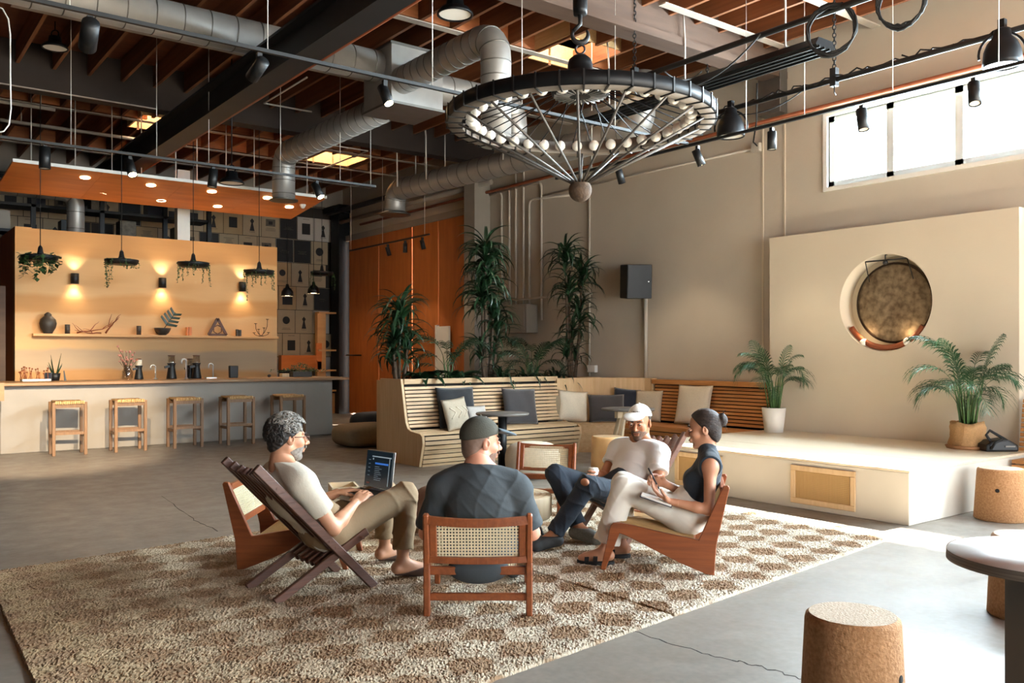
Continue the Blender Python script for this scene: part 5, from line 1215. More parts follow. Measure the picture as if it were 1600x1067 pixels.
def rug(label, c00, c10, c11, c01, h=.0088):
    """four corners; pile built as a displaced fine grid"""
    c = [np.array(q, float) for q in (c00, c10, c11, c01)]
    nx = int(np.linalg.norm(c[1] - c[0]) / h); ny = int(np.linalg.norm(c[3] - c[0]) / h); rs = np.random.RandomState(5)
    u, v = np.meshgrid(np.linspace(0, 1, nx + 1), np.linspace(0, 1, ny + 1), indexing='ij')
    P = (c[0] * ((1 - u) * (1 - v))[..., None] + c[1] * (u * (1 - v))[..., None] + c[2] * (u * v)[..., None] + c[3] * ((1 - u) * v)[..., None])
    P = P + rs.uniform(-.4, .4, P.shape) * h
    edge = np.minimum(np.minimum(u * nx, (1 - u) * nx), np.minimum(v * ny, (1 - v) * ny))
    wob = np.sin(v * 37)[..., None] * .008 * (np.abs(u - .5) > .499)[..., None]; P = P + wob
    z = .014 + rs.uniform(-.005, .0045, u.shape) + .003 * np.sin(u * 60) * np.sin(v * 41); z[edge < 1] = .001
    vs = np.dstack([P, z]).reshape(-1, 3); idx = np.arange((nx + 1) * (ny + 1)).reshape(nx + 1, ny + 1)
    fs = np.stack([idx[:-1, :-1], idx[1:, :-1], idx[1:, 1:], idx[:-1, 1:]], -1).reshape(-1, 4)
    lo = vs.min(0); hi = vs.max(0); o0 = np.array([(lo[0] + hi[0]) / 2, (lo[1] + hi[1]) / 2, 0]); vs = vs - o0
    me = bpy.data.meshes.new('rug'); me.vertices.add(len(vs)); me.vertices.foreach_set('co', vs.ravel()); me.loops.add(len(fs) * 4); me.polygons.add(len(fs))
    me.loops.foreach_set('vertex_index', fs.ravel()); me.polygons.foreach_set('loop_start', np.arange(len(fs)) * 4); me.update(calc_edges=True); me.validate()
    me.polygons.foreach_set('use_smooth', [False] * len(fs)); me.materials.append(MATS['rug'])
    o = bpy.data.objects.new('rug', me); COL.objects.link(o); o.location = o0; return tag(o, label, 'rug')
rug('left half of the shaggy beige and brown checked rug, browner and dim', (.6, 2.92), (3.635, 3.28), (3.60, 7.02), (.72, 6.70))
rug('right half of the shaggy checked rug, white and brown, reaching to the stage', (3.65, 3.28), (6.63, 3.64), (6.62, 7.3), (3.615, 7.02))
# ------------------------------------------------------------------ chairs
def orient(t, loc, fwd):
    t.location = V((loc[0], loc[1], RUGZ if len(loc) < 3 else loc[2])); t.rotation_euler = (0, 0, math.atan2(fwd[1], fwd[0]))
RUGZ = .012
def slat_chair(label):
    """folding chair of two interlocked slat panels; local x forward, origin between the rear feet"""
    t = thing('slat_chair', label, 'chair')
    top, foot = V((-.13, 0, .80)), V((.635, 0, .0)); d = (foot - top).normalized(); up = V((d.z * -1, 0, d.x)) * -1
    n = 8; W = .49
    for i in range(n):
        v = lerp(-W / 2, W / 2, i / (n - 1)); outer = i in (0, n - 1); q = abs(i - (n - 1) / 2) / ((n - 1) / 2)
        a = top + d * (.065 * (1 - q ** 2)) + V((0, v, 0)); b = (foot if outer else top + d * .73) + V((0, v, 0))
        m = MB(); m.bar(a, b, .034 if outer else .03, .052, (0, 0, 1)); m.build('back_slat', 'walnut', t, bevel=.004)
    rear, front = V((0, 0, 0)), V((.60, 0, .345)); e = (front - rear).normalized()
    for i in range(n - 1):
        v = lerp(-W / 2, W / 2, (i + .5) / (n - 1)); outer = i in (0, n - 2)
        a = rear if outer else rear + e * .33
        pts = [a + V((0, v, 0)), front + V((0, v, 0))]
        m = MB(); m.bar(pts[0], pts[1], .034 if outer else .03, .05, (0, 0, 1)); m.build('seat_slat', 'walnut', t, bevel=.004)
    for p in (top + d * .66, top + d * .72, top + d * .18, front - e * .06):
        m = MB(); m.tube([p + V((0, -W / 2 - .02, -.0)), p + V((0, W / 2 + .02, 0))], .009, 8); m.build('dowel', 'walnut', t)
    return t
orient(slat_chair('dark slatted folding chair with the grey haired man on it'), (1.972, 5.06), (1, .02))
orient(slat_chair('slatted folding chair behind the man in the white cap'), (5.28, 5.015), (-1, -.1))
def cane_chair(label):
    """low teak chair with cane back; origin between rear feet, x forward"""
    t = thing('cane_chair', label, 'chair'); W = .60; hw = W / 2
    for s in (-1, 1):
        y = s * (hw - .018)
        m = MB(); m.bar((0.0, y, 0), (-.01, y, .30), .036, .055, (1, 0, 0), 1.); m.build('leg', 'teak', t, bevel=.006)
        m = MB(); m.bar((-.01, y, .29), (-.075, y, .575), .036, .05, (1, 0, 0), .9); m.build('back_post', 'teak', t, bevel=.008)
        m = MB(); m.bar((.68, y, 0), (.63, y, .37), .034, .05, (1, 0, 0), 1.15); m.build('leg', 'teak', t, bevel=.006)
        m = MB(); m.bar((-.02, y, .27), (.64, y, .345), .032, .06); m.build('seat_rail', 'teak', t, bevel=.005)
        m = MB(); m.bar((-.017, s * (hw - .055), .315), (-.068, s * (hw - .055), .545), .042, .028, (1, 0, 0)); m.build('back_stile', 'teak', t, bevel=.005)
    for a in ((.0, .25), (.635, .335)): m = MB(); m.bar((a[0], -hw + .03, a[1]), (a[0], hw - .03, a[1]), .032, .045); m.build('seat_rail', 'teak', t, bevel=.004)
    m = MB(); m.bar((.0, -hw + .03, .105), (.0, hw - .03, .105), .028, .04); m.build('stretcher', 'teak', t, bevel=.004)
    def curve(z0, x0, dz, h):
        m = MB(); N = 10
        for i in range(N):
            y0, y1 = lerp(-hw + .03, hw - .03, i / N), lerp(-hw + .03, hw - .03, (i + 1) / N); f = lambda y: dz * (1 - (y / hw) ** 2)
            m.bar((x0 - .02 * (1 - (y0 / hw) ** 2), y0 - .0, z0 + f(y0)), (x0 - .02 * (1 - (y1 / hw) ** 2), y1, z0 + f(y1)), .03, h)
        return m
    curve(.545, -.068, -.018, .045).build('top_rail', 'teak', t); curve(.32, -.018, -.008, .035).build('bottom_rail', 'teak', t)
    m = MB(); weave(m, (-.022, -hw + .072, .332), (0, 1, 0), V((-.048, 0, .2)), W - .144, .205, 26, 11, .0042)
    m.build('cane_back', 'cane_light', t)
    m = MB(); weave(m, (.02, -hw + .035, .268), (0, 1, 0), V((.6, 0, .07)), W - .07, .6, 40, 40, .0045)
    m.build('cane_seat', 'cane_light', t); return t
f2 = V((.6074, .7944)); orient(cane_chair('teak chair with cane back seen from behind, under the man in olive cap'), (2.773, 3.935), f2)
orient(cane_chair('empty teak cane chair across the low table, facing the camera'), (5.457, 6.60), (-.79, -.61))
def wedge_chair(label, cane):
    t = thing('wedge_chair', label, 'chair'); W = .60
    prof = [(.728, 0), (.695, 0), (.60, .25), (.549, .232), (.215, .076), (.02, 0), (-.016, 0), (-.03, .2), (-.115, .575), (-.105, .59), (-.075, .585), (.083, .226), (.30, .262), (.585, .318), (.645, .316), (.66, .30)]
    for s in (-1, 1):
        o = V((0, s * W / 2 - (.036 if s > 0 else 0), 0)); m = MB(); m.prism(prof, o, (1, 0, 0), (0, 0, 1), (0, .036, 0)); m.build('side_frame', 'teak', t, bevel=.004)
    yi = W / 2 - .036
    for p, nm in (((.615, .285), 'front_rail'), ((.12, .20), 'rear_rail'), ((-.072, .55), 'top_rail'), ((-.0, .33), 'lower_back_rail')):
        m = MB(); m.bar((p[0], -yi, p[1]), (p[0], yi, p[1]), .03, .045); m.build(nm, 'teak', t, bevel=.004)
    m = MB()
    for i in range(22):
        f = i / 21; m.bar((lerp(.005, -.066, f), -yi, lerp(.345, .535, f)), (lerp(.005, -.066, f), yi, lerp(.345, .535, f)), .005, .0062)
    m.build('back_webbing', cane, t)
    m = MB()
    weave(m, (.12, -yi, .228), (0, 1, 0), V((.49, 0, .083)), 2 * yi, .49, 40, 36, .0045); m.build('cane_seat', 'cane', t); return t
orient(wedge_chair('teak wedge sided chair with the woman in the navy top on it', 'cane'), (4.716, 3.918), (-.65, .76))
orient(wedge_chair('empty teak wedge sided chair behind the dark slatted folding chair', 'cane_light'), (2.09 + .182, 5.74 + .238), (.794, -.607))
# ------------------------------------------------------------------ low table, tables, poufs, stools
TC = V((4.1, 5.42, 0)); tb = thing('coffee_table', 'low round pale wood slab table on black peg legs amid the chairs', 'table', TC)
m = MB(); m.lathe([(.0, .19), (.33, .19), (.345, .21), (.345, .36), (.335, .37), (0, .37)], TC, 48); m.build('slab_top', 'light_log', tb)
m = MB()
for i in range(7): m.lathe([(.045 * (i + .7), .3705), (.045 * (i + .7) + .006, .3712), (.045 * (i + .7) + .012, .3705)], TC, 40, cap=False)
m.build('growth_rings', 'ply', tb)
for a in (-1.1, 1.0, 3.1, 4.2):
    d = V((math.cos(a), math.sin(a), 0)); m = MB(); m.tube([TC + d * .24 + V((0, 0, .2)), TC + d * .33 + V((0, 0, .014))], [.017, .009], 8); m.build('leg', 'black', tb)
def round_table(label, c, zt, r, top_m, t_=.03):
    t = thing('pedestal_table', label, 'table', c); c = V(c)
    m = MB(); m.lathe([(0, zt - t_), (r - .01, zt - t_), (r, zt - t_ * .6), (r, zt - .004), (r - .006, zt), (0, zt)], c, 64); m.build('tabletop', top_m, t); return t, c
t, c = round_table('small dark round pedestal table before the slatted bench', AZ(785, 738), .74, .33, 'table_grey')
m = MB(); m.lathe([(.055, .02), (.055, .71)], c, 20); m.build('pedestal', 'black', t)
m = MB(); m.lathe([(0, 0), (.24, 0), (.24, .012), (.05, .025), (0, .025)], c, 32); m.build('base_plate', 'black', t)
cc = AZ(1017, 735, 0); cc = V((8.35, 8.35, 0)); t, c = round_table('round dark topped table with splayed wooden legs behind the man in the white cap', cc, .74, .36, 'table_grey')
for a in (.3, 1.87, 3.44, 5.01): d = V((math.cos(a), math.sin(a), 0)); m = MB(); m.bar(c + d * .1 + V((0, 0, .71)), c + d * .3, .05, .05, d); m.build('leg', 'light_log', t, bevel=.005)
m = MB(); m.bar(c + V((-.22, 0, .66)), c + V((.22, 0, .66)), .06, .09); m.bar(c + V((0, -.22, .66)), c + V((0, .22, .66)), .06, .09); m.build('apron', 'light_log', t)
# foreground table at the right edge
q = AZ(1640, 868, .76); c = V((q.x, q.y, 0)); t = thing('pedestal_table', 'large pale topped table on a black panel foot at the right edge', 'table', c)
m = MB(); r = .32; m.lathe([(0, .727), (r, .727), (r, .735)], c, 72, cap=False); m.lathe([(r, .735), (r, .76)], c, 72, cap=False); m.build('plywood_edge', 'ply_edge', t)
m = MB(); m.lathe([(r, .752), (r - .004, .761), (0, .762)], c, 72, cap=False); m.build('tabletop', 'table_top', t)
m = MB(); pc = AZ(1600, 1040, .2); m.obox(c + V((0, 0, .365)), (.7944, -.6074, 0), (.6074, .7944, 0), (0, 0, 1), .2, .2, .725); m.build('pedestal', 'black', t, bevel=.004)
m = MB(); m.lathe([(0, 0), (.3, 0), (.3, .012), (0, .014)], c, 40); m.build('base_plate', 'black', t)
def cork_stool(label, c, rt, rb, h, hole, top='cork_top', body='cork', name='cork_stool'):
    t = thing(name, label, 'stool', c); c = V(c)
    m = MB(); m.lathe([(0, 0), (rb - .01, 0), (rb, .012), (rt + .004, h - .03), (rt, h - .012), (rt - .012, h - .001)], c, 56, cap=False); m.build('stool_body', body, t)
    m = MB(); m.lathe([(rt - .012, h - .001), (rt - .04, h), (0, h)], c, 56, cap=False); m.build('stool_top', top, t)
    p = V(hole); d = (p - c); z = d.z; d.z = 0; d.normalize(); rr = lerp(rb, rt, z / h); ax_ = (d + V((0, 0, (rb - rt) / h))).normalized(); m = MB(); m.lathe([(0, .0015), (.017, .0015), (.02, -.003)], c + d * (rr + .0005) + V((0, 0, z)), 18, axis=ax_, cap=False); m.build('finger_hole', 'soil', t)
p = AZ(1332, 958, .455); cork_stool('large cork stool in the foreground right, nearest the camera', (p.x, p.y, 0), .172, .196, .455, AD(1399, 1060, 3.24))
p = AZ(1564, 811, 0); cork_stool('cork stool standing on the floor beside the stage corner', (p.x, p.y, 0), .188, .218, .455, AD(1541, 780, 7.1))
p = AZ(1605, 962, 0); cork_stool('cork stool half hidden behind the table at the right edge', (p.x, p.y, 0), .176, .2, .45, p + V((.1, .3, .3)))
p = AZ(950, 738, 0); p = V((p.x, p.y, 0)); cork_stool('plain wooden drum stool behind the white capped man', p, .20, .215, .45, AD(957, 706, 10.4), 'ply_x', 'bar_ply', 'drum_stool')
# poufs
def superell(name, label, c, w, d, h, mt, yaw=0, e=2.6, cat='pouf', top=.55):
    vs = []; fs = []; n, k = 32, 16; M = Matrix.Translation(V(c)) @ Matrix.Rotation(yaw, 4, 'Z'); mb = MB()
    for i in range(k + 1):
        t = math.pi * i / k - math.pi / 2; cz, sz_ = math.cos(t), math.sin(t); rr = max(0, cz) ** (top)
        z = h / 2 + h / 2 * (abs(sz_) ** .75) * (1 if sz_ > 0 else -1)
        for j in range(n):
            a = 2 * math.pi * j / n; ca, sa = math.cos(a), math.sin(a); q = (abs(ca) ** e + abs(sa) ** e) ** (-1 / e)
            vs.append(M @ V((ca * q * w / 2 * rr, sa * q * d / 2 * rr, z)))
    for i in range(k):
        for j in range(n): l = (j + 1) % n; fs.append((i * n + j, i * n + l, (i + 1) * n + l, (i + 1) * n + j))
    mb.add(vs, fs, True); return tag(mb.build(name, mt), label, cat)
p = AZ(832, 745, 0); superell('pouf', 'round cream pouf behind the empty cane chair', (p.x, p.y, 0), .66, .66, .42, 'fab_cream', e=2)
p = AZ(655, 815, 0); p = V((3.86, 5.98, .012)); 
lp = superell('pouf', 'brown leather pouf half hidden behind the khaki knee', p, .50, .5, .38, 'leather', e=2)
m = MB()
for a in (0, .785, 1.57, 2.36): m.tube([p + V((math.cos(a) * .25 * math.sin(t), math.sin(a) * .25 * math.sin(t), .2 + .185 * math.cos(t))) for t in [-1.2 + 2.4 * i / 10 for i in range(11)]], .005, 5)
m.build('seam_piping', 'suede', lp)
p = AZ(562, 700, 0); superell('floor_cushion', 'big taupe floor cushion lying by the bench end', (p.x + .28, p.y + .3, 0), 1.0, .8, .36, 'fab_taupe', yaw=0., e=5, cat='cushion', top=.35)
p = AZ(570, 688, 0); superell('floor_cushion', 'black floor cushion behind the taupe one by the bench end', (p.x + .75, p.y + 1.1, 0), .8, .6, .40, 'fab_black', yaw=.3, e=5, cat='cushion', top=.4)
# open wooden crate glimpsed behind the left man's hands
q = AD(533, 776, 6.5); cr_ = thing('wooden_crate', 'small pale open crate behind the grey haired man\'s hands', 'crate', (q.x, q.y, 0))
c = V((q.x + .02, q.y, .012)); hh = .47
ux, uy = V((.94, -.34, 0)), V((.34, .94, 0))
for s in (-1, 1):
    m = MB(); m.obox(c + uy * s * .14 + V((0, 0, hh / 2)), ux, uy, (0, 0, 1), .2, .014, hh); m.build('side_panel', 'light_log', cr_)
    m = MB(); m.obox(c + ux * s * .093 + V((0, 0, hh / 2)), ux, uy, (0, 0, 1), .014, .266, hh); m.build('end_panel', 'light_log', cr_)
m = MB(); m.obox(c + V((0, 0, hh - .06)), ux, uy, (0, 0, 1), .17, .265, .014); m.build('inner_board', 'light_log', cr_)
# black bag by the burlap pot
p = AZ(1563, 688, SZ); bg_ = thing('camera_bag', 'black bag with strap lying on the stage by the burlap pot', 'bag', (9.42, 4.08, SZ))
m = MB(); m.prism([(-.17, 0), (.17, 0), (.16, .07), (.05, .13), (-.1, .11), (-.16, .07)], (9.30, 3.98, SZ), (.79, -.61, 0), (0, 0, 1), V((.12, .16, 0))); m.build('bag_body', 'black', bg_, bevel=.02, seg=2)
m = MB(); m.tube([V((9.25, 4.05, SZ + .06)), V((9.2, 4.1, SZ + .17)), V((9.28, 4.1, SZ + .21)), V((9.33, 4.02, SZ + .15)), V((9.36, 3.98, SZ + .12))], .014, 6); m.tube([V((9.2, 4.05, SZ + .03)), V((9.17, 4.0, SZ + .1)), V((9.26, 3.97, SZ + .13))], .014, 6); m.build('strap', 'black_rubber', bg_)
m = MB(); m.obox(V((9.35, 3.93, SZ + .055)), (.79, -.61, 0), (.61, .79, 0), (0, 0, 1), .1, .004, .014); m.build('tab', 'grey_paint', bg_)
# laptop on the left man's lap
HL = V((2.815, 5.165, .552)); lt = thing('laptop', 'open silver laptop with dark screen on the grey haired man\'s lap', 'laptop', HL)
tl = V((-.02, 1, -.02)).normalized(); back = V((-1, 0, -.16)).normalized(); nrm = tl.cross(back) * -1
if nrm.z < 0: nrm = -nrm
m = MB(); m.obox(HL + back * .125, tl, back, nrm, .355, .25, .016); m.build('keyboard_base', 'silver', lt, bevel=.004)
m = MB(); m.obox(HL + back * .09 + nrm * .009, tl, back, nrm, .31, .11, .003); m.build('keys', 'black', lt)
su = V((.12, 0, 1)).normalized(); sn_ = V((-1, 0, .12)).normalized()
m = MB(); m.obox(HL + su * .13 + V((.006, 0, 0)), tl, su, sn_, .355, .26, .008); m.build('lid', 'silver', lt, bevel=.003)
m = MB(); m.obox(HL + su * .133 + sn_ * .0025, tl, su, sn_, .343, .242, .006); scn = m.build('screen', 'screen_dark', lt)
def bar_(x, y, w_, h_, mt):
    m = MB(); m.obox(HL + su * (.133 + y) + tl * x + sn_ * .006, tl, su, sn_, w_, h_, .0012); m.build('screen_text', mt, scn)
bar_(-.03, .085, .25, .007, 'screen_line'); bar_(-.135, -.01, .006, .18, 'screen_line'); bar_(-.035, .04, .17, .012, 'screen_blue'); bar_(.08, .068, .012, .012, 'screen_line')
for i in range(8): w_ = .05 + .05 * R.random(); bar_(.05 - w_ / 2, .018 - i * .0125, w_, .0018, 'screen_line')
for i in range(5): bar_(.125, .06 - i * .026, .025, .002, 'screen_line')
bar_(.125, -.095, .04, .01, 'lip')
# ------------------------------------------------------------------ people: smooth-blended solids meshed with surface nets
class Vox:
    def __init__(s, lo, hi, h):
        s.lo = np.array(lo, float); s.h = h; s.n = np.ceil((np.array(hi) - s.lo) / h).astype(int) + 1
        s.f = np.full(s.n, 1.0, np.float32); s.ax = [s.lo[i] + np.arange(s.n[i]) * h for i in range(3)]
    def win(s, lo, hi):
        a = np.clip(np.floor((np.array(lo) - s.lo) / s.h).astype(int), 0, s.n); b = np.clip(np.ceil((np.array(hi) - s.lo) / s.h).astype(int) + 1, 0, s.n)
        if np.any(b <= a): return None
        sl = tuple(slice(a[i], b[i]) for i in range(3))
        P = [s.ax[0][sl[0]][:, None, None], s.ax[1][sl[1]][None, :, None], s.ax[2][sl[2]][None, None, :]]
        return sl, P
    def put(s, sl, g, k, op='u'):
        F = s.f[sl]
        if op == 's': g = -g; F2 = -F
        else: F2 = F
        if op == 's':   # smooth max(F,-g)
            h = np.clip(.5 + .5 * (F2 - g * -1 * -1) / k, 0, 1) if k > 0 else None
            a, b = F, g
            h = np.clip(.5 - .5 * (a - b) / k, 0, 1); s.f[sl] = a * (1 - h) + b * h + k * h * (1 - h)
        elif op == 'i':
            a, b = F, g; h = np.clip(.5 - .5 * (a - b) / k, 0, 1); s.f[sl] = a * (1 - h) + b * h + k * h * (1 - h)
        elif k > 0:
            h = np.clip(.5 + .5 * (F - g) / k, 0, 1); s.f[sl] = F * (1 - h) + g * h - k * h * (1 - h)
        else: s.f[sl] = np.minimum(F, g)
    def cap(s, a, b, ra, rb, k=.02, flat=None, cut=None, op='u'):
        """tapered capsule; flat=(axis, ratio) thins it along an axis; cut: (point, normal) keeps the side against the normal"""
        a = np.array(a, float); b = np.array(b, float); m = max(ra, rb) + k + 3 * s.h + .02
        q = s.win(np.minimum(a, b) - m, np.maximum(a, b) + m)
        if q is None: return s
        sl, P = q; d = b - a; L = max(d @ d, 1e-9)
        t = np.clip(((P[0] - a[0]) * d[0] + (P[1] - a[1]) * d[1] + (P[2] - a[2]) * d[2]) / L, 0, 1)
        X = [P[i] - a[i] - t * d[i] for i in range(3)]; r = ra + (rb - ra) * t
        if flat is not None:
            n = np.array(flat[0], float); n /= np.linalg.norm(n); ra_ = flat[1]; w_ = X[0] * n[0] + X[1] * n[1] + X[2] * n[2]
            X = [X[i] + n[i] * w_ * (1 / ra_ - 1) for i in range(3)]
            g = (np.sqrt(X[0] ** 2 + X[1] ** 2 + X[2] ** 2) - r) * (ra_ if ra_ < 1 else 1) ** .5
        else: g = np.sqrt(X[0] ** 2 + X[1] ** 2 + X[2] ** 2) - r
        if cut is not None:
            c, n = np.array(cut[0], float), np.array(cut[1], float); n = n / np.linalg.norm(n)
            g = np.maximum(g, (P[0] - c[0]) * n[0] + (P[1] - c[1]) * n[1] + (P[2] - c[2]) * n[2])
        s.put(sl, g.astype(np.float32), k, op); return s
    def ell(s, c, R3, rad, k=.02, op='u'):
        c = np.array(c, float); m = max(rad) + k + 3 * s.h + .01; q = s.win(c - m, c + m)
        if q is None: return s
        sl, P = q; D = [P[i] - c[i] for i in range(3)]; k0 = 0; k1 = 0
        for ax, r in zip(R3, rad):
            w_ = D[0] * ax[0] + D[1] * ax[1] + D[2] * ax[2]; k0 = k0 + (w_ / r) ** 2; k1 = k1 + (w_ / r / r) ** 2
        k0 = np.sqrt(k0); k1 = np.sqrt(k1) + 1e-9; s.put(sl, (k0 * (k0 - 1) / k1).astype(np.float32), k, op); return s
    def half(s, c, n, k=.004):
        c, n = np.array(c, float), np.array(n, float); n = n / np.linalg.norm(n); sl, P = s.win(s.lo, s.lo + s.n * s.h)
        g = (P[0] - c[0]) * n[0] + (P[1] - c[1]) * n[1] + (P[2] - c[2]) * n[2]; s.put(sl, (g + np.zeros(s.f.shape)).astype(np.float32), k, 'i'); return s
    def fold(s, amp, freq, dirs, seed=0):
        P = [a for a in (s.ax[0][:, None, None], s.ax[1][None, :, None], s.ax[2][None, None, :])]; n = 0
        for i, d in enumerate(dirs):
            d = np.array(d, float); d /= np.linalg.norm(d); e = np.cross(d, (.3, .5, .81)); e /= np.linalg.norm(e)
            u = P[0] * d[0] + P[1] * d[1] + P[2] * d[2]; v = P[0] * e[0] + P[1] * e[1] + P[2] * e[2]
            ph = freq * .55 * (1 + .3 * i) * u + 1.7 * np.sin(freq * .22 * v + seed + i) + seed * 1.7 + 1.1 * np.sin(freq * .17 * u + 2 * i + 1.3 * np.sin(freq * .2 * v))
            mk = np.clip(.25 + .9 * np.sin(freq * .16 * v + 1.3 * seed + 2 * i) * np.sin(freq * .13 * u + 2.1 * seed + i), 0, 1)
            n = n - mk * (1 - np.abs(np.sin(ph))) ** 3 * 1.5 + .25 * mk * np.sin(ph * .5 + 1)
        s.f += (amp * n).astype(np.float32); return s
    def bumps(s, amp, fr, seed=0):
        P = [s.ax[0][:, None, None], s.ax[1][None, :, None], s.ax[2][None, None, :]]
        n = np.sin(fr * P[0] + seed + 1.5 * np.sin(fr * .7 * P[1])) * np.sin(fr * P[1] + 2 * seed + 1.5 * np.sin(fr * .6 * P[2])) * np.sin(fr * 1.1 * P[2] + seed)
        s.f += (amp * n).astype(np.float32); return s
    def mesh(s):
        f = s.f; neg = f < 0; nx, ny, nz = f.shape
        cnt = np.zeros((nx - 1, ny - 1, nz - 1), np.int8)
        for i in (0, 1):
            for j in (0, 1):
                for k in (0, 1): cnt += neg[i:nx - 1 + i, j:ny - 1 + j, k:nz - 1 + k]
        act = np.argwhere((cnt > 0) & (cnt < 8))
        if len(act) == 0: return np.zeros((0, 3)), np.zeros((0, 4), int)
        idx = np.full(cnt.shape, -1, int); idx[tuple(act.T)] = np.arange(len(act))
        acc = np.zeros((len(act), 3)); num = np.zeros(len(act)); A = act
        for ax in range(3):
            o1, o2 = [(1, 2), (0, 2), (0, 1)][ax]
            for p in (0, 1):
                for q in (0, 1):
                    c0 = A.copy(); c0[:, o1] += p; c0[:, o2] += q; c1 = c0.copy(); c1[:, ax] += 1
                    f0 = f[tuple(c0.T)]; f1 = f[tuple(c1.T)]; m = (f0 < 0) != (f1 < 0)
                    t = np.where(m, f0 / np.where(m, f0 - f1, 1), 0); pt = c0.astype(float); pt[:, ax] += t
                    acc += pt * m[:, None]; num += m
        vs = s.lo + acc / num[:, None] * s.h; F_ = []
        for ax in range(3):
            o1, o2 = [(1, 2), (2, 0), (0, 1)][ax]
            sl0 = [slice(None)] * 3; sl1 = [slice(None)] * 3; sl0[ax] = slice(0, -1); sl1[ax] = slice(1, None)
            e = np.argwhere(neg[tuple(sl0)] != neg[tuple(sl1)])
            e = e[(e[:, o1] > 0) & (e[:, o2] > 0) & (e[:, o1] < f.shape[o1] - 1) & (e[:, o2] < f.shape[o2] - 1)]
            def cell(d1, d2): c = e.copy(); c[:, o1] -= d1; c[:, o2] -= d2; return idx[tuple(c.T)]
            q = np.stack([cell(1, 1), cell(0, 1), cell(0, 0), cell(1, 0)], 1); fl = ~neg[tuple(e.T)]
            q[fl] = q[fl][:, ::-1]; F_.append(q)
        return vs, np.concatenate(F_)
def vobj(name, parts, mt, parent):
    """meshes of one or several grids as one object"""
    vs = []; fs = []; o = 0
    for p in parts:
        v, f = p if isinstance(p, tuple) else p.mesh(); vs.append(v); fs.append(f + o); o += len(v)
    vs = np.concatenate(vs); fs = np.concatenate(fs)
    off = V((0, 0, 0)); p = parent
    while p is not None: off += p.location; p = p.parent
    vs = vs - np.array(off); me = bpy.data.meshes.new(name); me.vertices.add(len(vs)); me.vertices.foreach_set('co', vs.ravel()); me.loops.add(len(fs) * 4); me.polygons.add(len(fs))
    me.loops.foreach_set('vertex_index', fs.ravel().astype(np.int32)); me.polygons.foreach_set('loop_start', np.arange(len(fs)) * 4); me.update(calc_edges=True)
    me.polygons.foreach_set('use_smooth', [True] * len(fs)); me.materials.append(MATS[mt]); me.validate()
    ob = bpy.data.objects.new(name, me); COL.objects.link(ob); ob.parent = parent; return ob
N_ = lambda v: np.array(v, float) / np.linalg.norm(v)
A_ = lambda v: np.array(v, float)
def rotv(v, ax, a):
    ax = N_(ax); return v * math.cos(a) + np.cross(ax, v) * math.sin(a) + ax * (ax @ v) * (1 - math.cos(a))

def hand(wr, d, n, side, curl, s=1., thumb=.5, elb=None):
    """wr wrist, d finger direction, n palm normal, side +1 when the thumb lies along cross(d,n); returns a grid"""
    wr = A_(wr); d = N_(d); n = A_(n); n = N_(n - d * (n @ d)); t = np.cross(d, n) * side
    g = Vox(wr - .21 * s, wr + .21 * s, .0032)
    if elb is not None: e = N_(A_(elb) - wr); g.cap(wr + e * .05, wr, .030 * s, .027 * s, .01, (n, .8), cut=(wr + e * .05, e))
    g.cap(wr, wr + d * .035 * s, .027 * s, .03 * s, .012, (n, .6)); g.cap(wr + d * .035 * s - t * .016 * s, wr + d * .08 * s - t * .022 * s, .026 * s, .024 * s, .012, (n, .55)); g.cap(wr + d * .035 * s + t * .014 * s, wr + d * .082 * s + t * .022 * s, .027 * s, .024 * s, .012, (n, .55))
    ln = [(.044, .027, .021), (.048, .030, .022), (.045, .028, .022), (.035, .022, .019)]
    for i in range(4):
        off = (.034 - .0225 * i) * s; p = wr + d * (.088 - .004 * abs(i - 1)) * s + t * off; a = 0; sp = (1.5 - i) * .05
        for j in range(3):
            a += (curl[i] if isinstance(curl, (list, tuple)) else curl) * (.8, 1.05, .7)[j]; v = rotv(d, -np.cross(d, n) * -1, a)
            v = d * math.cos(a) + n * math.sin(a) + t * sp * math.cos(a); q = p + N_(v) * ln[i][j] * s; r = (.0098, .0088, .0078)[j] * s; g.cap(p, q, r, r * .92, .003); p = q
    p = wr + d * .022 * s + t * .024 * s; v = N_(d * .55 + t * .75 + n * .35)
    g.cap(p, p + v * .04 * s, .0145 * s, .0115 * s, .01); p = p + v * .04 * s; v = N_(d * .85 + t * (.45 - thumb * .5) + n * (.2 + thumb * .6)); g.cap(p, p + v * .03 * s, .011 * s, .0095 * s, .003); p = p + v * .03 * s; v = N_(d * .9 + n * (.3 + thumb * .6) - t * .1 * thumb); g.cap(p, p + v * .024 * s, .0098 * s, .008 * s, .003)
    return g

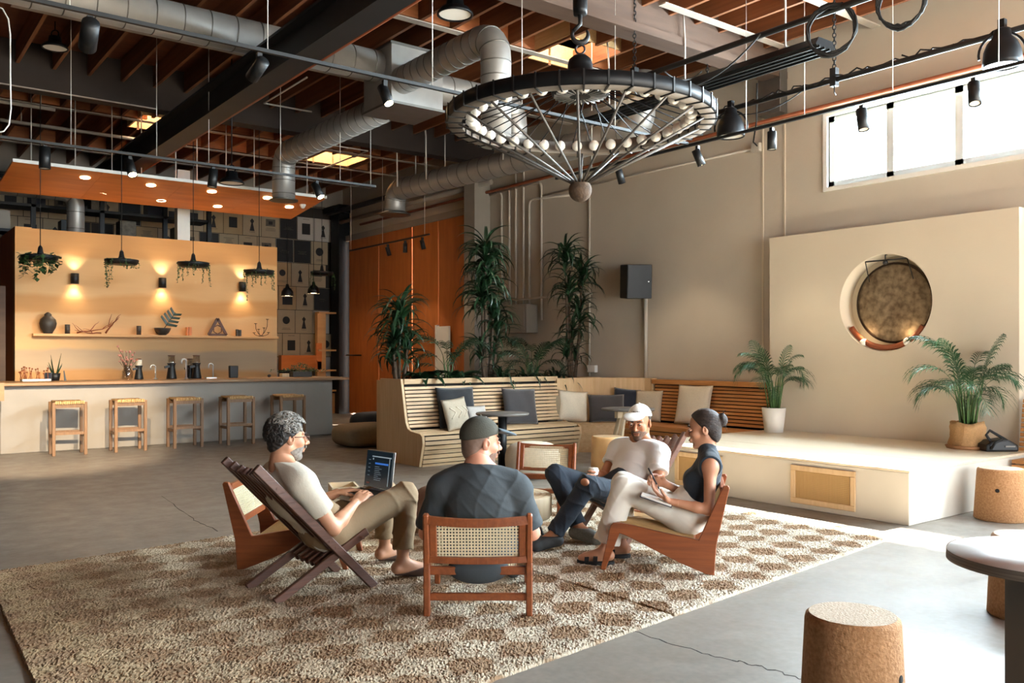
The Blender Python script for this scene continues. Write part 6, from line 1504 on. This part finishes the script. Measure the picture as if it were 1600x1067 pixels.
def face_frame(hf, hu): f = N_(hf); u = A_(hu); u = N_(u - f * (u @ f)); return f, np.cross(u, f), u
def head_grid(c, f, l, u, s, neck, female=False, h=.0038, inflate=0.):
    c = A_(c); g = Vox(c - .2 * s, c + .2 * s, h); e = inflate; fm = .9 if female else 1.
    g.ell(c + u * .032 * s - f * .012 * s, (f, l, u), (.098 * s + e, .076 * s + e, .088 * s + e), .02)
    g.ell(c - u * .035 * s + f * .028 * s, (f, l, u), (.066 * s + e, .058 * s * fm + e, .085 * s + e), .03)
    g.cap(c - u * .055 * s - f * .008 * s + l * .05 * s * fm, c - u * .108 * s + f * .05 * s + l * .012 * s, .02 * s + e, .019 * s + e, .02); g.cap(c - u * .055 * s - f * .008 * s - l * .05 * s * fm, c - u * .108 * s + f * .05 * s - l * .012 * s, .02 * s + e, .019 * s + e, .02)
    g.ell(c - u * .112 * s + f * .062 * s, (f, l, u), (.022 * s + e, .026 * s * fm + e, .018 * s + e), .015)
    if e == 0:
        for sg in (1, -1):
            g.ell(c + f * .058 * s - u * .03 * s + l * sg * .038 * s, (f, l, u), (.03 * s, .026 * s, .026 * s), .015)
            g.ell(c + f * .098 * s - u * .002 * s + l * sg * .033 * s, (f, l, u), (.014 * s, .019 * s, .0125 * s), .008, 's')
            if not female: g.cap(c + f * .088 * s + u * .02 * s + l * sg * .014 * s, c + f * .076 * s + u * .022 * s + l * sg * .045 * s, .009 * s, .008 * s, .01)
            g.ell(c - f * .008 * s - u * .008 * s + l * sg * .079 * s, (N_(f + l * sg * .35), N_(l * sg - f * .35), u), (.021 * s, .0085 * s, .033 * s), .004); g.ell(c - f * .003 * s - u * .004 * s + l * sg * .086 * s, (f, l, u), (.009 * s, .006 * s, .014 * s), .004, 's')
            g.ell(c + f * .088 * s - u * .001 * s + l * sg * .033 * s, (f, l, u), (.0125 * s, .0165 * s, .0085 * s), .004)
            g.ell(c + f * .104 * s - u * .04 * s + l * sg * .012 * s, (f, l, u), (.01 * s, .009 * s, .009 * s), .005)
        g.cap(c + f * .09 * s + u * .008 * s, c + f * (.117 if female else .121) * s - u * .034 * s, .009 * s, .0125 * s, .009)
        g.cap(c + f * .093 * s - u * .066 * s + l * .018 * s, c + f * .093 * s - u * .066 * s - l * .018 * s, .0075 * s, .0075 * s, .006); g.cap(c + f * .09 * s - u * .079 * s + l * .013 * s, c + f * .09 * s - u * .079 * s - l * .013 * s, .0085 * s, .0085 * s, .006)
    nr = (.048 if female else .06) * s
    if neck is not None: g.cap(c - u * .055 * s - f * .025 * s, neck, nr + e, nr * 1.05 + e, .025)
    return g
def head_bits(t, c, f, l, u, s, brow='hair_dark', lip='lip'):
    c = A_(c); m = MB()
    for sg in (1, -1): m.sphere(tuple(c + f * .0895 * s + l * sg * .033 * s - u * .001 * s), .0108 * s, 12, 8)
    m.build('eyes', 'eye_white', t)
    m = MB()
    for sg in (1, -1): m.sphere(tuple(c + f * .0965 * s + l * sg * .033 * s - u * .002 * s), .0055 * s, 10, 6)
    m.build('irises', 'iris', t)
    m = MB()
    for sg in (1, -1): m.tube([tuple(c + f * .100 * s + u * .020 * s + l * sg * .014 * s), tuple(c + f * .097 * s + u * .026 * s + l * sg * .032 * s), tuple(c + f * .083 * s + u * .020 * s + l * sg * .05 * s)], [.004 * s, .005 * s, .002 * s], 6)
    m.build('eyebrows', brow, t)
    m = MB(); m.tube([tuple(c + f * .092 * s - u * .0715 * s + l * .022 * s), tuple(c + f * .1 * s - u * .070 * s + l * .008 * s), tuple(c + f * .1 * s - u * .070 * s - l * .008 * s), tuple(c + f * .092 * s - u * .0715 * s - l * .022 * s)], [.002 * s, .0052 * s, .0052 * s, .002 * s], 6); m.build('lips', lip, t)

def body(J, s=1., skin_sleeve=None, female=False):
    """full figure without head detail and hands; J joints in world space"""
    pts = np.array([J[k] for k in J if k not in ('hf', 'hu')]); lo = pts.min(0) - .2; hi = pts.max(0) + .2; g = Vox(lo, hi, .0075)
    torso(g, J, s, 0., female)
    for S in 'LR':
        g.cap(J['sh' + S], J['el' + S], (.044 if female else .052) * s, (.034 if female else .041) * s, .03); g.cap(J['el' + S], lerp(A_(J['el' + S]), A_(J['wr' + S]), .35), (.035 if female else .041) * s, (.036 if female else .043) * s, .02); g.cap(lerp(A_(J['el' + S]), A_(J['wr' + S]), .3), J['wr' + S], (.036 if female else .042) * s, (.023 if female else .027) * s, .015)
        g.cap(J['hip' + S], J['kn' + S], .075 * s, .052 * s, .03); kn, an = A_(J['kn' + S]), A_(J['an' + S]); g.cap(kn, lerp(kn, an, .35), .052 * s, .05 * s, .02); g.cap(lerp(kn, an, .3), an, .05 * s, .034 * s, .02)
        foot(g, an, A_(J['to' + S]), s)
    c, f, l, u = J['head'], *face_frame(J['hf'], J['hu']); g.cap(A_(c) - u * .055 * s - f * .025 * s, J['neck'], (.046 if female else .058) * s, (.05 if female else .062) * s, .03)
    return g
def foot(g, an, to, s, e=0., k=.015):
    d = to - an; d[2] = 0; d = N_(d); heel = np.array([an[0], an[1], to[2] + .012]) - d * .035 * s; ball = to - d * .03 * s
    g.cap(an, heel + np.array([0, 0, .02]), .034 * s + e, .034 * s + e, k); g.cap(heel + np.array([0, 0, .015]), ball + np.array([0, 0, .0]), .033 * s + e, .036 * s + e, k); g.cap(an, ball + np.array([0, 0, .012]), .033 * s + e, .026 * s + e, .02); g.cap(ball, to, .037 * s + e, .024 * s + e, k)
def axes(J): l = N_(A_(J['shL']) - A_(J['shR'])); up = N_(A_(J['neck']) - A_(J['pel'])); f = N_(np.cross(l, up)); return l, f, up
def torso(g, J, s, e, female=False, kk=.04):
    l, f, up = axes(J); p, c, n = A_(J['pel']), A_(J['chest']), A_(J['neck']); w_ = .88 if female else 1.
    hl = N_(A_(J['hipL']) - A_(J['hipR']))
    g.cap(p + hl * .06 * s, p - hl * .06 * s, (.115 if not female else .12) * s + e, (.115 if not female else .12) * s + e, kk, (up, .9))
    mid = lerp(p, c, .5); R3 = (f, l, up)
    g.ell(mid - f * .0 * s, R3, (.100 * s * w_ + e, .145 * s * w_ + e, .18 * s + e), kk)
    g.ell(c, R3, (.112 * s * w_ + e, .168 * s * w_ + e, .17 * s + e), kk)
    g.cap(lerp(A_(J['shL']), n, .25), lerp(A_(J['shR']), n, .25), .062 * s * w_ + e, .062 * s * w_ + e, kk)
    for S in 'LR': sh = A_(J['sh' + S]); g.cap(sh, sh, .058 * s * w_ + e, .058 * s * w_ + e, kk); g.cap(lerp(n, A_(J['head']), .25), sh, .045 * s * w_ + e, .05 * s * w_ + e, .05)
    if female:
        for sg in (1, -1): q = c + f * .08 * s + l * sg * .065 * s - up * .03 * s; g.cap(q, q, .046 * s + e, .046 * s + e, .05)
def grid_for(J, keys, pad, h): P = np.array([J[k] for k in keys]); return Vox(P.min(0) - pad, P.max(0) + pad, h)
def shirt(J, s, sleeve, seed, amp=.004, female=False, hem=.1, e=.014, neck_r=.07, sleeve_r=.07):
    g = grid_for(J, ('pel', 'chest', 'neck', 'shL', 'shR', 'elL', 'elR', 'hipL', 'hipR'), .24, .0068); l, f, up = axes(J)
    torso(g, J, s, e, female)
    if sleeve:
        for S in 'LR':
            a, b = A_(J['sh' + S]), A_(J['el' + S]); q = lerp(a, b, sleeve); g.cap(a, lerp(a, b, sleeve + .15), sleeve_r * s, (sleeve_r + .004) * s, .035, cut=(q, b - a))
    g.fold(amp, 42, (up, l + up * .6, l - up * .8), seed)
    g.half(A_(J['pel']) - up * hem, -up, .01)
    nk = A_(J['neck']); hd = A_(J['head']); nd = N_(hd - nk)
    if not female: g.half(nk + nd * .042 - f * .0, N_(nd - f * .25), .02); g.cap(nk + nd * .0 + f * .01, nk + nd * .2, neck_r * s, neck_r * s, .012, op='s')
    return g
def trousers(J, s, hem, seed, amp=.005, e=.016, flare=0., female=False):
    g = grid_for(J, ('pel', 'hipL', 'hipR', 'knL', 'knR', 'anL', 'anR'), .2, .0068); l, f, up = axes(J); p = A_(J['pel']); hl = N_(A_(J['hipL']) - A_(J['hipR']))
    g.cap(p + hl * .065 * s, p - hl * .065 * s, .118 * s + e, .118 * s + e, .04, (up, .92)); g.cap(p + up * .08, p + up * .08, .115 * s + e, .115 * s + e, .05)
    for S in 'LR':
        h_, k_, a_ = A_(J['hip' + S]), A_(J['kn' + S]), A_(J['an' + S]); q = lerp(k_, a_, hem)
        g.cap(h_, k_, .086 * s + e, .06 * s + e, .035); g.cap(k_, lerp(k_, a_, hem + .12), .058 * s + e, (.046 + flare) * s + e, .022, cut=(q, a_ - k_))
        g.cap(lerp(k_, a_, hem - .04), lerp(k_, a_, hem + .1), (.048 + flare) * s + e, (.048 + flare) * s + e, .006, cut=(q, a_ - k_))
    g.fold(amp, 48, (A_(J['knL']) - A_(J['hipL']), A_(J['knL']) - A_(J['anL']), l + up), seed); return g
def shoe(J, S, s, e=.008):
    an, to = A_(J['an' + S]), A_(J['to' + S]); g = Vox(np.minimum(an, to) - .13, np.maximum(an, to) + .13, .005); foot(g, an, to, s, e); d = N_([to[0] - an[0], to[1] - an[1], 0.]); return g, an, to, d
def strand_caps(name, mt, t, c, f, l, u, s, n, rng, rad=(.1, .1, .1), size=.022, r=.0042):
    m = MB()
    for i in range(n):
        a = R.uniform(*rng[0]); b = R.uniform(*rng[1]); dr = f * math.cos(a) * math.cos(b) + l * math.sin(a) * math.cos(b) + u * math.sin(b)
        q = c + u * .032 * s - f * .012 * s + (f * (dr @ f) * rad[0] + l * (dr @ l) * rad[1] + u * (dr @ u) * rad[2]) * s; x = N_(np.cross(dr, (R.uniform(-1, 1), R.uniform(-1, 1), R.uniform(-1, 1)))); y = np.cross(dr, x); k = R.uniform(.6, 1.2) * size * s
        m.tube([tuple(q + x * k * math.cos(w_) * .6 + y * k * math.sin(w_) * .6 + dr * k * .35 * (w_ / 5)) for w_ in (0, 1, 2, 3, 4, 5)], [r * s * q_ for q_ in (.6, 1, 1, 1, .9, .4)], 5)
    return m.build(name, mt, t)
def cap_hat(t, c, f, l, u, s, mt, brim_mt, low=.030):
    c = A_(c); g = Vox(c - .22 * s, c + .22 * s, .0045); g.ell(c + u * .036 * s - f * .010 * s, (f, l, u), (.110 * s, .089 * s, .100 * s), 0.005); g.half(c + u * low * s - f * .01 * s, N_(-u + f * .22), .008)
    vobj('cap_crown', [g], mt, t)
    g = Vox(c - .25 * s, c + .25 * s, .004); ctr = c + u * (low + .028) * s + f * .115 * s; g.ell(ctr, (N_(f - u * .22), l, N_(u + f * .22)), (.092 * s, .082 * s, .013 * s), .003); 
    g.ell(ctr - u * .105 * s - f * .0, (f, l, u), (.18 * s, .10 * s, .095 * s), .004, 's'); g.half(c + f * .075 * s, -f, .006)
    vobj('cap_brim', [g], brim_mt, t)
    m = MB(); m.sphere(tuple(c + u * .136 * s - f * .012 * s), .009 * s, 8, 6); m.build('cap_button', mt, t)
def hair_shell(c, f, l, u, s, off, thr, tilt=(.75, .65), bump=.004, fr=120, h=.0042, seed=1):
    c = A_(c); g = Vox(c - .22 * s, c + .22 * s, h); g.ell(c + u * .034 * s - f * .014 * s, (f, l, u), (.098 * s + off, .076 * s + off, .090 * s + off), .01); g.ell(c - f * .055 * s - u * .035 * s, (f, l, u), (.05 * s + off * .5, .06 * s + off * .5, .07 * s + off * .4), .03)
    g.bumps(bump, fr, seed); g.half(c + u * thr * s, N_(-u * tilt[0] + f * tilt[1]), .012); return g
def beard_shell(t, c, f, l, u, s, mt, off=.005, top=-.05, name='beard'):
    g = head_grid(c, f, l, u, s, None, inflate=off * s); c = A_(c); g.half(c + u * top * s + f * .06 * s, N_(u + f * -.35), .012); g.half(c - f * .012 * s, -f, .012)
    g.ell(c + f * .105 * s - u * .072 * s, (f, l, u), (.03 * s, .024 * s, .012 * s), .004, 's'); g.bumps(.0012, 260, 2); vobj(name, [g], mt, t)
    m = MB(); m.tube([tuple(c + f * .098 * s - u * .062 * s + l * .034 * s), tuple(c + f * .107 * s - u * .054 * s + l * .012 * s), tuple(c + f * .107 * s - u * .054 * s - l * .012 * s), tuple(c + f * .098 * s - u * .062 * s - l * .034 * s)], [.003 * s, .006 * s, .006 * s, .003 * s], 6); m.build('moustache', mt, t)

S_ = 1.08; mat('shoe_knit', '#77756f', .85, var=.2, scale=60, bump=.3)
# ---- man with grey curls and laptop
J = dict(pel=(2.40, 5.07, .355), chest=(2.165, 5.07, .60), neck=(2.095, 5.06, .775), head=(2.135, 5.05, .950), shR=(2.15, 4.85, .685), shL=(2.15, 5.28, .685), elR=(2.335, 4.83, .405), elL=(2.36, 5.36, .43),
         wrR=(2.56, 4.975, .515), wrL=(2.55, 5.22, .55), hipR=(2.43, 4.96, .345), hipL=(2.43, 5.18, .345), knR=(2.895, 4.93, .545), knL=(2.93, 5.27, .52), anR=(2.855, 4.90, .115), anL=(2.965, 5.33, .115), toR=(3.02, 4.885, .05), toL=(3.14, 5.35, .05), hf=(1, -.05, -.02), hu=(0, 0, 1))
t = thing('person', 'grey haired bearded man in beige tee with laptop on his lap, in slatted chair', 'person', (2.4, 5.07, 0))
c, (f, l, u) = A_(J['head']), face_frame(J['hf'], J['hu'])
hr = hand(J['wrR'], (.75, .45, .42), (.15, .25, -1), 1, [.3, .32, .36, .42], S_, .3, J['elR']); hl = hand(J['wrL'], (.9, -.25, .15), (.1, -.1, -1), -1, [.3, .35, .4, .45], S_, .3, J['elL'])
vobj('body', [body(J, S_), head_grid(c, f, l, u, S_, J['neck']), hr, hl], 'skin_a', t)
head_bits(t, c, f, l, u, S_, 'hair_dark')
vobj('tee_shirt', [shirt(J, S_, .62, 1, .0045, hem=.08)], 'tee_beige', t)
vobj('trousers', [trousers(J, S_, .80, 3, .0055, e=.014)], 'khaki', t)
vobj('hair', [hair_shell(c, f, l, u, S_, .012, -.002, bump=.005, fr=110)], 'hair_dark', t)
stuff(strand_caps('curls', 'hair_grey', t, c, f, l, u, S_, 420, ((-3.1, 3.1), (.55, 1.57)), (.116, .094, .106), .024, .0042))
stuff(strand_caps('temple_curls', 'hair_grey', t, c, f, l, u, S_, 90, ((.9, 1.9), (.05, .6)), (.11, .088, .1), .016, .0036)); stuff(strand_caps('temple_curls', 'hair_grey', t, c, f, l, u, S_, 90, ((-1.9, -.9), (.05, .6)), (.11, .088, .1), .016, .0036))
stuff(strand_caps('dark_curls', 'hair_dark', t, c, f, l, u, S_, 260, ((1.9, 4.38), (-.45, .7)), (.116, .09, .104), .02, .004))
beard_shell(t, c, f, l, u, S_, 'beard_grey')
m = MB()
for sg in (1, -1):
    q = c + f * .108 * S_ + l * sg * .035 * S_; m.tube([tuple(q + l * .024 * S_ * math.cos(a) + u * .017 * S_ * math.sin(a)) for a in [2 * math.pi * i / 14 for i in range(14)]], .0022, 5, closed=True)
    m.tube([tuple(q + l * sg * .026 * S_ + u * .004), tuple(c + l * sg * .085 * S_ + u * .006 + f * .0)], .0024, 5)
m.build('glasses', 'walnut', t)
for S in 'LR':
    g, an, to, d = shoe(J, S, S_); g.half(to + np.array([0, 0, .028]), (d[0] * -.18, d[1] * -.18, 1), .004); g.half((0, 0, .014), (0, 0, -1), .002); vobj('shoe', [g], 'suede', t)
# ---- man in olive cap, from behind
fw, rt = np.array([.6074, .7944, 0]), np.array([.7944, -.6074, 0]); B0_ = np.array([2.773, 3.935, 0]); Z_ = np.array([0, 0, 1.])
def L2(a, b, z): return tuple(B0_ + fw * a + rt * b + Z_ * z)
J = dict(pel=L2(.27, .0, .34), chest=L2(.175, .0, .60), neck=L2(.20, -.005, .785), head=L2(.27, .005, .945), shR=L2(.20, .215, .68), shL=L2(.20, -.215, .68), elR=L2(.27, .305, .415), elL=L2(.27, -.31, .415), wrR=L2(.52, .17, .45), wrL=L2(.52, -.17, .45),
         hipR=L2(.30, .11, .34), hipL=L2(.30, -.11, .34), knR=L2(.73, .23, .52), knL=L2(.73, -.2, .52), anR=L2(.78, .2, .115), anL=L2(.80, -.15, .115), toR=L2(.95, .23, .05), toL=L2(.97, -.17, .05), hf=rt * .866 + fw * .5 - Z_ * .06, hu=(0, 0, 1))
t = thing('person', 'man in olive cap and charcoal tee seen from behind, in a cane backed chair', 'person', L2(.3, 0, 0))
c, (f, l, u) = A_(J['head']), face_frame(J['hf'], J['hu'])
hr = hand(J['wrR'], fw * .8 - rt * .5, -Z_, 1, .35, S_, .3, J['elR']); hl = hand(J['wrL'], fw * .8 + rt * .5, -Z_, -1, .35, S_, .3, J['elL'])
vobj('body', [body(J, S_), head_grid(c, f, l, u, S_, J['neck']), hr, hl], 'skin_b', t); head_bits(t, c, f, l, u, S_)
g = shirt(J, S_ * 1.04, .85, 5, .004, hem=.16, neck_r=.064, sleeve_r=.068); g.ell(A_(L2(.03, 0, .265)), (fw, rt, Z_), (.07, .17, .085), .03); vobj('tee_shirt', [g], 'tee_char', t)
vobj('jeans', [trousers(J, S_, .93, 7, .004)], 'jean_blue', t)
cap_hat(t, c, f, l, u, S_ * 1.03, 'cap_olive', 'cap_brim')
vobj('hair', [hair_shell(c, f, l, u, S_, .003, -.02, tilt=(.3, .95), bump=.001)], 'stubble', t)
beard_shell(t, c, f, l, u, S_, 'stubble')
for S in 'LR':
    g, an, to, d = shoe(J, S, S_); g.half((0, 0, .014), (0, 0, -1), .002); g.half(an + np.array([0, 0, .0]), (0, 0, 1), .004); vobj('shoe', [g], 'shoe_dark', t)
# ---- man in the white cap
J = dict(pel=(4.885, 4.985, .355), chest=(5.09, 5.005, .58), neck=(5.165, 5.01, .735), head=(5.135, 5.005, .905), shL=(5.135, 4.79, .665), shR=(5.11, 5.225, .665), elL=(5.0, 4.67, .415), elR=(4.94, 5.215, .46), wrL=(4.76, 4.80, .44), wrR=(4.745, 5.115, .475),
         hipL=(4.86, 4.885, .345), hipR=(4.85, 5.085, .345), knL=(4.40, 4.83, .475), knR=(4.405, 5.20, .52), anL=(4.14, 4.92, .12), anR=(4.47, 5.0, .13), toL=(3.99, 4.98, .055), toR=(4.53, 4.83, .055), hf=(-.90, -.46, -.15), hu=(0, 0, 1))
t = thing('person', 'man in white cap and white tee holding a paper cup, legs crossed', 'person', (4.885, 4.985, 0))
c, (f, l, u) = A_(J['head']), face_frame(J['hf'], J['hu'])
cupc = A_(AD(927, 746, 6.86)); 
dv = N_(cupc - A_(J['wrR'])); hr = hand(A_(J['wrR']), (-.55, -.72, .12), N_((-.62, .55, .1)), -1, [.62, .62, .62, .62], S_, .5, J['elR']); hl = hand(J['wrL'], (-.9, .3, 0), (0, .3, -1), -1, .4, S_, .4, J['elL'])
vobj('body', [body(J, S_), head_grid(c, f, l, u, S_, J['neck']), hr, hl], 'skin_c', t); head_bits(t, c, f, l, u, S_, 'hair_dark')
vobj('tee_shirt', [shirt(J, S_, .55, 9, .004, hem=.05, neck_r=.082)], 'tee_white', t)
vobj('jeans', [trousers(J, S_, .95, 11, .005, e=.012)], 'jean', t)
kq = A_(J['knL']) + N_((-.72, -.45, .45)) * .064; m = MB(); m.sphere(tuple(kq), .033, 14, 10, (1, 1.2, 1)); m.build('knee_rip', 'skin_c', t)
cap_hat(t, c, f, l, u, S_ * 1.02, 'cap_white', 'cap_white', .045)
vobj('hair', [hair_shell(c, f, l, u, S_, .006, .0, tilt=(.25, .97), bump=.002)], 'hair_dark', t)
beard_shell(t, c, f, l, u, S_, 'stubble', off=.0035)
m = MB(); q = c + u * .09 * S_ + f * .083 * S_
for k in range(5):
    a = q + l * (.03 - .015 * k) + f * (-.003 * abs(k - 2)); m.tube([tuple(a - u * .008 + l * .006 + f * .004), tuple(a + u * (.008 + .005 * (k % 2)) + f * .003), tuple(a - u * .008 - l * .006 + f * .004)], .0035, 5)
m.build('cap_emblem', 'black', t)
for S in 'LR':
    g, an, to, d = shoe(J, S, S_); g.half((0, 0, .014), (0, 0, -1), .002); g.half(an + np.array([0, 0, .0]), (0, 0, 1), .004); vobj('shoe', [g], 'shoe_knit' if S == 'R' else 'shoe_dark', t)
cp_ = thing('paper_cup', 'takeaway paper cup with white lid and dark sleeve in the capped man\'s hand', 'cup', tuple(cupc - Z_ * .07)); b = V(cupc) - V((0, 0, .07))
m = MB(); m.lathe([(0, 0), (.03, 0), (.041, .125), (0, .125)], b, 24); m.build('cup_body', 'ceramic_white', cp_)
m = MB(); m.lathe([(.0335, .025), (.0395, .095), (.0405, .095), (.0345, .025)], b, 24, cap=False); m.build('cup_sleeve', 'cup_sleeve', cp_)
m = MB(); m.lathe([(.043, .12), (.0445, .128), (.041, .133), (.038, .146), (.03, .148), (0, .144)], b, 24, cap=False); m.build('cup_lid', 'ceramic_white', cp_)
# ---- woman in navy top
J = dict(pel=(4.615, 4.045, .35), chest=(4.70, 3.965, .60), neck=(4.722, 3.945, .765), head=(4.70, 3.97, .945), shL=(4.61, 3.835, .70), shR=(4.845, 4.04, .70), elL=(4.535, 3.785, .425), elR=(4.745, 4.135, .455), wrL=(4.365, 3.965, .475), wrR=(4.51, 4.155, .56),
         hipL=(4.545, 4.0, .34), hipR=(4.68, 4.115, .34), knL=(4.255, 4.30, .535), knR=(4.39, 4.44, .535), anL=(4.145, 4.375, .105), anR=(4.385, 4.455, .105), toL=(4.045, 4.50, .045), toR=(4.29, 4.575, .045), hf=(-.66, .74, -.10), hu=(0, 0, 1))
SW = 1.0
t = thing('person', 'woman in sleeveless navy top and cream trousers writing in a notebook', 'person', (4.615, 4.045, 0))
c, (f, l, u) = A_(J['head']), face_frame(J['hf'], J['hu'])
SH_ = 1.04
hlg = hand(J['wrL'], (-.45, .68, .42), (.25, -.1, .9), -1, [.35, .4, .42, .45], SW, .4, J['elL']); hrg = hand(J['wrR'], (-.7, .45, .35), (-.35, -.75, -.45), 1, [.7, .75, .8, .85], SW, .9, J['elR'])
vobj('body', [body(J, SW, female=True), head_grid(c, f, l, u, SH_, J['neck'], True), hlg, hrg], 'skin_d', t); head_bits(t, c, f, l, u, SH_, 'hair_brown')
g = shirt(J, SW, 0, 13, .0035, True, hem=.02, e=.010)
nk = A_(J['neck']); nd = N_(c - nk); g.cap(nk - nd * .03, nk + nd * .085, .058 * SW, .054 * SW, .012, cut=(nk + nd * .072, nd))
for S in 'LR': sh = A_(J['sh' + S]); o_ = N_(sh - A_(J['chest'])) ; lx = N_(A_(J['shL']) - A_(J['shR'])) * (1 if S == 'L' else -1); g.half(sh + lx * .022, lx, .006)
vobj('knit_top', [g], 'knit_navy', t)
vobj('trousers', [trousers(J, SW, .86, 15, .005, e=.022, flare=.022, female=True)], 'trouser_cream', t)
hs = hair_shell(c, f, l, u, SH_, .010, -.004, tilt=(.62, .78), bump=.0015, fr=90)
hs.ell(c - f * .06 * SH_ - u * .03 * SH_, (f, l, u), (.05, .066, .06), .02)
bn = c - f * .125 * SH_ + u * .045 * SH_; hs.cap(c - f * .09 * SH_ + u * .03 * SH_, bn, .035, .03, .015); hs.ell(bn, (f, l, u), (.038, .036, .046), .008)
for k in range(5): a = k * 1.256; q = bn + u * .03 * math.cos(a) + l * .022 * math.sin(a); hs.ell(q, (f, l, u), (.022, .02, .02), .004)
vobj('hair', [hs], 'hair_brown', t)
m = MB()
for k in range(16): a = R.uniform(-1.2, 1.2); p0 = bn + u * R.uniform(-.03, .04) + l * R.uniform(-.03, .03); m.tube([tuple(p0), tuple(p0 - f * R.uniform(.01, .03) + u * R.uniform(-.03, .03)), tuple(p0 - f * R.uniform(.0, .03) + u * R.uniform(-.07, .03))], .0018, 4)
m.build('loose_strands', 'hair_brown', t)
for S in 'LR':
    an, to = A_(J['an' + S]), A_(J['to' + S]); d = N_([to[0] - an[0], to[1] - an[1], 0.]); sd = np.array([-d[1], d[0], 0]); m = MB()
    a0 = np.array([an[0], an[1], .012]) - d * .07; b0 = np.array([to[0], to[1], .012]) + d * .03; prof = []
    for k in range(24): a = 2 * math.pi * k / 24; prof.append((math.cos(a) * np.linalg.norm(b0 - a0) / 2, math.sin(a) * .05 * (1 - .12 * math.cos(a + .2))))
    ce = (a0 + b0) / 2; m.prism(prof, tuple(ce), tuple(d), tuple(sd), (0, 0, .022)); m.build('sandal_sole', 'sole', t)
    m = MB()
    for q_, w_ in ((.35, .045), (.72, .045)):
        pc = lerp(np.array([an[0], an[1], to[2]]), to, q_); P = [tuple(pc + sd * .05 * math.cos(a) + np.array([0, 0, .066 - .02 * q_]) * math.sin(a) - np.array([0, 0, .02])) for a in [math.pi * i / 10 for i in range(11)]]
        for P0, P1 in zip(P, P[1:]): m.bar(P0, P1, .03, .006, tuple(V(P0) + V(P1) - 2 * V(tuple(pc))))
    m.build('sandal_strap', 'sole', t)
nb = V(A_(AD(1026, 777, 5.93))); nbt = thing('notebook', 'open white notebook resting on the woman\'s lap', 'notebook', nb)
nx_ = V((-.62, .72, .30)).normalized(); ny_ = V((.76, .65, .05)).normalized(); nz_ = nx_.cross(ny_) * -1
if nz_.z < 0: nz_ = -nz_
for k, sg in enumerate((1, -1)):
    m = MB(); tilt = (ny_ + nz_ * .12 * sg).normalized(); m.obox(nb + nx_ * (.0) + ny_ * (sg * .075) + nz_ * .008, nx_, ny_, nz_, .21, .148, .012); m.build('page_block', 'ceramic_white', nbt, bevel=.003)
m = MB(); m.obox(nb, nx_, ny_, nz_, .22, .305, .004); m.build('cover', 'fab_navy', nbt)
pq = A_(AD(1022, 748, 6.0)); pn = thing('pen', 'dark pen in the woman\'s writing hand', 'pen', tuple(pq)); a = V(A_(AD(1013, 731, 5.98))); b = V(A_(AD(1030, 764, 5.96)))
m = MB(); m.tube([a, a.lerp(b, .92), b], [.006, .006, .002], 8); m.build('pen_barrel', 'black', pn)
